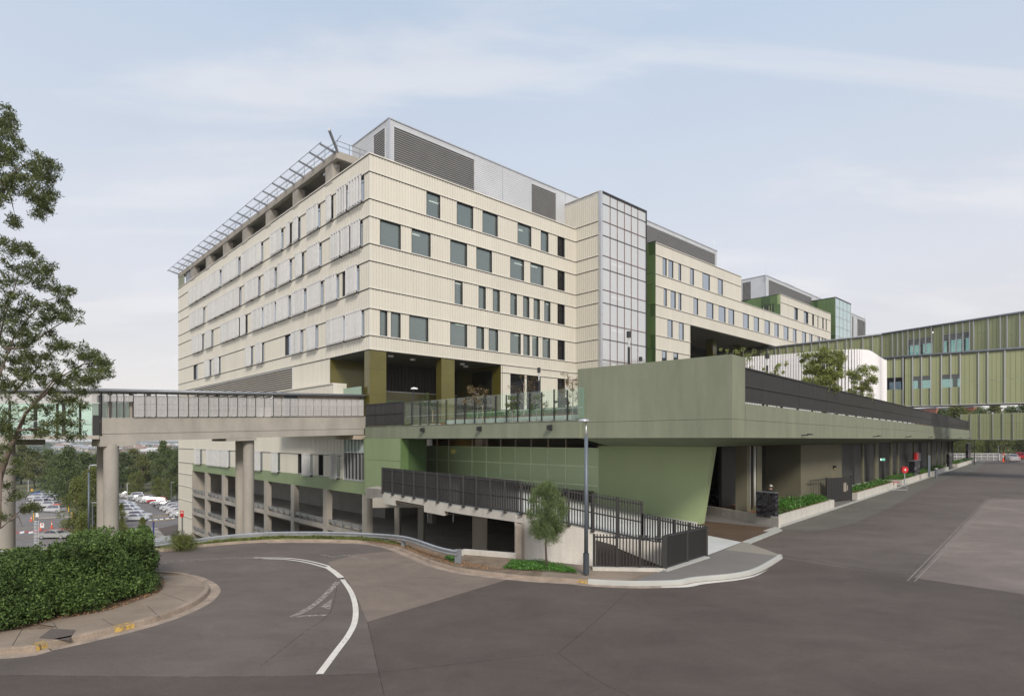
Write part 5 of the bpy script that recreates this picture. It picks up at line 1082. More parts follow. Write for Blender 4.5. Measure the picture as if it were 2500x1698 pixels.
grassy('low round shrubs at the near corner of the first planter', pA+.6, pA+3.2, .95, 2.1, .58, 2600, .28, leaf_h, 'low_shrubs', .07); grassy('strappy green grass filling the nearest concrete planter', pA+3.0, p1e-.25, .95, 2.2, .58, 3800, .55)
grassy('taller grasses against the light wall behind the nearest planter', pA+3, p1e+1, 2.2, 3.4, .5, 2200, .5)
pl2 = [(pC(2093, .63), pC(2190, .63)), (pC(2194.5, .63)+2, pC(2245, .63)), (pC(2249, .63), pC(2274, .63)), (pC(2277, .63), pC(2316, .63)), (pC(2338, .63), pC(2383, .63))]
lb = ['second concrete planter after the slatted gate', 'third concrete planter beside the round red hose reel', 'short fourth concrete planter by the black wrapped bin', 'fifth concrete planter in front of the bare columns', 'farthest concrete planter near the end of the canopy']
for (a_, b_), l_ in zip(pl2, lb):
    planter(l_, a_, b_); grassy('strappy grass in the '+l_.split(' beside')[0].split(' after')[0].split(' by the')[0].split(' in front')[0].split(' near')[0], a_+.3, b_-.3, .95, 2.2, .58, 2200, .5)
def wrapped(label, p, q, w, d, h, z0=0):
    t = thing('wrapped_board', label, 'covered sign', FC(p, q, z0)); mb = MB(FC); n = 6; vs = []; fs = []
    for j in range(n+1):
        for (x, y) in ((0, 0), (w*.5, -.03), (w, 0), (w, d), (w*.5, d+.02), (0, d)): vs.append((p+x+random.uniform(-.03, .03), q+y+random.uniform(-.03, .03), z0+h*j/n+random.uniform(-.02, .02)))
    for j in range(n):
        for i in range(6): fs.append((j*6+i, j*6+(i+1) % 6, (j+1)*6+(i+1) % 6, (j+1)*6+i))
    fs.append(tuple(range(n*6, n*6+6))); mb.add(vs, fs); mb.build('plastic_wrap', wrap, t); bx('frame_bar', galvd, t, FC, p-.02, p+w+.02, q-.02, q+d+.02, z0+h+.02, z0+h+.06); return t
wx, wy = cpx(1846, 34.6); a = Vector((wx, wy)); b2 = Vector(cpx(1893, 33.6))
t = thing('wrapped_board', 'black plastic wrapped board standing at the near corner of the first planter', 'covered sign', (wx, wy, .5)); d = (b2-a).normalized(); nn2 = Vector((-d.y, d.x))
vs = []; fs = []; n = 9; m_ = 12
rim = [a+(b2-a)*(k/5) for k in range(6)]+[b2+nn2*.3-(b2-a)*(k/5) for k in range(6)]
for j in range(n+1):
    for p in rim: vs.append((p.x+random.uniform(-.025, .025), p.y+random.uniform(-.03, .03), .5+1.43*j/n))
for j in range(n):
    for i in range(m_): fs.append((j*m_+i, j*m_+(i+1) % m_, (j+1)*m_+(i+1) % m_, (j+1)*m_+i))
fs.append(tuple(range(n*m_, n*m_+m_))); mb = MB(); mb.add(vs, fs); mb.build('plastic_wrap', wrap, t); mb = MB(); q = [a, b2, b2+nn2*.3, a+nn2*.3]; mb.prism([tuple(v) for v in q], 1.93, 1.97); mb.build('top_frame', galvd, t)
wrapped('black wrapped bin shape behind the fourth planter', pC(2228, 1.2), 1.0, 4.6, .6, 2.3); wrapped('black wrapped panel in front of the far columns', pC(2318, .8), .8, 4.5, .4, 2.6); wrapped('black wrapped sign near the far end of the canopy', pC(2362, .5), .4, 7, .4, 3.0, 1.2)
# slatted gate and its bar panel beside the first planter
t = thing('slatted_gate', 'charcoal slatted gate with open bar panel between the first two planters', 'gate', FC(p1e, .9, 0)); Pg2 = 0
a = Vector(FC(pC(2018, 2.0), 2.0, 0)); b = Vector(FC(pC(2078, .9), .9, 0)); d = (b-a).normalized(); L_ = (b-a).length; nn = Vector((d.y, -d.x, 0))
def Fg(p, o, z, a=a, d=d, nn=nn): q_ = a+d*p+nn*o; return (q_.x, q_.y, z)
k = 0
while k*.19 < L_-.1: bx('slat', fence, t, Fg, k*.19, k*.19+.165, 0, .03, .1, 1.95); k += 1
bx('gate_post', fence, t, Fg, -.05, .05, -.05, .05, 0, 2.0); bx('gate_post', fence, t, Fg, L_-.05, L_+.05, -.05, .05, 0, 2.05); bx('notice_plate', beige, t, Fg, L_*.66, L_*.78, .035, .05, .8, 1.5); bx('notice_plate', beige, t, Fg, L_*.8, L_*.84, .035, .05, .9, 1.3)
c0 = Vector(FC(pC(1978, 2.2), 2.2, 0)); d2 = (a-c0).normalized(); L2 = (a-c0).length
def Fh(p, o, z, a=c0, d=d2): q_ = a+d*p; return (q_.x, q_.y+o, z)
for k in range(11): bx('bar', fence, t, Fh, L2*k/10-.015, L2*k/10+.015, 0, .03, .5, 2.0)
bx('rail', fence, t, Fh, 0, L2, -.01, .04, 1.86, 1.92)
# downpipe, exit signs, wall light, hose reel, barrier
x, y = cpx(1842, 36.5); t = thing('downpipe', 'pale downpipe with thin conduit beside the canopy column', 'pipe', (x, y, .6)); mb = MB(); mb.tube([(x, y, .9), (x, y, 4.6)], .075, 10); mb.build('pipe', concp, t, smooth=True); mb = MB(); mb.tube([(x-.27, y, .9), (x-.27, y, 4.6)], .02, 6); mb.build('conduit', alu, t)
for j_, (px, py, Y, w, l_) in enumerate(((1826, 1158, 37.0, .26, 'lit green exit sign with running figure on the column under the canopy'), (2156, 1121, 66, .42, 'small lit green exit sign under the far part of the canopy'))):
    x, y, z = at(px, py, Y); t = thing('exit_sign', l_, 'exit sign', (x, y, z)); h = w*.55
    bx('box', mat('exit_white_%d' % j_, (.75, .85, .8), .5, emit=.6), t, FW, x-w/2-.09, x+w/2, y-.02, y+.03, z-h/2, z+h/2); bx('green_face', exit_g, t, FW, x-w/2, x+w/2-.01, y-.03, y-.021, z-h/2+.01, z+h/2-.01)
    mb = MB(); s = h/.14
    def pl_(*pts): mb.add([(x+a_*s, y-.034, z+b_*s) for a_, b_ in pts], [tuple(range(len(pts)))])
    pl_((-.015, .035), (.0, .05), (.015, .035), (.0, .022)); pl_((-.02, .018), (.012, .018), (.006, -.015), (-.016, -.012)); pl_((.0, -.012), (.012, -.012), (.035, -.045), (.022, -.048)); pl_((-.016, -.01), (-.004, -.01), (-.03, -.035), (-.045, -.03)); pl_((.01, .016), (.04, .0), (.036, -.006), (.008, .006)); pl_((.05, -.05), (.075, -.05), (.075, .05), (.05, .05))
    mb.build('running_figure', white, t)
p = pC(2034, qw); c = FC(p, qw-.12, zof(1139, FC(p, qw, 0)[1])); t = thing('wall_light', 'black wall light glowing amber downwards on the grey green wall', 'wall light', c); bx('lamp_body', blackm, t, FC, p-.12, p+.28, qw-.22, qw-.02, c[2]-.1, c[2]+.1)
bx('lens', lamp_w, t, FC, p-.10, p+.02, qw-.2, qw-.08, c[2]-.105, c[2]-.10)
ld = bpy.data.lights.new('amber_spot', 'SPOT'); ld.energy = 18; ld.color = (1, .6, .15); ld.spot_size = R(40); ld.shadow_soft_size = .03; lo_ = bpy.data.objects.new('amber_spot', ld); COL.objects.link(lo_); lo_.location = (c[0]-.02, c[1]-.02, c[2]-.13); lo_.rotation_euler = (0, 0, 0); lo_.parent = t; lo_.location = (0, 0, -.14)
x, y, z = at(2208, 1146, 62); t = thing('hose_reel', 'round red fire hose reel on a post beside the third planter', 'hose reel', (x, y, 0)); mb = MB(); r = .30*1.15
mb.add([(x+r*math.cos(k*math.pi/12), y-.12, z+r*math.sin(k*math.pi/12)) for k in range(24)]+[(x+r*math.cos(k*math.pi/12), y+.12, z+r*math.sin(k*math.pi/12)) for k in range(24)], [tuple(range(24))[::-1], tuple(range(24, 48))]+[(k, (k+1) % 24, 24+(k+1) % 24, 24+k) for k in range(24)]); mb.build('reel_disc', redp, t)
mb = MB(); r2 = .1; mb.add([(x+r2*math.cos(k*math.pi/8), y-.14, z+r2*math.sin(k*math.pi/8)) for k in range(16)], [tuple(range(16))]); mb.build('hub', white, t); bx('post', galv, t, FW, x-.05+.12, x+.05+.12, y+.12, y+.2, 0, z)
t = thing('hand_barrier', 'low red and grey tube barrier in front of the third planter', 'barrier', (x, 57, 0)); xa, xb = (2182-CX)/F*57, (2214-CX)/F*57
mb = MB(); mb.tube([(xa, 57, 0), (xa, 57, .85), (xb, 57, .8), (xb, 57, 0)], .035, 6); mb.tube([(xa, 57, .12), (xb, 57, .12)], .03, 6); mb.build('tube_frame', galv, t); mb = MB(); mb.tube([(xa-.02, 57, .62), (xa-.02, 57, .88), (xa+.5, 57, .86)], .045, 6); mb.build('red_sleeve', redp, t)
bx_c = FC(pC(2240, 2.2), 2.2, 0); t = thing('hydrant_cabinet', 'red hydrant cabinet with grey box on the far columns', 'cabinet', bx_c); p = pC(2236, 2.2); bx('red_door', redp, t, FC, p, p+1.7, 2.1, 2.4, 1.9, 3.2); bx('grey_box', pole, t, FC, p+1.8, p+3.6, 2.1, 2.4, 2.0, 3.1)
x, y = cpx(2268, 78); t = thing('info_totem', 'slim dark totem sign standing before a far column', 'sign', (x, y, 0)); bx('panel', pole, t, FW, x-.16, x+.16, y-.05, y+.05, .1, 2.9); bx('base', gap, t, FW, x-.22, x+.22, y-.12, y+.12, 0, .1)
x, y = cpx(2285, 76); t = thing('drinking_post', 'small grey bollard with white cap beside the tall totem', 'bollard', (x, y, 0)); mb = MB(); mb.tube([(x, y, 0), (x, y, 1.2)], .1, 10); mb.build('post', pole, t); mb = MB(); mb.tube([(x, y, 1.2), (x, y, 1.28)], .22, 10); mb.build('cap', white, t)
x, y = cpx(1866, 47); t = thing('utility_box', 'pale utility box on a thin stand before the dark wall', 'box', (cpx(1925, 44)[0], 44, 0)); x, y = cpx(1925, 44); bx('box', mat('utility_beige', (.18, .15, .14), .7), t, FW, x-.22, x+.22, y, y+.2, 1.1, 1.85); bx('stand', galvd, t, FW, x+.18, x+.22, y, y+.05, 0, 1.9)
# bench seen through the driveway opening
x, y = cpx(1728, 47); t = thing('bench', 'wooden slatted bench in the shade beyond the leaning pier', 'bench', (x, y, .55)); 
for k in range(3): bx('seat_slat', bark, t, FW, x-.7, x+.9, y+.1+.15*k, y+.22+.15*k, 1.0, 1.04)
for k in range(3): bx('back_slat', bark, t, FW, x-.7, x+.9, y+.56, y+.6, 1.15+.14*k, 1.25+.14*k)
for xx in (x-.6, x+.8): bx('leg', bark, t, FW, xx-.04, xx+.04, y+.1, y+.55, .3, 1.0)
# ================================================================== vegetation
def m_at(px, py, Y): return np.array(at(px, py, Y))
# hedge
def hedge():
    t = thing('hedge', 'dense dark green hedge in front of the footbridge beside the curved footpath', 'hedge', (-11, 18, .12))
    hp = [(-260, 1570, 1430, 14.2), (-120, 1560, 1405, 14.5), (0, 1548, 1388, 14.8), (60, 1535, 1362, 15.2), (130, 1517, 1340, 15.9), (200, 1503, 1320, 16.4), (270, 1487, 1306, 17.1), (320, 1470, 1322, 17.8), (362, 1450, 1352, 18.7)]
    cen = []; core = MB()
    for k in range(440):
        s = random.random()*(len(hp)-1.001); i = int(s); f = s-i; px, yb, yt, Y = [hp[i][j]*(1-f)+hp[i+1][j]*f for j in range(4)]
        w = random.random(); hgt = (1-w*.35); Yc = Y+w*3.2
        zt_ = zof(yt, Y+1.2)*(.80+.22*random.random())+.17*math.sin(px*.035)+.13*math.sin(px*.09+1)
        face = random.random(); rad = random.uniform(.2, .56)
        if face < .6: z = .3+random.random()*max(.1, zt_-.3-rad*.8); yy = Y+.30+.75*(z/zt_)**2+random.uniform(-.35, .3); 
        else: z = zt_-rad*.75; yy = Y+.6+random.random()*2.6
        cen.append(((px-CX)/F*yy-.12+random.uniform(-.25, .15), yy+random.uniform(-.15, .15), z, rad))
    for k in range(46):                                     # rounded right-hand end
        a = random.random(); z = .3+a*1.5; yy = 19.0+random.random()*2.6; cen.append(((360-CX)/F*yy+random.uniform(-.25, .1)-.15*a, yy, z, random.uniform(.22, .38)))
    pts = np.concatenate([blob(c[:3], (c[3], c[3], c[3]*.8), int(900*c[3]), .5) for c in cen]); pts = pts[pts[:, 2] > .18]
    sp = [((px-CX)/F*(Y_+1.2), Y_+random.uniform(.3, 2.8), zof(float(np.interp(px, [h_[0] for h_ in hp], [h_[2] for h_ in hp])), Y_+1)+random.uniform(-.3, .05), random.uniform(.10, .2)) for px, yt_, Y_ in [(random.uniform(-200, 350), 0, 15.8) for _ in range(60)]]
    pts = np.concatenate([pts]+[blob(c[:3], (c[3], c[3], c[3]*1.6), 90, .1) for c in sp]); pts = pts[pts[:, 2] < 2.25]
    leafcloud('foliage', pts, leaf_h, .085, .042, parent=t)
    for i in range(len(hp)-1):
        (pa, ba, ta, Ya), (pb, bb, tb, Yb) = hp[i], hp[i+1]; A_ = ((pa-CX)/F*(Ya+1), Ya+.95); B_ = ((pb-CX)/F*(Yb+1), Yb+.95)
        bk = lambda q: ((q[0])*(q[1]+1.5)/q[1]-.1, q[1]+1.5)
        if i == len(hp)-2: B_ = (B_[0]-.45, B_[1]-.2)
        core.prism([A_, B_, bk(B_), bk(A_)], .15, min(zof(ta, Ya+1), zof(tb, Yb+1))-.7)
    core.build('shade_core', mat('hedge_inner_shade', (.012, .022, .008), .95), t)  # near-black solid: the shade inside the hedge put into its colour
hedge()
# eucalypt at the left edge
def eucalypt():
    Y = 20.0; t = thing('eucalypt_tree', 'tall eucalypt with drooping leaves leaning in from the left edge', 'tree', at(-60, 1330, Y)[:2]+(.0,))
    def W_(px, py, dy=0): p = at(px, py, Y+dy); return p
    mb = MB(); mb.tube([W_(-120, 1400), W_(-60, 1330), W_(-20, 1240), (*W_(2, 1150)[:1], Y, W_(2, 1150)[2]), W_(22, 1100), W_(45, 1050), W_(62, 1010), W_(85, 985), W_(118, 955), W_(160, 900)], [.2, .17, .13, .11, .075, .06, .05, .04, .03, .012], 10)
    mb.build('trunk', bark, t, smooth=True)
    br = [[(-20, 1240), (-30, 1100), (-20, 900), (10, 780), (40, 690), (60, 620)], [(-25, 1000), (5, 900), (35, 820), (100, 740), (150, 720)], [(-20, 900), (-10, 800), (-20, 600), (10, 440), (60, 400), (110, 430)], [(10, 850), (60, 850), (130, 800), (180, 770)], [(20, 1100), (60, 1010), (130, 930), (200, 890), (240, 880)],
          [(0, 440), (15, 455), (28, 490), (35, 520)], [(2, 1150), (0, 1290), (30, 1265), (60, 1235), (95, 1225)], [(25, 1270), (45, 1258), (55, 1285)], [(40, 1050), (100, 1045), (150, 1060)], [(30, 960), (90, 900), (110, 860)]]
    for b in br: mb = MB(); mb.tube([W_(x, y, random.uniform(-.6, .6)) for x, y in b], [.045-.038*k/(len(b)-1) for k in range(len(b))], 6); mb.build('branch', bark, t, smooth=True)
    cl_ = [(15, 300, 35, 50, 1), (20, 350, 50, 60, 1.2), (60, 400, 60, 50, 1.3), (110, 415, 42, 35, 1), (100, 465, 45, 45, 1.2), (120, 490, 22, 38, .7), (50, 450, 55, 45, 1.1), (0, 430, 40, 60, 1), (38, 540, 20, 18, .35), (95, 525, 26, 20, .3), (5, 490, 18, 20, .3), (-50, 400, 60, 150, .8),
           (60, 625, 50, 35, .7), (15, 610, 40, 40, .7), (95, 680, 45, 40, .8), (35, 680, 60, 40, .9), (120, 665, 20, 30, .3), (150, 720, 32, 34, .7), (40, 745, 60, 45, 1.2), (110, 760, 50, 35, 1), (170, 770, 34, 28, .6), (10, 800, 60, 50, 1.3), (80, 815, 55, 40, 1.2), (130, 850, 45, 40, .9), (30, 870, 60, 50, 1.3), (100, 895, 55, 40, 1), (195, 870, 45, 38, .8), (235, 885, 34, 30, .7), (255, 910, 20, 20, .4), (210, 925, 45, 30, .8), (160, 930, 55, 35, .9), (50, 940, 80, 40, 1.1), (120, 980, 80, 35, .9), (190, 975, 30, 35, .5), (30, 1010, 65, 35, .8), (100, 1030, 70, 30, .6), (165, 1030, 35, 32, .5), (60, 1060, 60, 25, .4), (10, 1060, 45, 40, .6), (185, 1065, 20, 30, .25), (120, 1065, 30, 25, .25), (-40, 850, 70, 200, 1.0),
           (75, 1228, 18, 11, .10), (62, 1243, 14, 10, .08), (88, 1240, 14, 10, .08), (20, 1150, 25, 30, .12), (15, 1200, 20, 30, .10), (45, 1205, 14, 10, .05), (8, 1260, 12, 12, .05), (40, 1110, 60, 25, .2), (5, 1100, 20, 30, .15)]
    P_ = []
    for px, py, rx, ry, dn in cl_:
        s = Y/F; n_sub = max(3, int(dn*19))
        for k in range(n_sub):
            a = random.random()*6.283; r_ = math.sqrt(random.random())*.82; cx_, cy_ = px+math.cos(a)*rx*r_, py+math.sin(a)*ry*r_
            c = m_at(cx_, cy_, Y+random.uniform(-1.0, 1.0)); P_.append(blob(c, (.21, .21, .17), 66, .0))
    leafcloud('leaves', np.concatenate(P_), leaf_e, .15, .028, droop=.5, parent=t, taper=.4)
eucalypt()
# generic tree
def tree_mesh(kind, h, cr, m, nclump, nleaf, leaf, trunk_r=.14, bare=.3, seed=0, droop=0.0, top=1.0, barkm=bark):
    random.seed(seed)
    root = thing(kind, None, 'tree', (0, 0, 0)); mb = MB(); zt_ = h*.82; mb.tube([(0, 0, 0), (random.uniform(-.1, .1)*cr, 0, h*.4), (random.uniform(-.2, .2)*cr, random.uniform(-.2, .2)*cr, zt_)], [trunk_r, trunk_r*.7, trunk_r*.2], 8)
    P_ = []
    for k in range(nclump):
        f = random.random(); z = h*(bare+(1-bare)*f); prof_ = math.sin(math.pi*min(1, (f*.92+.12)))**.6*(1-.35*f*top); a = random.random()*6.283; r_ = cr*prof_*math.sqrt(random.random())
        c = (math.cos(a)*r_, math.sin(a)*r_, z); rr = cr*(.20+.16*random.random()); P_.append(blob(c, (rr, rr, rr*.75), nleaf, .35))
        if k % 4 == 0: mb.tube([(0, 0, z*.75), (c[0]*.6, c[1]*.6, z*.93), c], [trunk_r*.4, trunk_r*.22, trunk_r*.08], 5)
    mb.build('trunk', barkm, root, smooth=True); leafcloud('crown', np.concatenate(P_), m, leaf, leaf*.55, droop=droop, parent=root); return root
def put(src, label, loc, sc, rz=None, used=[]):
    if src in used: o = clone(src, None, loc, rz if rz is not None else random.random()*6.28, sc)
    else: o = src; used.append(src); o.location = loc; o.rotation_euler = (0, 0, rz or 0); o.scale = (sc,)*3 if isinstance(sc, (int, float)) else sc
    tagp(o, label, 'tree'); return o
tA = tree_mesh('broadleaf_tree', 14, 4.2, leaf_d, 80, 95, .42, .22, .18, 1)
tB = tree_mesh('broadleaf_tree', 14, 3.6, leaf_o, 70, 95, .40, .20, .22, 2)
tC = tree_mesh('broadleaf_tree', 14, 5.0, leaf_d, 95, 90, .45, .25, .12, 3, barkm=barkp)
tD = tree_mesh('bushy_tree', 9, 3.2, leaf_y, 80, 110, .26, .14, .06, 4)
srcs = {'A': tA, 'B': tB, 'C': tC, 'D': tD}
used = []
def tr(k, label, px, top, Y, base=-12, wide=1.0):
    z1 = zof(top, Y); h0 = 9 if k == 'D' else 14; s = (z1-base)/h0; return put(srcs[k], label, ((px-CX)/F*Y, Y, base), (s*wide, s*wide, s), used=used)
side = 'left'
rowpx = [(-60, 1100, 230), (-20, 1092, 215), (20, 1098, 220), (52, 1088, 225), (85, 1105, 205), (118, 1100, 215), (205, 1108, 190), (238, 1112, 200), (262, 1115, 190), (300, 1106, 210), (325, 1098, 225), (348, 1112, 195), (420, 1100, 205), (445, 1095, 190), (470, 1105, 200), (372, 1105, 215), (150, 1112, 180)]
ords = 'first second third fourth fifth sixth seventh eighth ninth tenth eleventh twelfth thirteenth fourteenth fifteenth sixteenth seventeenth eighteenth nineteenth twentieth'.split()
order = sorted(rowpx); 
for px, top, Y in rowpx:
    tr(random.choice('ABC'), 'dark tree in the wood behind the car park, %s from the left' % ords[order.index((px, top, Y))], px, top, Y, -12, 1.5)
tr('C', 'large round green tree rising behind the white wagon', 168, 1096, 150, -12, .95); tr('C', 'tallest tree with pale trunk above the right car park row', 398, 1079, 178, -12, .62); tr('A', 'dark tree touching the cream corner above the parked cars', 432, 1110, 165, -12, .8)
tr('D', 'yellow green tree left of the bent-arm lamp', 190, 1168, 105, -12, .9); tr('D', 'bright bushy tree between the bent-arm lamp and the round pier', 232, 1140, 110, -12, .85); tr('B', 'olive tree behind the bent-arm lamp', 212, 1150, 122, -12, .8); tr('D', 'dark green shrub tree at the foot of the two left parked cars', 297, 1228, 112, -12, .55); tr('D', 'low bushy tree behind the hedge top', 205, 1255, 80, -12, .9); tr('D', 'yellow green shrub right of the round pier', 300, 1285, 66, -11, .7); tr('D', 'leafy shrub peeping over the middle of the hedge', 232, 1290, 62, -11, .8)
for px, top, Y, l in ((340, 1150, 190, 'slim tree at the left end of the right car row'), (320, 1160, 170, 'small tree at the corner of the right car row'), (385, 1165, 172, 'low green tree behind the red car'), (410, 1170, 160, 'low tree behind the dark cars')): tr('D', l, px, top, Y, -12, .8)
tr('D', 'young round tree in the striped parking island', 348, 1262, 96, -12, .55)
# far hills with houses
random.seed(5)
P_ = []
for i in range(150):
    Y = random.uniform(420, 980); px = random.uniform(60, 450); x = (px-CX)/F*Y; z = lowz(x, Y); P_.append(blob((x, Y, z+3), (random.uniform(6, 11), 5, random.uniform(4, 7)), 130, .3))
o = leafcloud('far_wood', np.concatenate(P_), leaf_f, 1.5, .9, origin=(-300, 600, 0)); tagp(o, 'hazy green tree canopy covering the far hillside between the houses', 'wood', kind='stuff')
roofm = [mat('tile_roof_%s' % n_, c, .8) for n_, c in (('red', (.30, .20, .17)), ('grey', (.30, .31, .33)), ('pale', (.5, .49, .48)))]; wallm = [mat('render_%s' % n_, c, .8) for n_, c in (('white', (.7, .68, .64)), ('cream', (.55, .48, .40)), ('brick', (.36, .28, .25)))]
for i in range(44):
    Y = random.uniform(480, 900); px = 125+i*7.4+random.uniform(-4, 4); x = (px-CX)/F*Y; z = lowz(x, Y)+random.uniform(0, 2.5); w, d, h = random.uniform(9, 16), 9, random.uniform(3.2, 6)
    a = random.randrange(3); b = random.randrange(3); t = thing('house', ['white', 'cream', 'brick'][a]+' house with '+['red', 'grey', 'pale'][b]+' roof on the far hillside, '+(ords[i] if i < 20 else str(i+1)+('rd' if i % 10 == 2 else 'st' if i % 10 == 0 else 'nd' if i % 10 == 1 else 'th'))+' from the left', 'house', (x, Y, z-2), 0, 'houses on the far hillside')
    bx('wall', wallm[a], t, FW, x, x+w, Y, Y+d, z-2, z+h); mb = MB(); mb.add([(x-.5, Y-.5, z+h), (x+w+.5, Y-.5, z+h), (x+w+.5, Y+d+.5, z+h), (x-.5, Y+d+.5, z+h), (x+1.5, Y+d/2, z+h+2.2), (x+w-1.5, Y+d/2, z+h+2.2)], [(0, 1, 5, 4), (2, 3, 4, 5), (0, 4, 3), (1, 2, 5)]); mb.build('roof', roofm[b], t)
# right-hand far trees and buildings
for i, (px, top, Y, k, base) in enumerate(((2300, 1003, 170, 'A', 0), (2335, 992, 175, 'D', 0), (2395, 1000, 190, 'C', 0), (2430, 990, 175, 'B', 0), (2468, 996, 180, 'A', 0), (2505, 990, 170, 'C', 0), (2545, 988, 165, 'A', 0), (2375, 1060, 150, 'D', 0), (2410, 1048, 165, 'D', 0), (2450, 1055, 160, 'D', 0), (2495, 1058, 165, 'D', 0), (2355, 1062, 155, 'D', 0), (2530, 1055, 160, 'D', 0))):
    tr(k, ['tree', 'bright tree', 'spreading tree', 'olive tree', 'dark tree', 'broad tree', 'outer tree', 'low bush tree', 'rounded bush tree', 'wide bush tree', 'edge bush tree', 'small bush tree', 'outer bush tree'][i]+' beyond the far sky bridge, %s from the left' % ords[[2300, 2335, 2355, 2375, 2395, 2410, 2430, 2450, 2468, 2495, 2505, 2530, 2545].index(px)], px, top, Y, base, 1.25)
def block(label, px0, px1, top, Y, m, nwin):
    x0, x1 = (px0-CX)/F*Y, (px1-CX)/F*Y; z1 = zof(top, Y); t = thing('apartment_block', label, 'building', (x0, Y, 0)); bx('wall', m, t, FW, x0, x1, Y, Y+12, 0, z1); bx('roof', roofm[1], t, FW, x0-.3, x1+.3, Y-.3, Y+12, z1, z1+.4)
    for k in range(nwin):
        for z in (z1-2.6, z1-6, z1-9.5): xx = x0+(x1-x0)*(k+.3)/nwin; f = bx('window', frame_dark, t, FW, xx, xx+(x1-x0)*.45/nwin, Y-.08, Y-.01, z, z+1.6); bx('pane', glass_b, f, FW, xx+.1, xx+(x1-x0)*.45/nwin-.1, Y-.1, Y-.085, z+.1, z+1.5)
block('white apartment block under the lower sky bridge', 2348, 2376, 994, 205, wallm[0], 3); block('red brick block right of the white apartments', 2377, 2394, 993, 200, mat('red_brick', (.42, .14, .08), .8), 2); block('red brick block left of the white apartments', 2286, 2312, 996, 215, mat('red_brick_dark', (.40, .15, .10), .8), 2); block('yellow brick block beyond the far road barrier', 2352, 2384, 1040, 230, mat('yellow_brick', (.45, .30, .10), .8), 3); block('pale long building beyond the parked cars', 2462, 2560, 1078, 220, wallm[0], 6)
# casuarina by the retaining wall
def casuarina():
    b = gr(1335, 1385, .14); t = thing('casuarina_tree', 'small feathery weeping tree in front of the pale retaining wall', 'tree', b); x, y, z = b; s = y/F
    mb = MB(); mb.tube([(x, y, z), (x-.05, y, z+.9), (x+.02, y, z+1.4), (x-.02, y, z+2.0), (x, y, z+2.9)], [.045, .035, .03, .02, .008], 7); mb.build('trunk', bark, t, smooth=True)
    P_ = []
    for k in range(300):
        u_ = random.random()
        if u_ < .8: a = random.random()*6.283; f = random.random(); r_ = .86*random.random()**.6*math.sin(math.pi*(.16+.78*f))**.8; c = (x+math.cos(a)*r_, y+math.sin(a)*r_*.9, z+1.3+f*1.85)
        else: a = random.random()*6.283; r_ = .2+.55*random.random(); c = (x+math.cos(a)*r_, y+math.sin(a)*r_, z+1.1+random.random()*.5)
        P_.append(blob(c, (.16, .16, .22), 80, .0))
    leafcloud('needles', np.concatenate(P_), leaf_c, .20, .009, droop=.3, parent=t, taper=.5)
casuarina()
def cover(label, pts, z, n, h, m, name='ground_cover', size=.06):
    P_ = [Vector(gr(*p)) for p in pts]; xs_ = [p.x for p in P_]; ys_ = [p.y for p in P_]; out_ = []
    def inside(x, y):
        c = False; j = len(P_)-1
        for i in range(len(P_)):
            if (P_[i].y > y) != (P_[j].y > y) and x < (P_[j].x-P_[i].x)*(y-P_[i].y)/(P_[j].y-P_[i].y)+P_[i].x: c = not c
            j = i
        return c
    while len(out_) < n:
        x, y = random.uniform(min(xs_), max(xs_)), random.uniform(min(ys_), max(ys_))
        if inside(x, y): out_.append((x, y, z+random.random()**1.5*h*(.5+.5*math.sin(x*4)*math.cos(y*5)+.2)))
    o = leafcloud(name, out_, m, size, size*.5, origin=(*P_[0][:2], z)); tagp(o, label, 'plants', kind='stuff'); return o
cover('bright green ground cover around the foot of the feathery tree', [(1228, 1396), (1250, 1376), (1330, 1380), (1400, 1396), (1410, 1408), (1330, 1402)], .15, 6500, .12, leaf_g); cover('small weeds beside the guard rail end post', [(1085, 1372), (1100, 1362), (1125, 1374), (1118, 1385)], .15, 900, .12, leaf_g)
cover('dry leaves scattered along the kerb by the guard rail', [(900, 1329), (980, 1342), (1040, 1367), (1100, 1386), (1180, 1398), (1230, 1398), (1120, 1376), (1020, 1346), (930, 1322)], .145, 2600, .015, mat('dry_leaf', (.27, .15, .075), .8, island=.6), 'fallen_leaves', .05)
cover('grass blades on the verge behind the guard rail', [(430, 1340), (560, 1322), (700, 1314), (850, 1315), (960, 1328), (1010, 1345), (980, 1337), (860, 1322), (700, 1318), (560, 1326)], .14, 5000, .10, leaf_y, 'verge_grass_blades', .08)
cover('fallen brown leaves on the island path edge', [(0, 1556), (120, 1530), (280, 1498), (385, 1460), (407, 1430), (395, 1425), (330, 1465), (190, 1503), (0, 1538)], .15, 1500, .03, MATS['dry_leaf'], 'fallen_leaves', .045)
b = gr(447, 1338, .1); t = thing('grass_tuft', 'large yellow green grass tuft growing against the left guard rail', 'grass tuft', b); P_ = np.array(b)+rng.normal(size=(1500, 3))*np.array((.28, .2, .0)); P_[:, 2] += rng.random(1500)*.55; leafcloud('blades', P_, leaf_y, .42, .012, droop=-.5, parent=t, taper=.4)
x, y, z = at(437, 1305, 40); t = thing('small_shrub', 'dark scraggly shrub at the foot of the red sign', 'shrub', (x, y, z-1)); leafcloud('foliage', blob((x, y, z-.3), (.55, .4, .8), 900, .1), leaf_d, .10, .04, parent=t)
x, Y = cpx(444.5, 50); z1 = zof(1245.5, Y); t = thing('bus_sign', 'small red bus stop sign on a grey post before the cream wall', 'sign', (x, Y, z1-4)); bx('post', galvd, t, FW, x-.05, x+.05, Y, Y+.06, z1-4, z1-.35); bx('plate', redp, t, FW, x-.15, x+.15, Y-.03, Y-.01, z1-.55, z1); bx('white_band', white, t, FW, x-.14, x+.14, Y-.036, Y-.031, z1-.22, z1-.18); bx('white_band', white, t, FW, x-.08, x+.08, Y-.036, Y-.031, z1-.12, z1-.07)
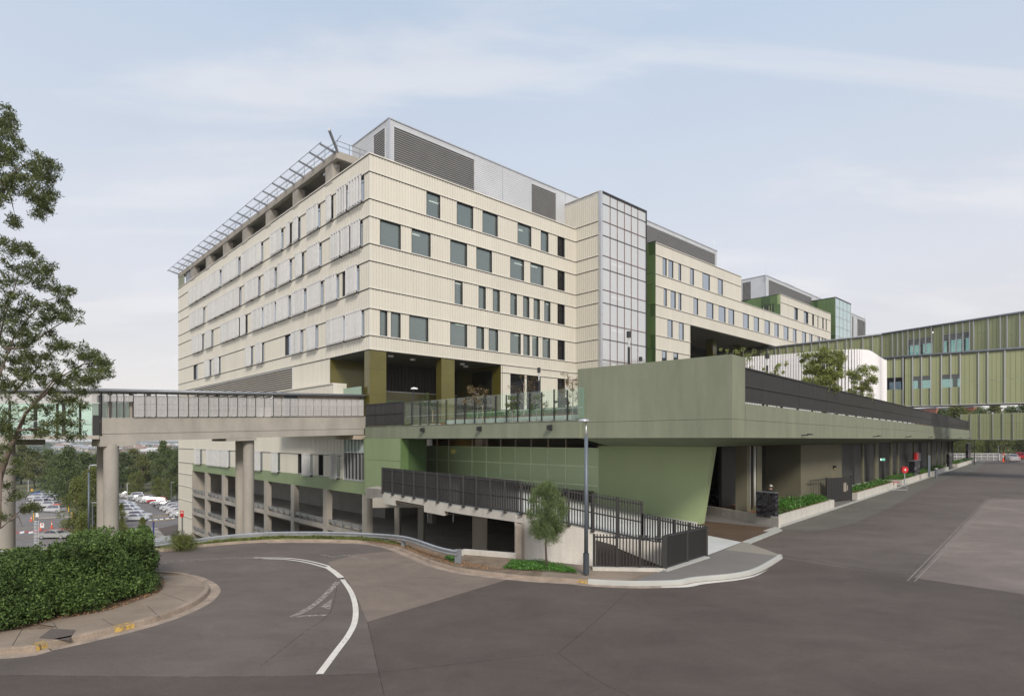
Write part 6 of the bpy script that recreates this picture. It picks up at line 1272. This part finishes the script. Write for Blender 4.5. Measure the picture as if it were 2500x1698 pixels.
# terrace planting
def terr_tree(label, px, ytop, Y, r, m, n, leaf=.11, base=6.0, dens=.35, tr_=.035, name='terrace_tree'):
    x = (px-CX)/F*Y; zt_ = zof(ytop, Y); h = zt_-base; t = thing(name, label, 'tree', (x, Y, base)); mb = MB(); mb.tube([(x, Y, base), (x+.05, Y, base+h*.5), (x, Y, zt_-r*.4)], [tr_, tr_*.7, tr_*.2], 6)
    P_ = []
    for k in range(n):
        a = random.random()*6.283; f = random.random(); rr = r*math.sqrt(random.random()); c = (x+math.cos(a)*rr, Y+math.sin(a)*rr, base+h*(.42+.55*f)); rr_ = r*random.uniform(.16, .34); P_.append(blob(c, (rr_, rr_, rr_*.9), int(60*dens*3), .0)); 
        if k % 3 == 0: mb.tube([(x, Y, base+h*.45*(.8+f)), c], [tr_*.4, .006], 4)
    mb.build('trunk', barkp, t); leafcloud('crown', np.concatenate(P_), m, leaf, leaf*.4, droop=.3, parent=t)
    mb = MB(); mb.box(x+.35, x+.40, Y, Y+.05, base, base+1.3); mb.build('stake', mat('stake_wood', (.4, .25, .14), .8) if 'stake_wood' not in MATS else MATS['stake_wood'], t)
yv = lambda zx: Q4(zx)
terr_tree('russet leaved young tree behind the glass balustrade', yv(1180), 944, 40, 1.0, leaf_r, 30, .11, dens=.22); terr_tree('sparse reddish sapling before the ground floor windows', yv(1620), 915, 38, 1.1, leaf_r, 30, .09, dens=.13); terr_tree('thin russet sapling at the right end of the balustrade', yv(2080), 905, 34, .75, leaf_r, 34, .09, dens=.16)
terr_tree('young green conifer like shrub behind the balustrade glass', yv(1510), 965, 37, .45, leaf_d, 30, .08, dens=.4, name='terrace_shrub'); terr_tree('green shrub with arching stems near the balustrade end', yv(1740), 960, 36, .7, leaf_d, 22, .10, dens=.25, name='terrace_shrub'); terr_tree('dark pointed shrub close to the corner block', yv(1985), 968, 35, .45, leaf_d, 32, .08, dens=.4, name='terrace_shrub'); terr_tree('green sapling before the mint panel in the undercroft', yv(715), 955, 47, .6, leaf_d, 24, .1, dens=.4)
terr_tree('largest leafy green tree on the terrace before the white pavilion', 2008, 850, 41, 1.3, leaf_t, 110, .15, dens=.8, tr_=.07); terr_tree('sparser russet green tree right of the largest terrace tree', 2105, 893, 50, 1.15, leaf_t, 70, .15, dens=.6, tr_=.05); terr_tree('small leafy tree tops left of the white pavilion', 1895, 882, 38, .75, leaf_t, 26, .13, dens=.35)
terr_tree('thin yellow green tree above the corner block near the balcony', 1815, 842, 50, 1.0, leaf_t, 30, .13, dens=.3); terr_tree('small yellow shrub over the corner block edge', 1775, 845, 50, .8, leaf_t, 20, .13, dens=.3); terr_tree('small green shrub on the block below the recess', 1677, 866, 44, .5, leaf_g, 14, .1, dens=.3)
def terr_grass(label, px0, px1, Y0, Y1, n, m, z=6.05, h=.45):
    P_ = []
    for k in range(n): f = random.random(); px = px0+(px1-px0)*f; Y = Y0+(Y1-Y0)*f+random.uniform(0, 1.3); P_.append(((px-CX)/F*Y, Y, z+random.random()*h))
    o = leafcloud('terrace_grass', P_, m, .22, .03, droop=-.3, origin=P_[0]); tagp(o, label, 'plants', kind='stuff')
terr_grass('green grasses in the raised bed behind the right half of the balustrade', 1140, 1412, 43, 34.6, 6500, leaf_g, 6.55, .42); terr_grass('darker grasses in the bed behind the left half of the balustrade', 985, 1140, 49, 44, 1800, leaf_d, 6.1, .4)
for nm, px0, px1, Y0, Y1, h_, l_ in (('raised_bed', 1090, 1413, 43.6, 33.6, .55, 'long white edged planting bed behind the right part of the glass balustrade'), ('raised_bed', 1005, 1072, 47, 44.5, .25, 'short white edged planting bed at the left part of the glass balustrade')):
    a, b = cpx(px0, Y0), cpx(px1, Y1); d = Vector((b[0]-a[0], b[1]-a[1])).normalized(); n2 = Vector((-d.y, d.x)); n2 = n2 if n2.y > 0 else -n2; t = thing(nm, l_, 'planter', (a[0], a[1], 5.98)); A_, B_ = Vector(a), Vector(b)
    mb = MB(); mb.prism([tuple(A_), tuple(B_), tuple(B_+n2*.15), tuple(A_+n2*.15)], 5.98, 5.98+h_*.8); mb.build('white_edge', MATS['white_concrete'], t); mb = MB(); mb.prism([tuple(A_+n2*.16), tuple(B_+n2*.16), tuple(B_+n2*2.2), tuple(A_+n2*2.2)], 5.98, 5.98+h_); mb.build('mulch_bed', soil, t)

# ================================================================== car park
def lot(name, pts, m, z=-11.95): mb = MB(); P_ = [gr(*p, z) for p in pts]; mb.add(P_, [tuple(range(len(P_)))]); o = structure(mb, name, m); return o
lot('car_park', [(-200, 1205), (78, 1204), (160, 1214), (165, 1250), (178, 1290), (170, 1345), (-200, 1345)], asp_park); lot('car_park', [(285, 1213), (330, 1202), (480, 1215), (520, 1330), (330, 1345), (285, 1290)], asp_park)
lot('bus_lane', [(382, 1290), (436, 1279), (480, 1275), (480, 1320), (420, 1320)], asp_dark, -11.93)
def mark(pts, m=paint_w, z=-11.92, name='car_park_marking'): lot(name, pts, m, z)
Z6 = lambda x, y: (x/10.52, 1180+y/10.52); Z7 = lambda x, y: (280+x/10.52, 1180+y/10.52)
lot('red_crossing', [Z6(350, 1235), Z6(1800, 1130), Z6(1790, 1175), Z6(350, 1285)], mat('red_road', (.30, .08, .07), .85, 0, .1), -11.94)
for a, b in ((350, 390), (505, 625), (735, 855)): mark([Z6(a, 1235), Z6(b, 1215), Z6(b, 1262), Z6(a, 1285)], white, -11.91)
for r in (1145, 1400):
    for k in range(7): x = 390+k*88; mark([Z6(x, r-k*6), Z6(x+45, r-4-k*6), Z6(x+45, r+8-k*6), Z6(x, r+12-k*6)], paint_y)
for k in range(16): y = 960+k*38; mark([Z6(870, y), Z6(945, y-4), Z6(945, y+9), Z6(870, y+13)], white); mark([Z6(965, y), Z6(1005, y-2), Z6(1005, y+10), Z6(965, y+13)], white)
for k in range(5): x = 850+k*150; mark([Z7(x, 925-k*13), Z7(x+85, 915-k*13), Z7(x+110, 940-k*13), Z7(x+10, 950-k*13)], white)
for k in range(11): x = 800+k*60; mark([Z7(x, 845-k*4), Z7(x+28, 842-k*4), Z7(x+28, 854-k*4), Z7(x, 857-k*4)], yellow)
for k in range(9): x = 980+k*62; mark([Z7(x, 950-k*6), Z7(x+28, 947-k*6), Z7(x+28, 960-k*6), Z7(x, 963-k*6)], yellow)
for k in range(7): y = 1160+k*34; mark([Z7(250, y+25), Z7(1100+k*30, y-25), Z7(1103+k*30, y-15), Z7(250, y+38)], paint_w)
t = thing('striped_canopy', 'white striped flat roof low behind the left end of the guard rail', 'roof', gr(*Z7(900, 1450), -11.9)); q = [gr(*Z7(*p), -8) for p in ((690, 1540), (640, 1470), (1410, 1335), (1550, 1460))]
mb = MB(); mb.add(q+[(a, b, c-.2) for a, b, c in q], [(0, 1, 2, 3), (0, 1, 5, 4), (1, 2, 6, 5), (2, 3, 7, 6), (3, 0, 4, 7)]); mb.build('roof_deck', mat('blue_grey_roof', (.25, .27, .30), .6), t)
for k in range(6):
    f0, f1 = k/6+.02, k/6+.075; lerp = lambda a, b, f: Vector(a)*(1-f)+Vector(b)*f; up_ = Vector((0, 0, .06)); mb = MB(); mb.quad(*[tuple(p+up_) for p in (lerp(q[1], q[0], f0), lerp(q[2], q[3], f0), lerp(q[2], q[3], f1), lerp(q[1], q[0], f1))]); mb.build('white_strip', white, t)
for p in q: mb = MB(); mb.tube([(p[0]*1.0, p[1]+.1, -12), (p[0], p[1]+.1, -8.1)], .06, 6); mb.build('post', galvd, t)
# cars
def car(kind, paint, detail, label, loc, rz, group=None, L_=4.6, W_=1.82):
    """built at its place: x forward, y to the left"""
    t = thing('parked_car', label, 'car', loc, rz, group)
    Mw = WM[t]; 
    def fr(x, y, z): return tuple(Mw @ Vector((x, y, z)))
    h = L_/2
    if kind == 'sedan': low = [(-h, .45), (-h, .85), (-h+.9, .98), (h-1.3, .93), (h-.25, .75), (h, .55), (h, .3), (-h, .3)]; cab = [(-h+.75, .97), (-h+1.45, 1.40), (-.2, 1.46), (.45, 1.40), (h-1.25, .92)]
    elif kind == 'wagon': low = [(-h, .5), (-h, 1.0), (-h+.3, 1.08), (h-1.35, 1.05), (h-.2, .95), (h, .7), (h, .38), (-h, .38)]; cab = [(-h+.1, 1.07), (-h+.35, 1.72), (-.2, 1.78), (.55, 1.70), (h-1.3, 1.04)]
    elif kind == 'ute': low = [(-h, .5), (-h, 1.15), (-.5, 1.15), (h-1.3, 1.1), (h-.15, .98), (h, .7), (h, .38), (-h, .38)]; cab = [(-.55, 1.14), (-.4, 1.72), (.6, 1.74), (1.0, 1.66), (h-1.2, 1.08)]
    else: low = [(-h, .5), (-h, .9), (-h+.3, .98), (h-1.1, .96), (h-.2, .78), (h, .55), (h, .32), (-h, .32)]; cab = [(-h+.1, .97), (-h+.55, 1.46), (0, 1.53), (.5, 1.45), (h-1.05, .95)]
    def loft(mb, poly, y0, y1, y0t=None, y1t=None, zb=0, zt_=9):
        n = len(poly); f = lambda z, a, b: a if b is None else a+(b-a)*(z-zb)/(zt_-zb)
        mb.add([(x, f(z, y0, y0t), z) for x, z in poly]+[(x, f(z, y1, y1t), z) for x, z in poly], [tuple(range(n)), tuple(range(n, 2*n))[::-1]]+[(i, n+i, n+(i+1) % n, (i+1) % n) for i in range(n)])
    w = W_/2; zb, ztp = cab[0][1], max(z for _, z in cab)
    body = MB(fr); loft(body, low, -w, w); loft(body, [(x, z) for x, z in cab], -w+.06, w-.06, -w+.24, w-.24, zb, ztp)
    b = body.build('body', paint, t)
    gmb = MB(fr); c = [( x*1.0, z) for x, z in cab]; gl_ = []
    cx_ = sum(x for x, _ in c)/len(c); inner_c = [((x-cx_)*.86+cx_, zb+.03+(z-zb)*.86) for x, z in c]
    for s in (-1, 1):
        n = len(inner_c); gmb.add([(x, s*(w-.055-.18*(z-zb)/(ztp-zb)), z) for x, z in inner_c], [tuple(range(n))])
    f0, f1 = c[-1], c[-2]; gmb.quad((f0[0]+.01, -w+.16, f0[1]+.04), (f0[0]+.01, w-.16, f0[1]+.04), (f1[0]+.02, w-.26, f1[1]-.03), (f1[0]+.02, -w+.26, f1[1]-.03)); r0, r1 = c[0], c[1]; gmb.quad((r0[0]-.01, -w+.16, r0[1]+.06), (r0[0]-.01, w-.16, r0[1]+.06), (r1[0]-.02, w-.26, r1[1]-.04), (r1[0]-.02, -w+.26, r1[1]-.04))
    gmb.build('windows', glass_k, t)
    if detail:
        for sx in (-h+.85, h-.85):
            for s in (-1, 1):
                r_ = .33; mb = MB(fr); pts = [(sx+r_*math.cos(k*math.pi/9), r_+r_*math.sin(k*math.pi/9)) for k in range(18)]; loft(mb, pts, s*w-.10*(s > 0)-.0, s*w+.10*(s < 0)+.02*s); o = mb.build('wheel', gap, t)
                r_ = .2; mb = MB(fr); mb.add([(sx+r_*math.cos(k*math.pi/6), s*(w+.025), .33+r_*math.sin(k*math.pi/6)) for k in range(12)], [tuple(range(12))]); mb.build('rim', alu, o)
        if detail > 1:
            for s in (-1, 1): bx('head_light', white, t, fr, h-.16, h+.01, s*.62-.2, s*.62+.2, .66, .78); bx('tail_light', redp, t, fr, -h-.01, -h+.1, s*.7-.16, s*.7+.16, .74, .9)
            mb = MB(fr); x = cx_; mb.box(x-.03, x+.03, -w+.02, -w+.1, zb, ztp-.15); mb.box(x-.03, x+.03, w-.1, w-.02, zb, ztp-.15); mb.build('door_pillar', paint, t); bx('bumper', gap, t, fr, -h-.02, h+.02, -w+.1, w-.1, .28, .42)
    return t
def cpaint(n, c): return mat('car_paint_'+n, c, .42, .0, .02, coat=.15)
cw, cs, cr_, cd, cb, cgy = cpaint('white', (.50, .51, .53)), cpaint('silver', (.33, .33, .32)), cpaint('red', (.42, .02, .03)), cpaint('black', (.03, .03, .035)), cpaint('blue', (.05, .12, .35)), cpaint('grey', (.16, .17, .19))
def carat(kind, paint, detail, label, px, py, head, z=-11.93, group=None, L_=4.6): return car(kind, paint, detail, label, gr(px, py, z), R(head), group, L_)
carat('sedan', cs, 2, 'silver sedan standing alone behind the hedge', 134, 1313, 4, L_=4.8)
w_ = carat('wagon', cw, 2, 'white wagon with red board on its roof rack', 129, 1250, 176, L_=5.0); g0 = gr(129, 1250, -11.93); t = thing('surfboard', 'red board lying on the roof rack of the white wagon', 'board', (g0[0], g0[1], g0[2]+1.85)); bx('board', orange, t, FW, g0[0]+.1, g0[0]+1.7, g0[1]-.2, g0[1]+.5, g0[2]+1.82, g0[2]+1.92); bx('rack', gap, t, FW, g0[0]-.4, g0[0]+2.2, g0[1]-.4, g0[1]+.6, g0[2]+1.78, g0[2]+1.82)
left_row = [(118, 1237, 'hatch', cw), (121, 1230, 'sedan', cs), (124, 1224, 'wagon', cw), (112, 1220, 'hatch', cw), (122, 1215, 'sedan', cw), (110, 1211.5, 'wagon', cs), (100, 1209, 'hatch', cb), (92, 1216, 'hatch', cw), (95, 1223, 'sedan', cw), (93, 1232, 'wagon', cw)]
names = {'hatch': 'hatchback', 'sedan': 'sedan', 'wagon': 'wagon', 'ute': 'pickup'}; pn = {id(cw): 'white', id(cs): 'silver', id(cr_): 'red', id(cd): 'black', id(cb): 'blue', id(cgy): 'grey'}
for i, (px, py, k, p_) in enumerate(left_row): carat(k, p_, 1 if py > 1222 else 0, '%s %s, %s from the front of the cluster behind the white wagon' % (pn[id(p_)], names[k], ords[i]), px, py, 178, group='cars in the left car park')
right_row = [(303, 1213, 'sedan', cw), (314, 1215.5, 'hatch', cw), (325, 1217.5, 'wagon', cw), (332, 1221, 'sedan', cgy), (344, 1222.5, 'ute', cw), (353, 1225, 'sedan', cw), (363, 1228, 'hatch', cw), (380, 1228.5, 'hatch', cr_), (387, 1232, 'sedan', cw), (396, 1238.5, 'sedan', cd), (404, 1242, 'hatch', cgy), (413, 1246, 'wagon', cw), (421, 1249, 'hatch', cw), (430, 1256, 'hatch', cw), (440, 1262, 'sedan', cw)]
for i, (px, py, k, p_) in enumerate(right_row): carat(k, p_, 1, '%s %s, %s from the left in the long right-hand parking row' % (pn[id(p_)], names[k], ords[i]), px+4, py-2, 205, group='cars in the long right-hand row')
near_row = [(304, 1233, 'sedan', cw), (307, 1238, 'hatch', cw), (310, 1243, 'sedan', cw), (314, 1248, 'wagon', cw), (320, 1254, 'hatch', cw), (340, 1262.5, 'hatch', cw), (333, 1270, 'sedan', cw)]
for i, (px, py, k, p_) in enumerate(near_row): carat(k, p_, 1, '%s %s, %s from the back in the short row by the round pier' % (pn[id(p_)], names[k], ords[i]), px, py, 5, group='cars in the short row by the pier')
# things standing in the car park
def cone(label, px, py, z=-11.93, h=1.0, group='orange traffic cones'):
    x, y, z = gr(px, py, z); t = thing('traffic_cone', label, 'traffic cone', (x, y, z), 0, group); mb = MB(); mb.box(x-.2, x+.2, y-.2, y+.2, z, z+.05); mb.build('base', orange, t); mb = MB(); mb.lathe((x, y, z+.05), [(.15, 0), (.05, h)], 10); mb.build('cone', orange, t); mb = MB(); mb.lathe((x, y, z+.05+h*.5), [(.108, 0), (.085, h*.22)], 10); mb.build('reflective_band', white, t)
cone('orange cone at the left end of the low wire fence', *Z6(800, 965)); cone('orange cone on the empty bay behind the red crossing', *Z6(1330, 1140), h=1.3); cone('orange cone just behind the white notice sign', *Z6(1040, 1175), h=1.3)
for px, py, zh, l in ((955, 1060, 2.4, 'pale square notice sign at the end of the low wire fence'), (1085, 1400, 2.6, 'white notice sign above the rear of the silver sedan')):
    x, y, z = gr(*Z6(px, py), -11.93); t = thing('notice_sign', l, 'sign', (x, y, z)); bx('post', galvd, t, FW, x-.04, x+.04, y, y+.06, z, z+zh); bx('plate', white, t, FW, x-.32, x+.32, y-.03, y-.01, z+zh-.8, z+zh); 
    if px > 1000: bx('red_disc', redp, t, FW, x-.14, x+.14, y-.04, y-.031, z+zh-.38, z+zh-.12)
x, y, z = gr(*Z6(820, 330), -11.93); t = thing('warning_sign', 'yellow warning sign on a post at the back of the left car park', 'sign', (x, y, z)); bx('post', galvd, t, FW, x-.04, x+.04, y, y+.06, z, z+2.2); mb = MB(); mb.add([(x, y-.02, z+1.5), (x+.4, y-.02, z+1.95), (x, y-.02, z+2.4), (x-.4, y-.02, z+1.95)], [(0, 1, 2, 3)]); mb.build('plate', yellow, t)
a = Vector(gr(*Z6(960, 905), -11.93)); b = Vector(gr(*Z6(1850, 860), -11.93)); t = thing('wire_fence', 'low wire fence with a concrete foot in front of the white wagon', 'fence', tuple(a)); d = (b-a)
mb = MB(); mb.prism([(a.x, a.y), (b.x, b.y), (b.x, b.y+.3), (a.x, a.y+.3)], -11.93, -11.7); mb.build('foot_wall', conc, t)
for k in range(6): p = a+d*(k/5); mb = MB(); mb.tube([(p.x, p.y+.1, -11.8), (p.x, p.y+.1, -10.6)], .035, 6); mb.build('post', galv, t)
mb = MB(); mb.tube([(a.x, a.y+.1, -10.65), (b.x, b.y+.1, -10.65)], .03, 5); mb.build('rail', galv, t); o = MB().quad((a.x, a.y+.1, -11.7), (b.x, b.y+.1, -11.7), (b.x, b.y+.1, -10.65), (a.x, a.y+.1, -10.65)).build('wire_mesh', mesh_mat('wire_mesh', (.4, .4, .4), .8), t)
for px, py, h in ((865, 940, 1.6), (1760, 760, 1.6), (1850, 900, 1.6), (1915, 1040, 1.6)):
    x, y, z = gr(*Z6(px, py), -11.93); mb = MB(); mb.tube([(x, y, z), (x, y, z+h)], .09, 8); tagp(mb.build('bollard', yellow, origin=(x, y, z)), {865: 'yellow bollard at the left end of the low wire fence', 1760: 'yellow bollard behind the rear of the white wagon', 1850: 'yellow bollard at the right end of the low wire fence', 1915: 'yellow bollard nearest the trees right of the red crossing'}[px], 'bollard', 'yellow bollards')
x, y, z = gr(*Z7(998, 1355), -11.93); t = thing('blue_post', 'tall dark blue post standing in the striped parking island', 'post', (x, y, z)); mb = MB(); mb.tube([(x, y, z), (x, y, z+2.6)], .13, 8); mb.build('shaft', mat('blue_post', (.03, .04, .2), .5), t); bx('cap', gap, t, FW, x-.16, x+.16, y-.16, y+.16, z+2.6, z+2.66)
for px, top, Y, l in ((310.5, 1178, 165, 'thin white lamp pole at the corner of the right car row'), (418, 1176, 150, 'thin grey lamp pole behind the dark cars'), (69, 1170, 190, 'thin pale lamp pole at the back of the left car park'), (226, 1225, 85, 'short dark lamp pole between the bent-arm lamp and the pier')):
    x = (px-CX)/F*Y; z1 = zof(top, Y); t = thing('lamp_pole', l, 'lamp pole', (x, Y, -12)); mb = MB(); mb.tube([(x, Y, -12), (x, Y, z1)], [.12, .08], 6); mb.build('pole', whitefin if 'white' in l or 'pale' in l else pole, t); bx('head', alu, t, FW, x-.1, x+.7, Y-.1, Y+.1, z1-.1, z1)
# far end of the road
gz = 0.02
carat('ute', cw, 2, 'white pickup parked nose away at the far end of the road', 2473, 1126.5, 58, gz, 'vehicles at the far end of the road', 5.0); carat('wagon', cr_, 1, 'red wagon just beyond the white pickup', 2487, 1121, 58, gz, 'vehicles at the far end of the road'); carat('hatch', cb, 1, 'blue hatchback at the right edge beyond the red wagon', 2500, 1118, 58, gz, 'vehicles at the far end of the road'); carat('wagon', cgy, 1, 'grey wagon furthest right beyond the pickup', 2515, 1119, 58, gz, 'vehicles at the far end of the road')
for px, py, l in ((2449, 1127, 'orange cone beside the white pickup'), (2451.5, 1125, 'orange cone behind the first by the white pickup')): cone(l, px, py, .02, 1.9)
t = thing('road_barrier', 'long pale tube barrier across the far end of the road', 'barrier', (120, 140, 0)); xa, xb = (2382-CX)/F*140, (2440-CX)/F*140; mb = MB()
for z in (.9, 1.6): mb.tube([(xa-6, 140, z), (xb, 140, z)], .07, 6)
for k in range(9): x = xa-6+(xb-xa+6)*k/8; mb.tube([(x, 140, 0), (x, 140, 1.6)], .05, 5)
mb.build('tube_frame', white, t); bx('infill_mesh', mesh_mat('barrier_mesh', (.3, .3, .3), .5), t, FW, xa-6, xb+3, 140.2, 140.25, 0, 1.7)
x, Y = cpx(2379, 118); t = thing('street_pole', 'dark pole at the far end of the canopy', 'pole', (x, Y, 0)); mb = MB(); mb.tube([(x, Y, 0), (x, Y, 5.0)], .09, 6); mb.build('shaft', blackm, t); bx('collar', gap, t, FW, x-.2, x+.2, Y-.2, Y+.2, 0, .1)
x, Y = cpx(2437, 135); t = thing('street_pole', 'grey pole beside the far road barrier', 'pole', (x, Y, 0)); mb = MB(); mb.tube([(x, Y, 0), (x, Y, 3.6)], .09, 6); mb.build('shaft', galvd, t); bx('collar', gap, t, FW, x-.2, x+.2, Y-.2, Y+.2, 0, .1)

# ================================================================== people
def person(label, x, y, z, H_=1.74, face=-90, cap=True, shirt=cloth_d, legs=cloth_d):
    t = thing('person', label, 'person', (x, y, z), R(face)); s = H_/1.74
    def skin_mesh(name, verts, edges, rads, m):
        me = bpy.data.meshes.new(name); me.from_pydata([tuple(Vector(v)*s) for v in verts], edges, []); o = bpy.data.objects.new(name, me); COL.objects.link(o); o.parent = t; md = o.modifiers.new('skin', 'SKIN'); md.use_smooth_shade = True
        for v, r_ in zip(me.skin_vertices[0].data, rads): v.radius = (r_*s, r_*s)
        me.skin_vertices[0].data[0].use_root = True
        o.modifiers.new('sub', 'SUBSURF').levels = 1; o.modifiers['sub'].render_levels = 1; me.materials.append(m); return o
    V_ = [(0, 0, .93), (0, 0, 1.12), (0, 0, 1.36), (.01, 0, 1.47), (.03, 0, 1.56), (.03, 0, 1.66), (0, .17, 1.40), (.03, .24, 1.15), (.16, .22, .96), (.23, .21, .90), (0, -.17, 1.40), (.03, -.24, 1.15), (.16, -.22, .96), (.23, -.21, .90), (0, .10, .88), (.02, .11, .48), (0, .11, .08), (.13, .12, .03), (0, -.10, .88), (.02, -.11, .48), (0, -.11, .08), (.13, -.12, .03)]
    E_ = [(0, 1), (1, 2), (2, 3), (3, 4), (4, 5), (2, 6), (6, 7), (7, 8), (8, 9), (2, 10), (10, 11), (11, 12), (12, 13), (0, 14), (14, 15), (15, 16), (16, 17), (0, 18), (18, 19), (19, 20), (20, 21)]
    skin_mesh('body', V_, E_, [.13, .13, .14, .055, .085, .08, .06, .045, .035, .035, .06, .045, .035, .035, .085, .058, .042, .035, .085, .058, .042, .035], skin)
    skin_mesh('shirt', [V_[i] for i in (0, 1, 2, 6, 7, 10, 11)], [(0, 1), (1, 2), (2, 3), (3, 4), (2, 5), (5, 6)], [.155, .15, .165, .08, .065, .08, .065], shirt)
    skin_mesh('trousers', [V_[i] for i in (0, 14, 15, 16, 18, 19, 20)], [(0, 1), (1, 2), (2, 3), (0, 4), (4, 5), (5, 6)], [.15, .10, .075, .06, .10, .075, .06], legs)
    if cap: fr = lambda a, b, c: (x+a*math.cos(R(face))*s-b*math.sin(R(face))*s, y+a*math.sin(R(face))*s+b*math.cos(R(face))*s, z+c*s); mb = MB(fr); mb.lathe((.03, 0, 1.62), [(.108, 0), (.105, .07), (.07, .125), (.01, .14)], 14); mb.box(.08, .21, -.07, .07, 1.625, 1.64); mb.build('cap', cloth_w, t, smooth=True)
    return t
x, y = cpx(1881, 41.7); person('person in dark clothes and pale cap standing behind the black wrapped board', x, y, .03, 1.76, -75)
x, y = cpx(2453, 132); person('tiny worker in dark clothes at the far end of the road beside the barrier', x, y, .03, 1.75, -60, True)
# thin air between here and the hills
hz = bpy.data.materials.new('thin_haze'); hz.use_nodes = True; t_ = hz.node_tree; t_.nodes.clear(); o_ = t_.nodes.new('ShaderNodeOutputMaterial'); pv = t_.nodes.new('ShaderNodeVolumePrincipled'); pv.inputs['Color'].default_value = (.93, .96, 1, 1); pv.inputs['Density'].default_value = .00017; pv.inputs['Anisotropy'].default_value = .2; t_.links.new(pv.outputs[0], o_.inputs['Volume'])
hb = MB().box(-3200, 3200, -60, 5700, -21, 60).build('haze', hz); hb['kind'] = 'stuff'; hb['label'] = 'thin pale haze in the air over the whole site'
for m_ in bpy.data.materials: m_.use_backface_culling = False
for _o in COL.objects:
    if _o.type == 'MESH' and _o.parent is None and 'kind' not in _o and 'category' not in _o: print('UNTAGGED', _o.name)
print('objects', len(COL.objects), 'tris', sum(len(o.data.loops)-2*len(o.data.polygons) for o in COL.objects if o.type == 'MESH'))
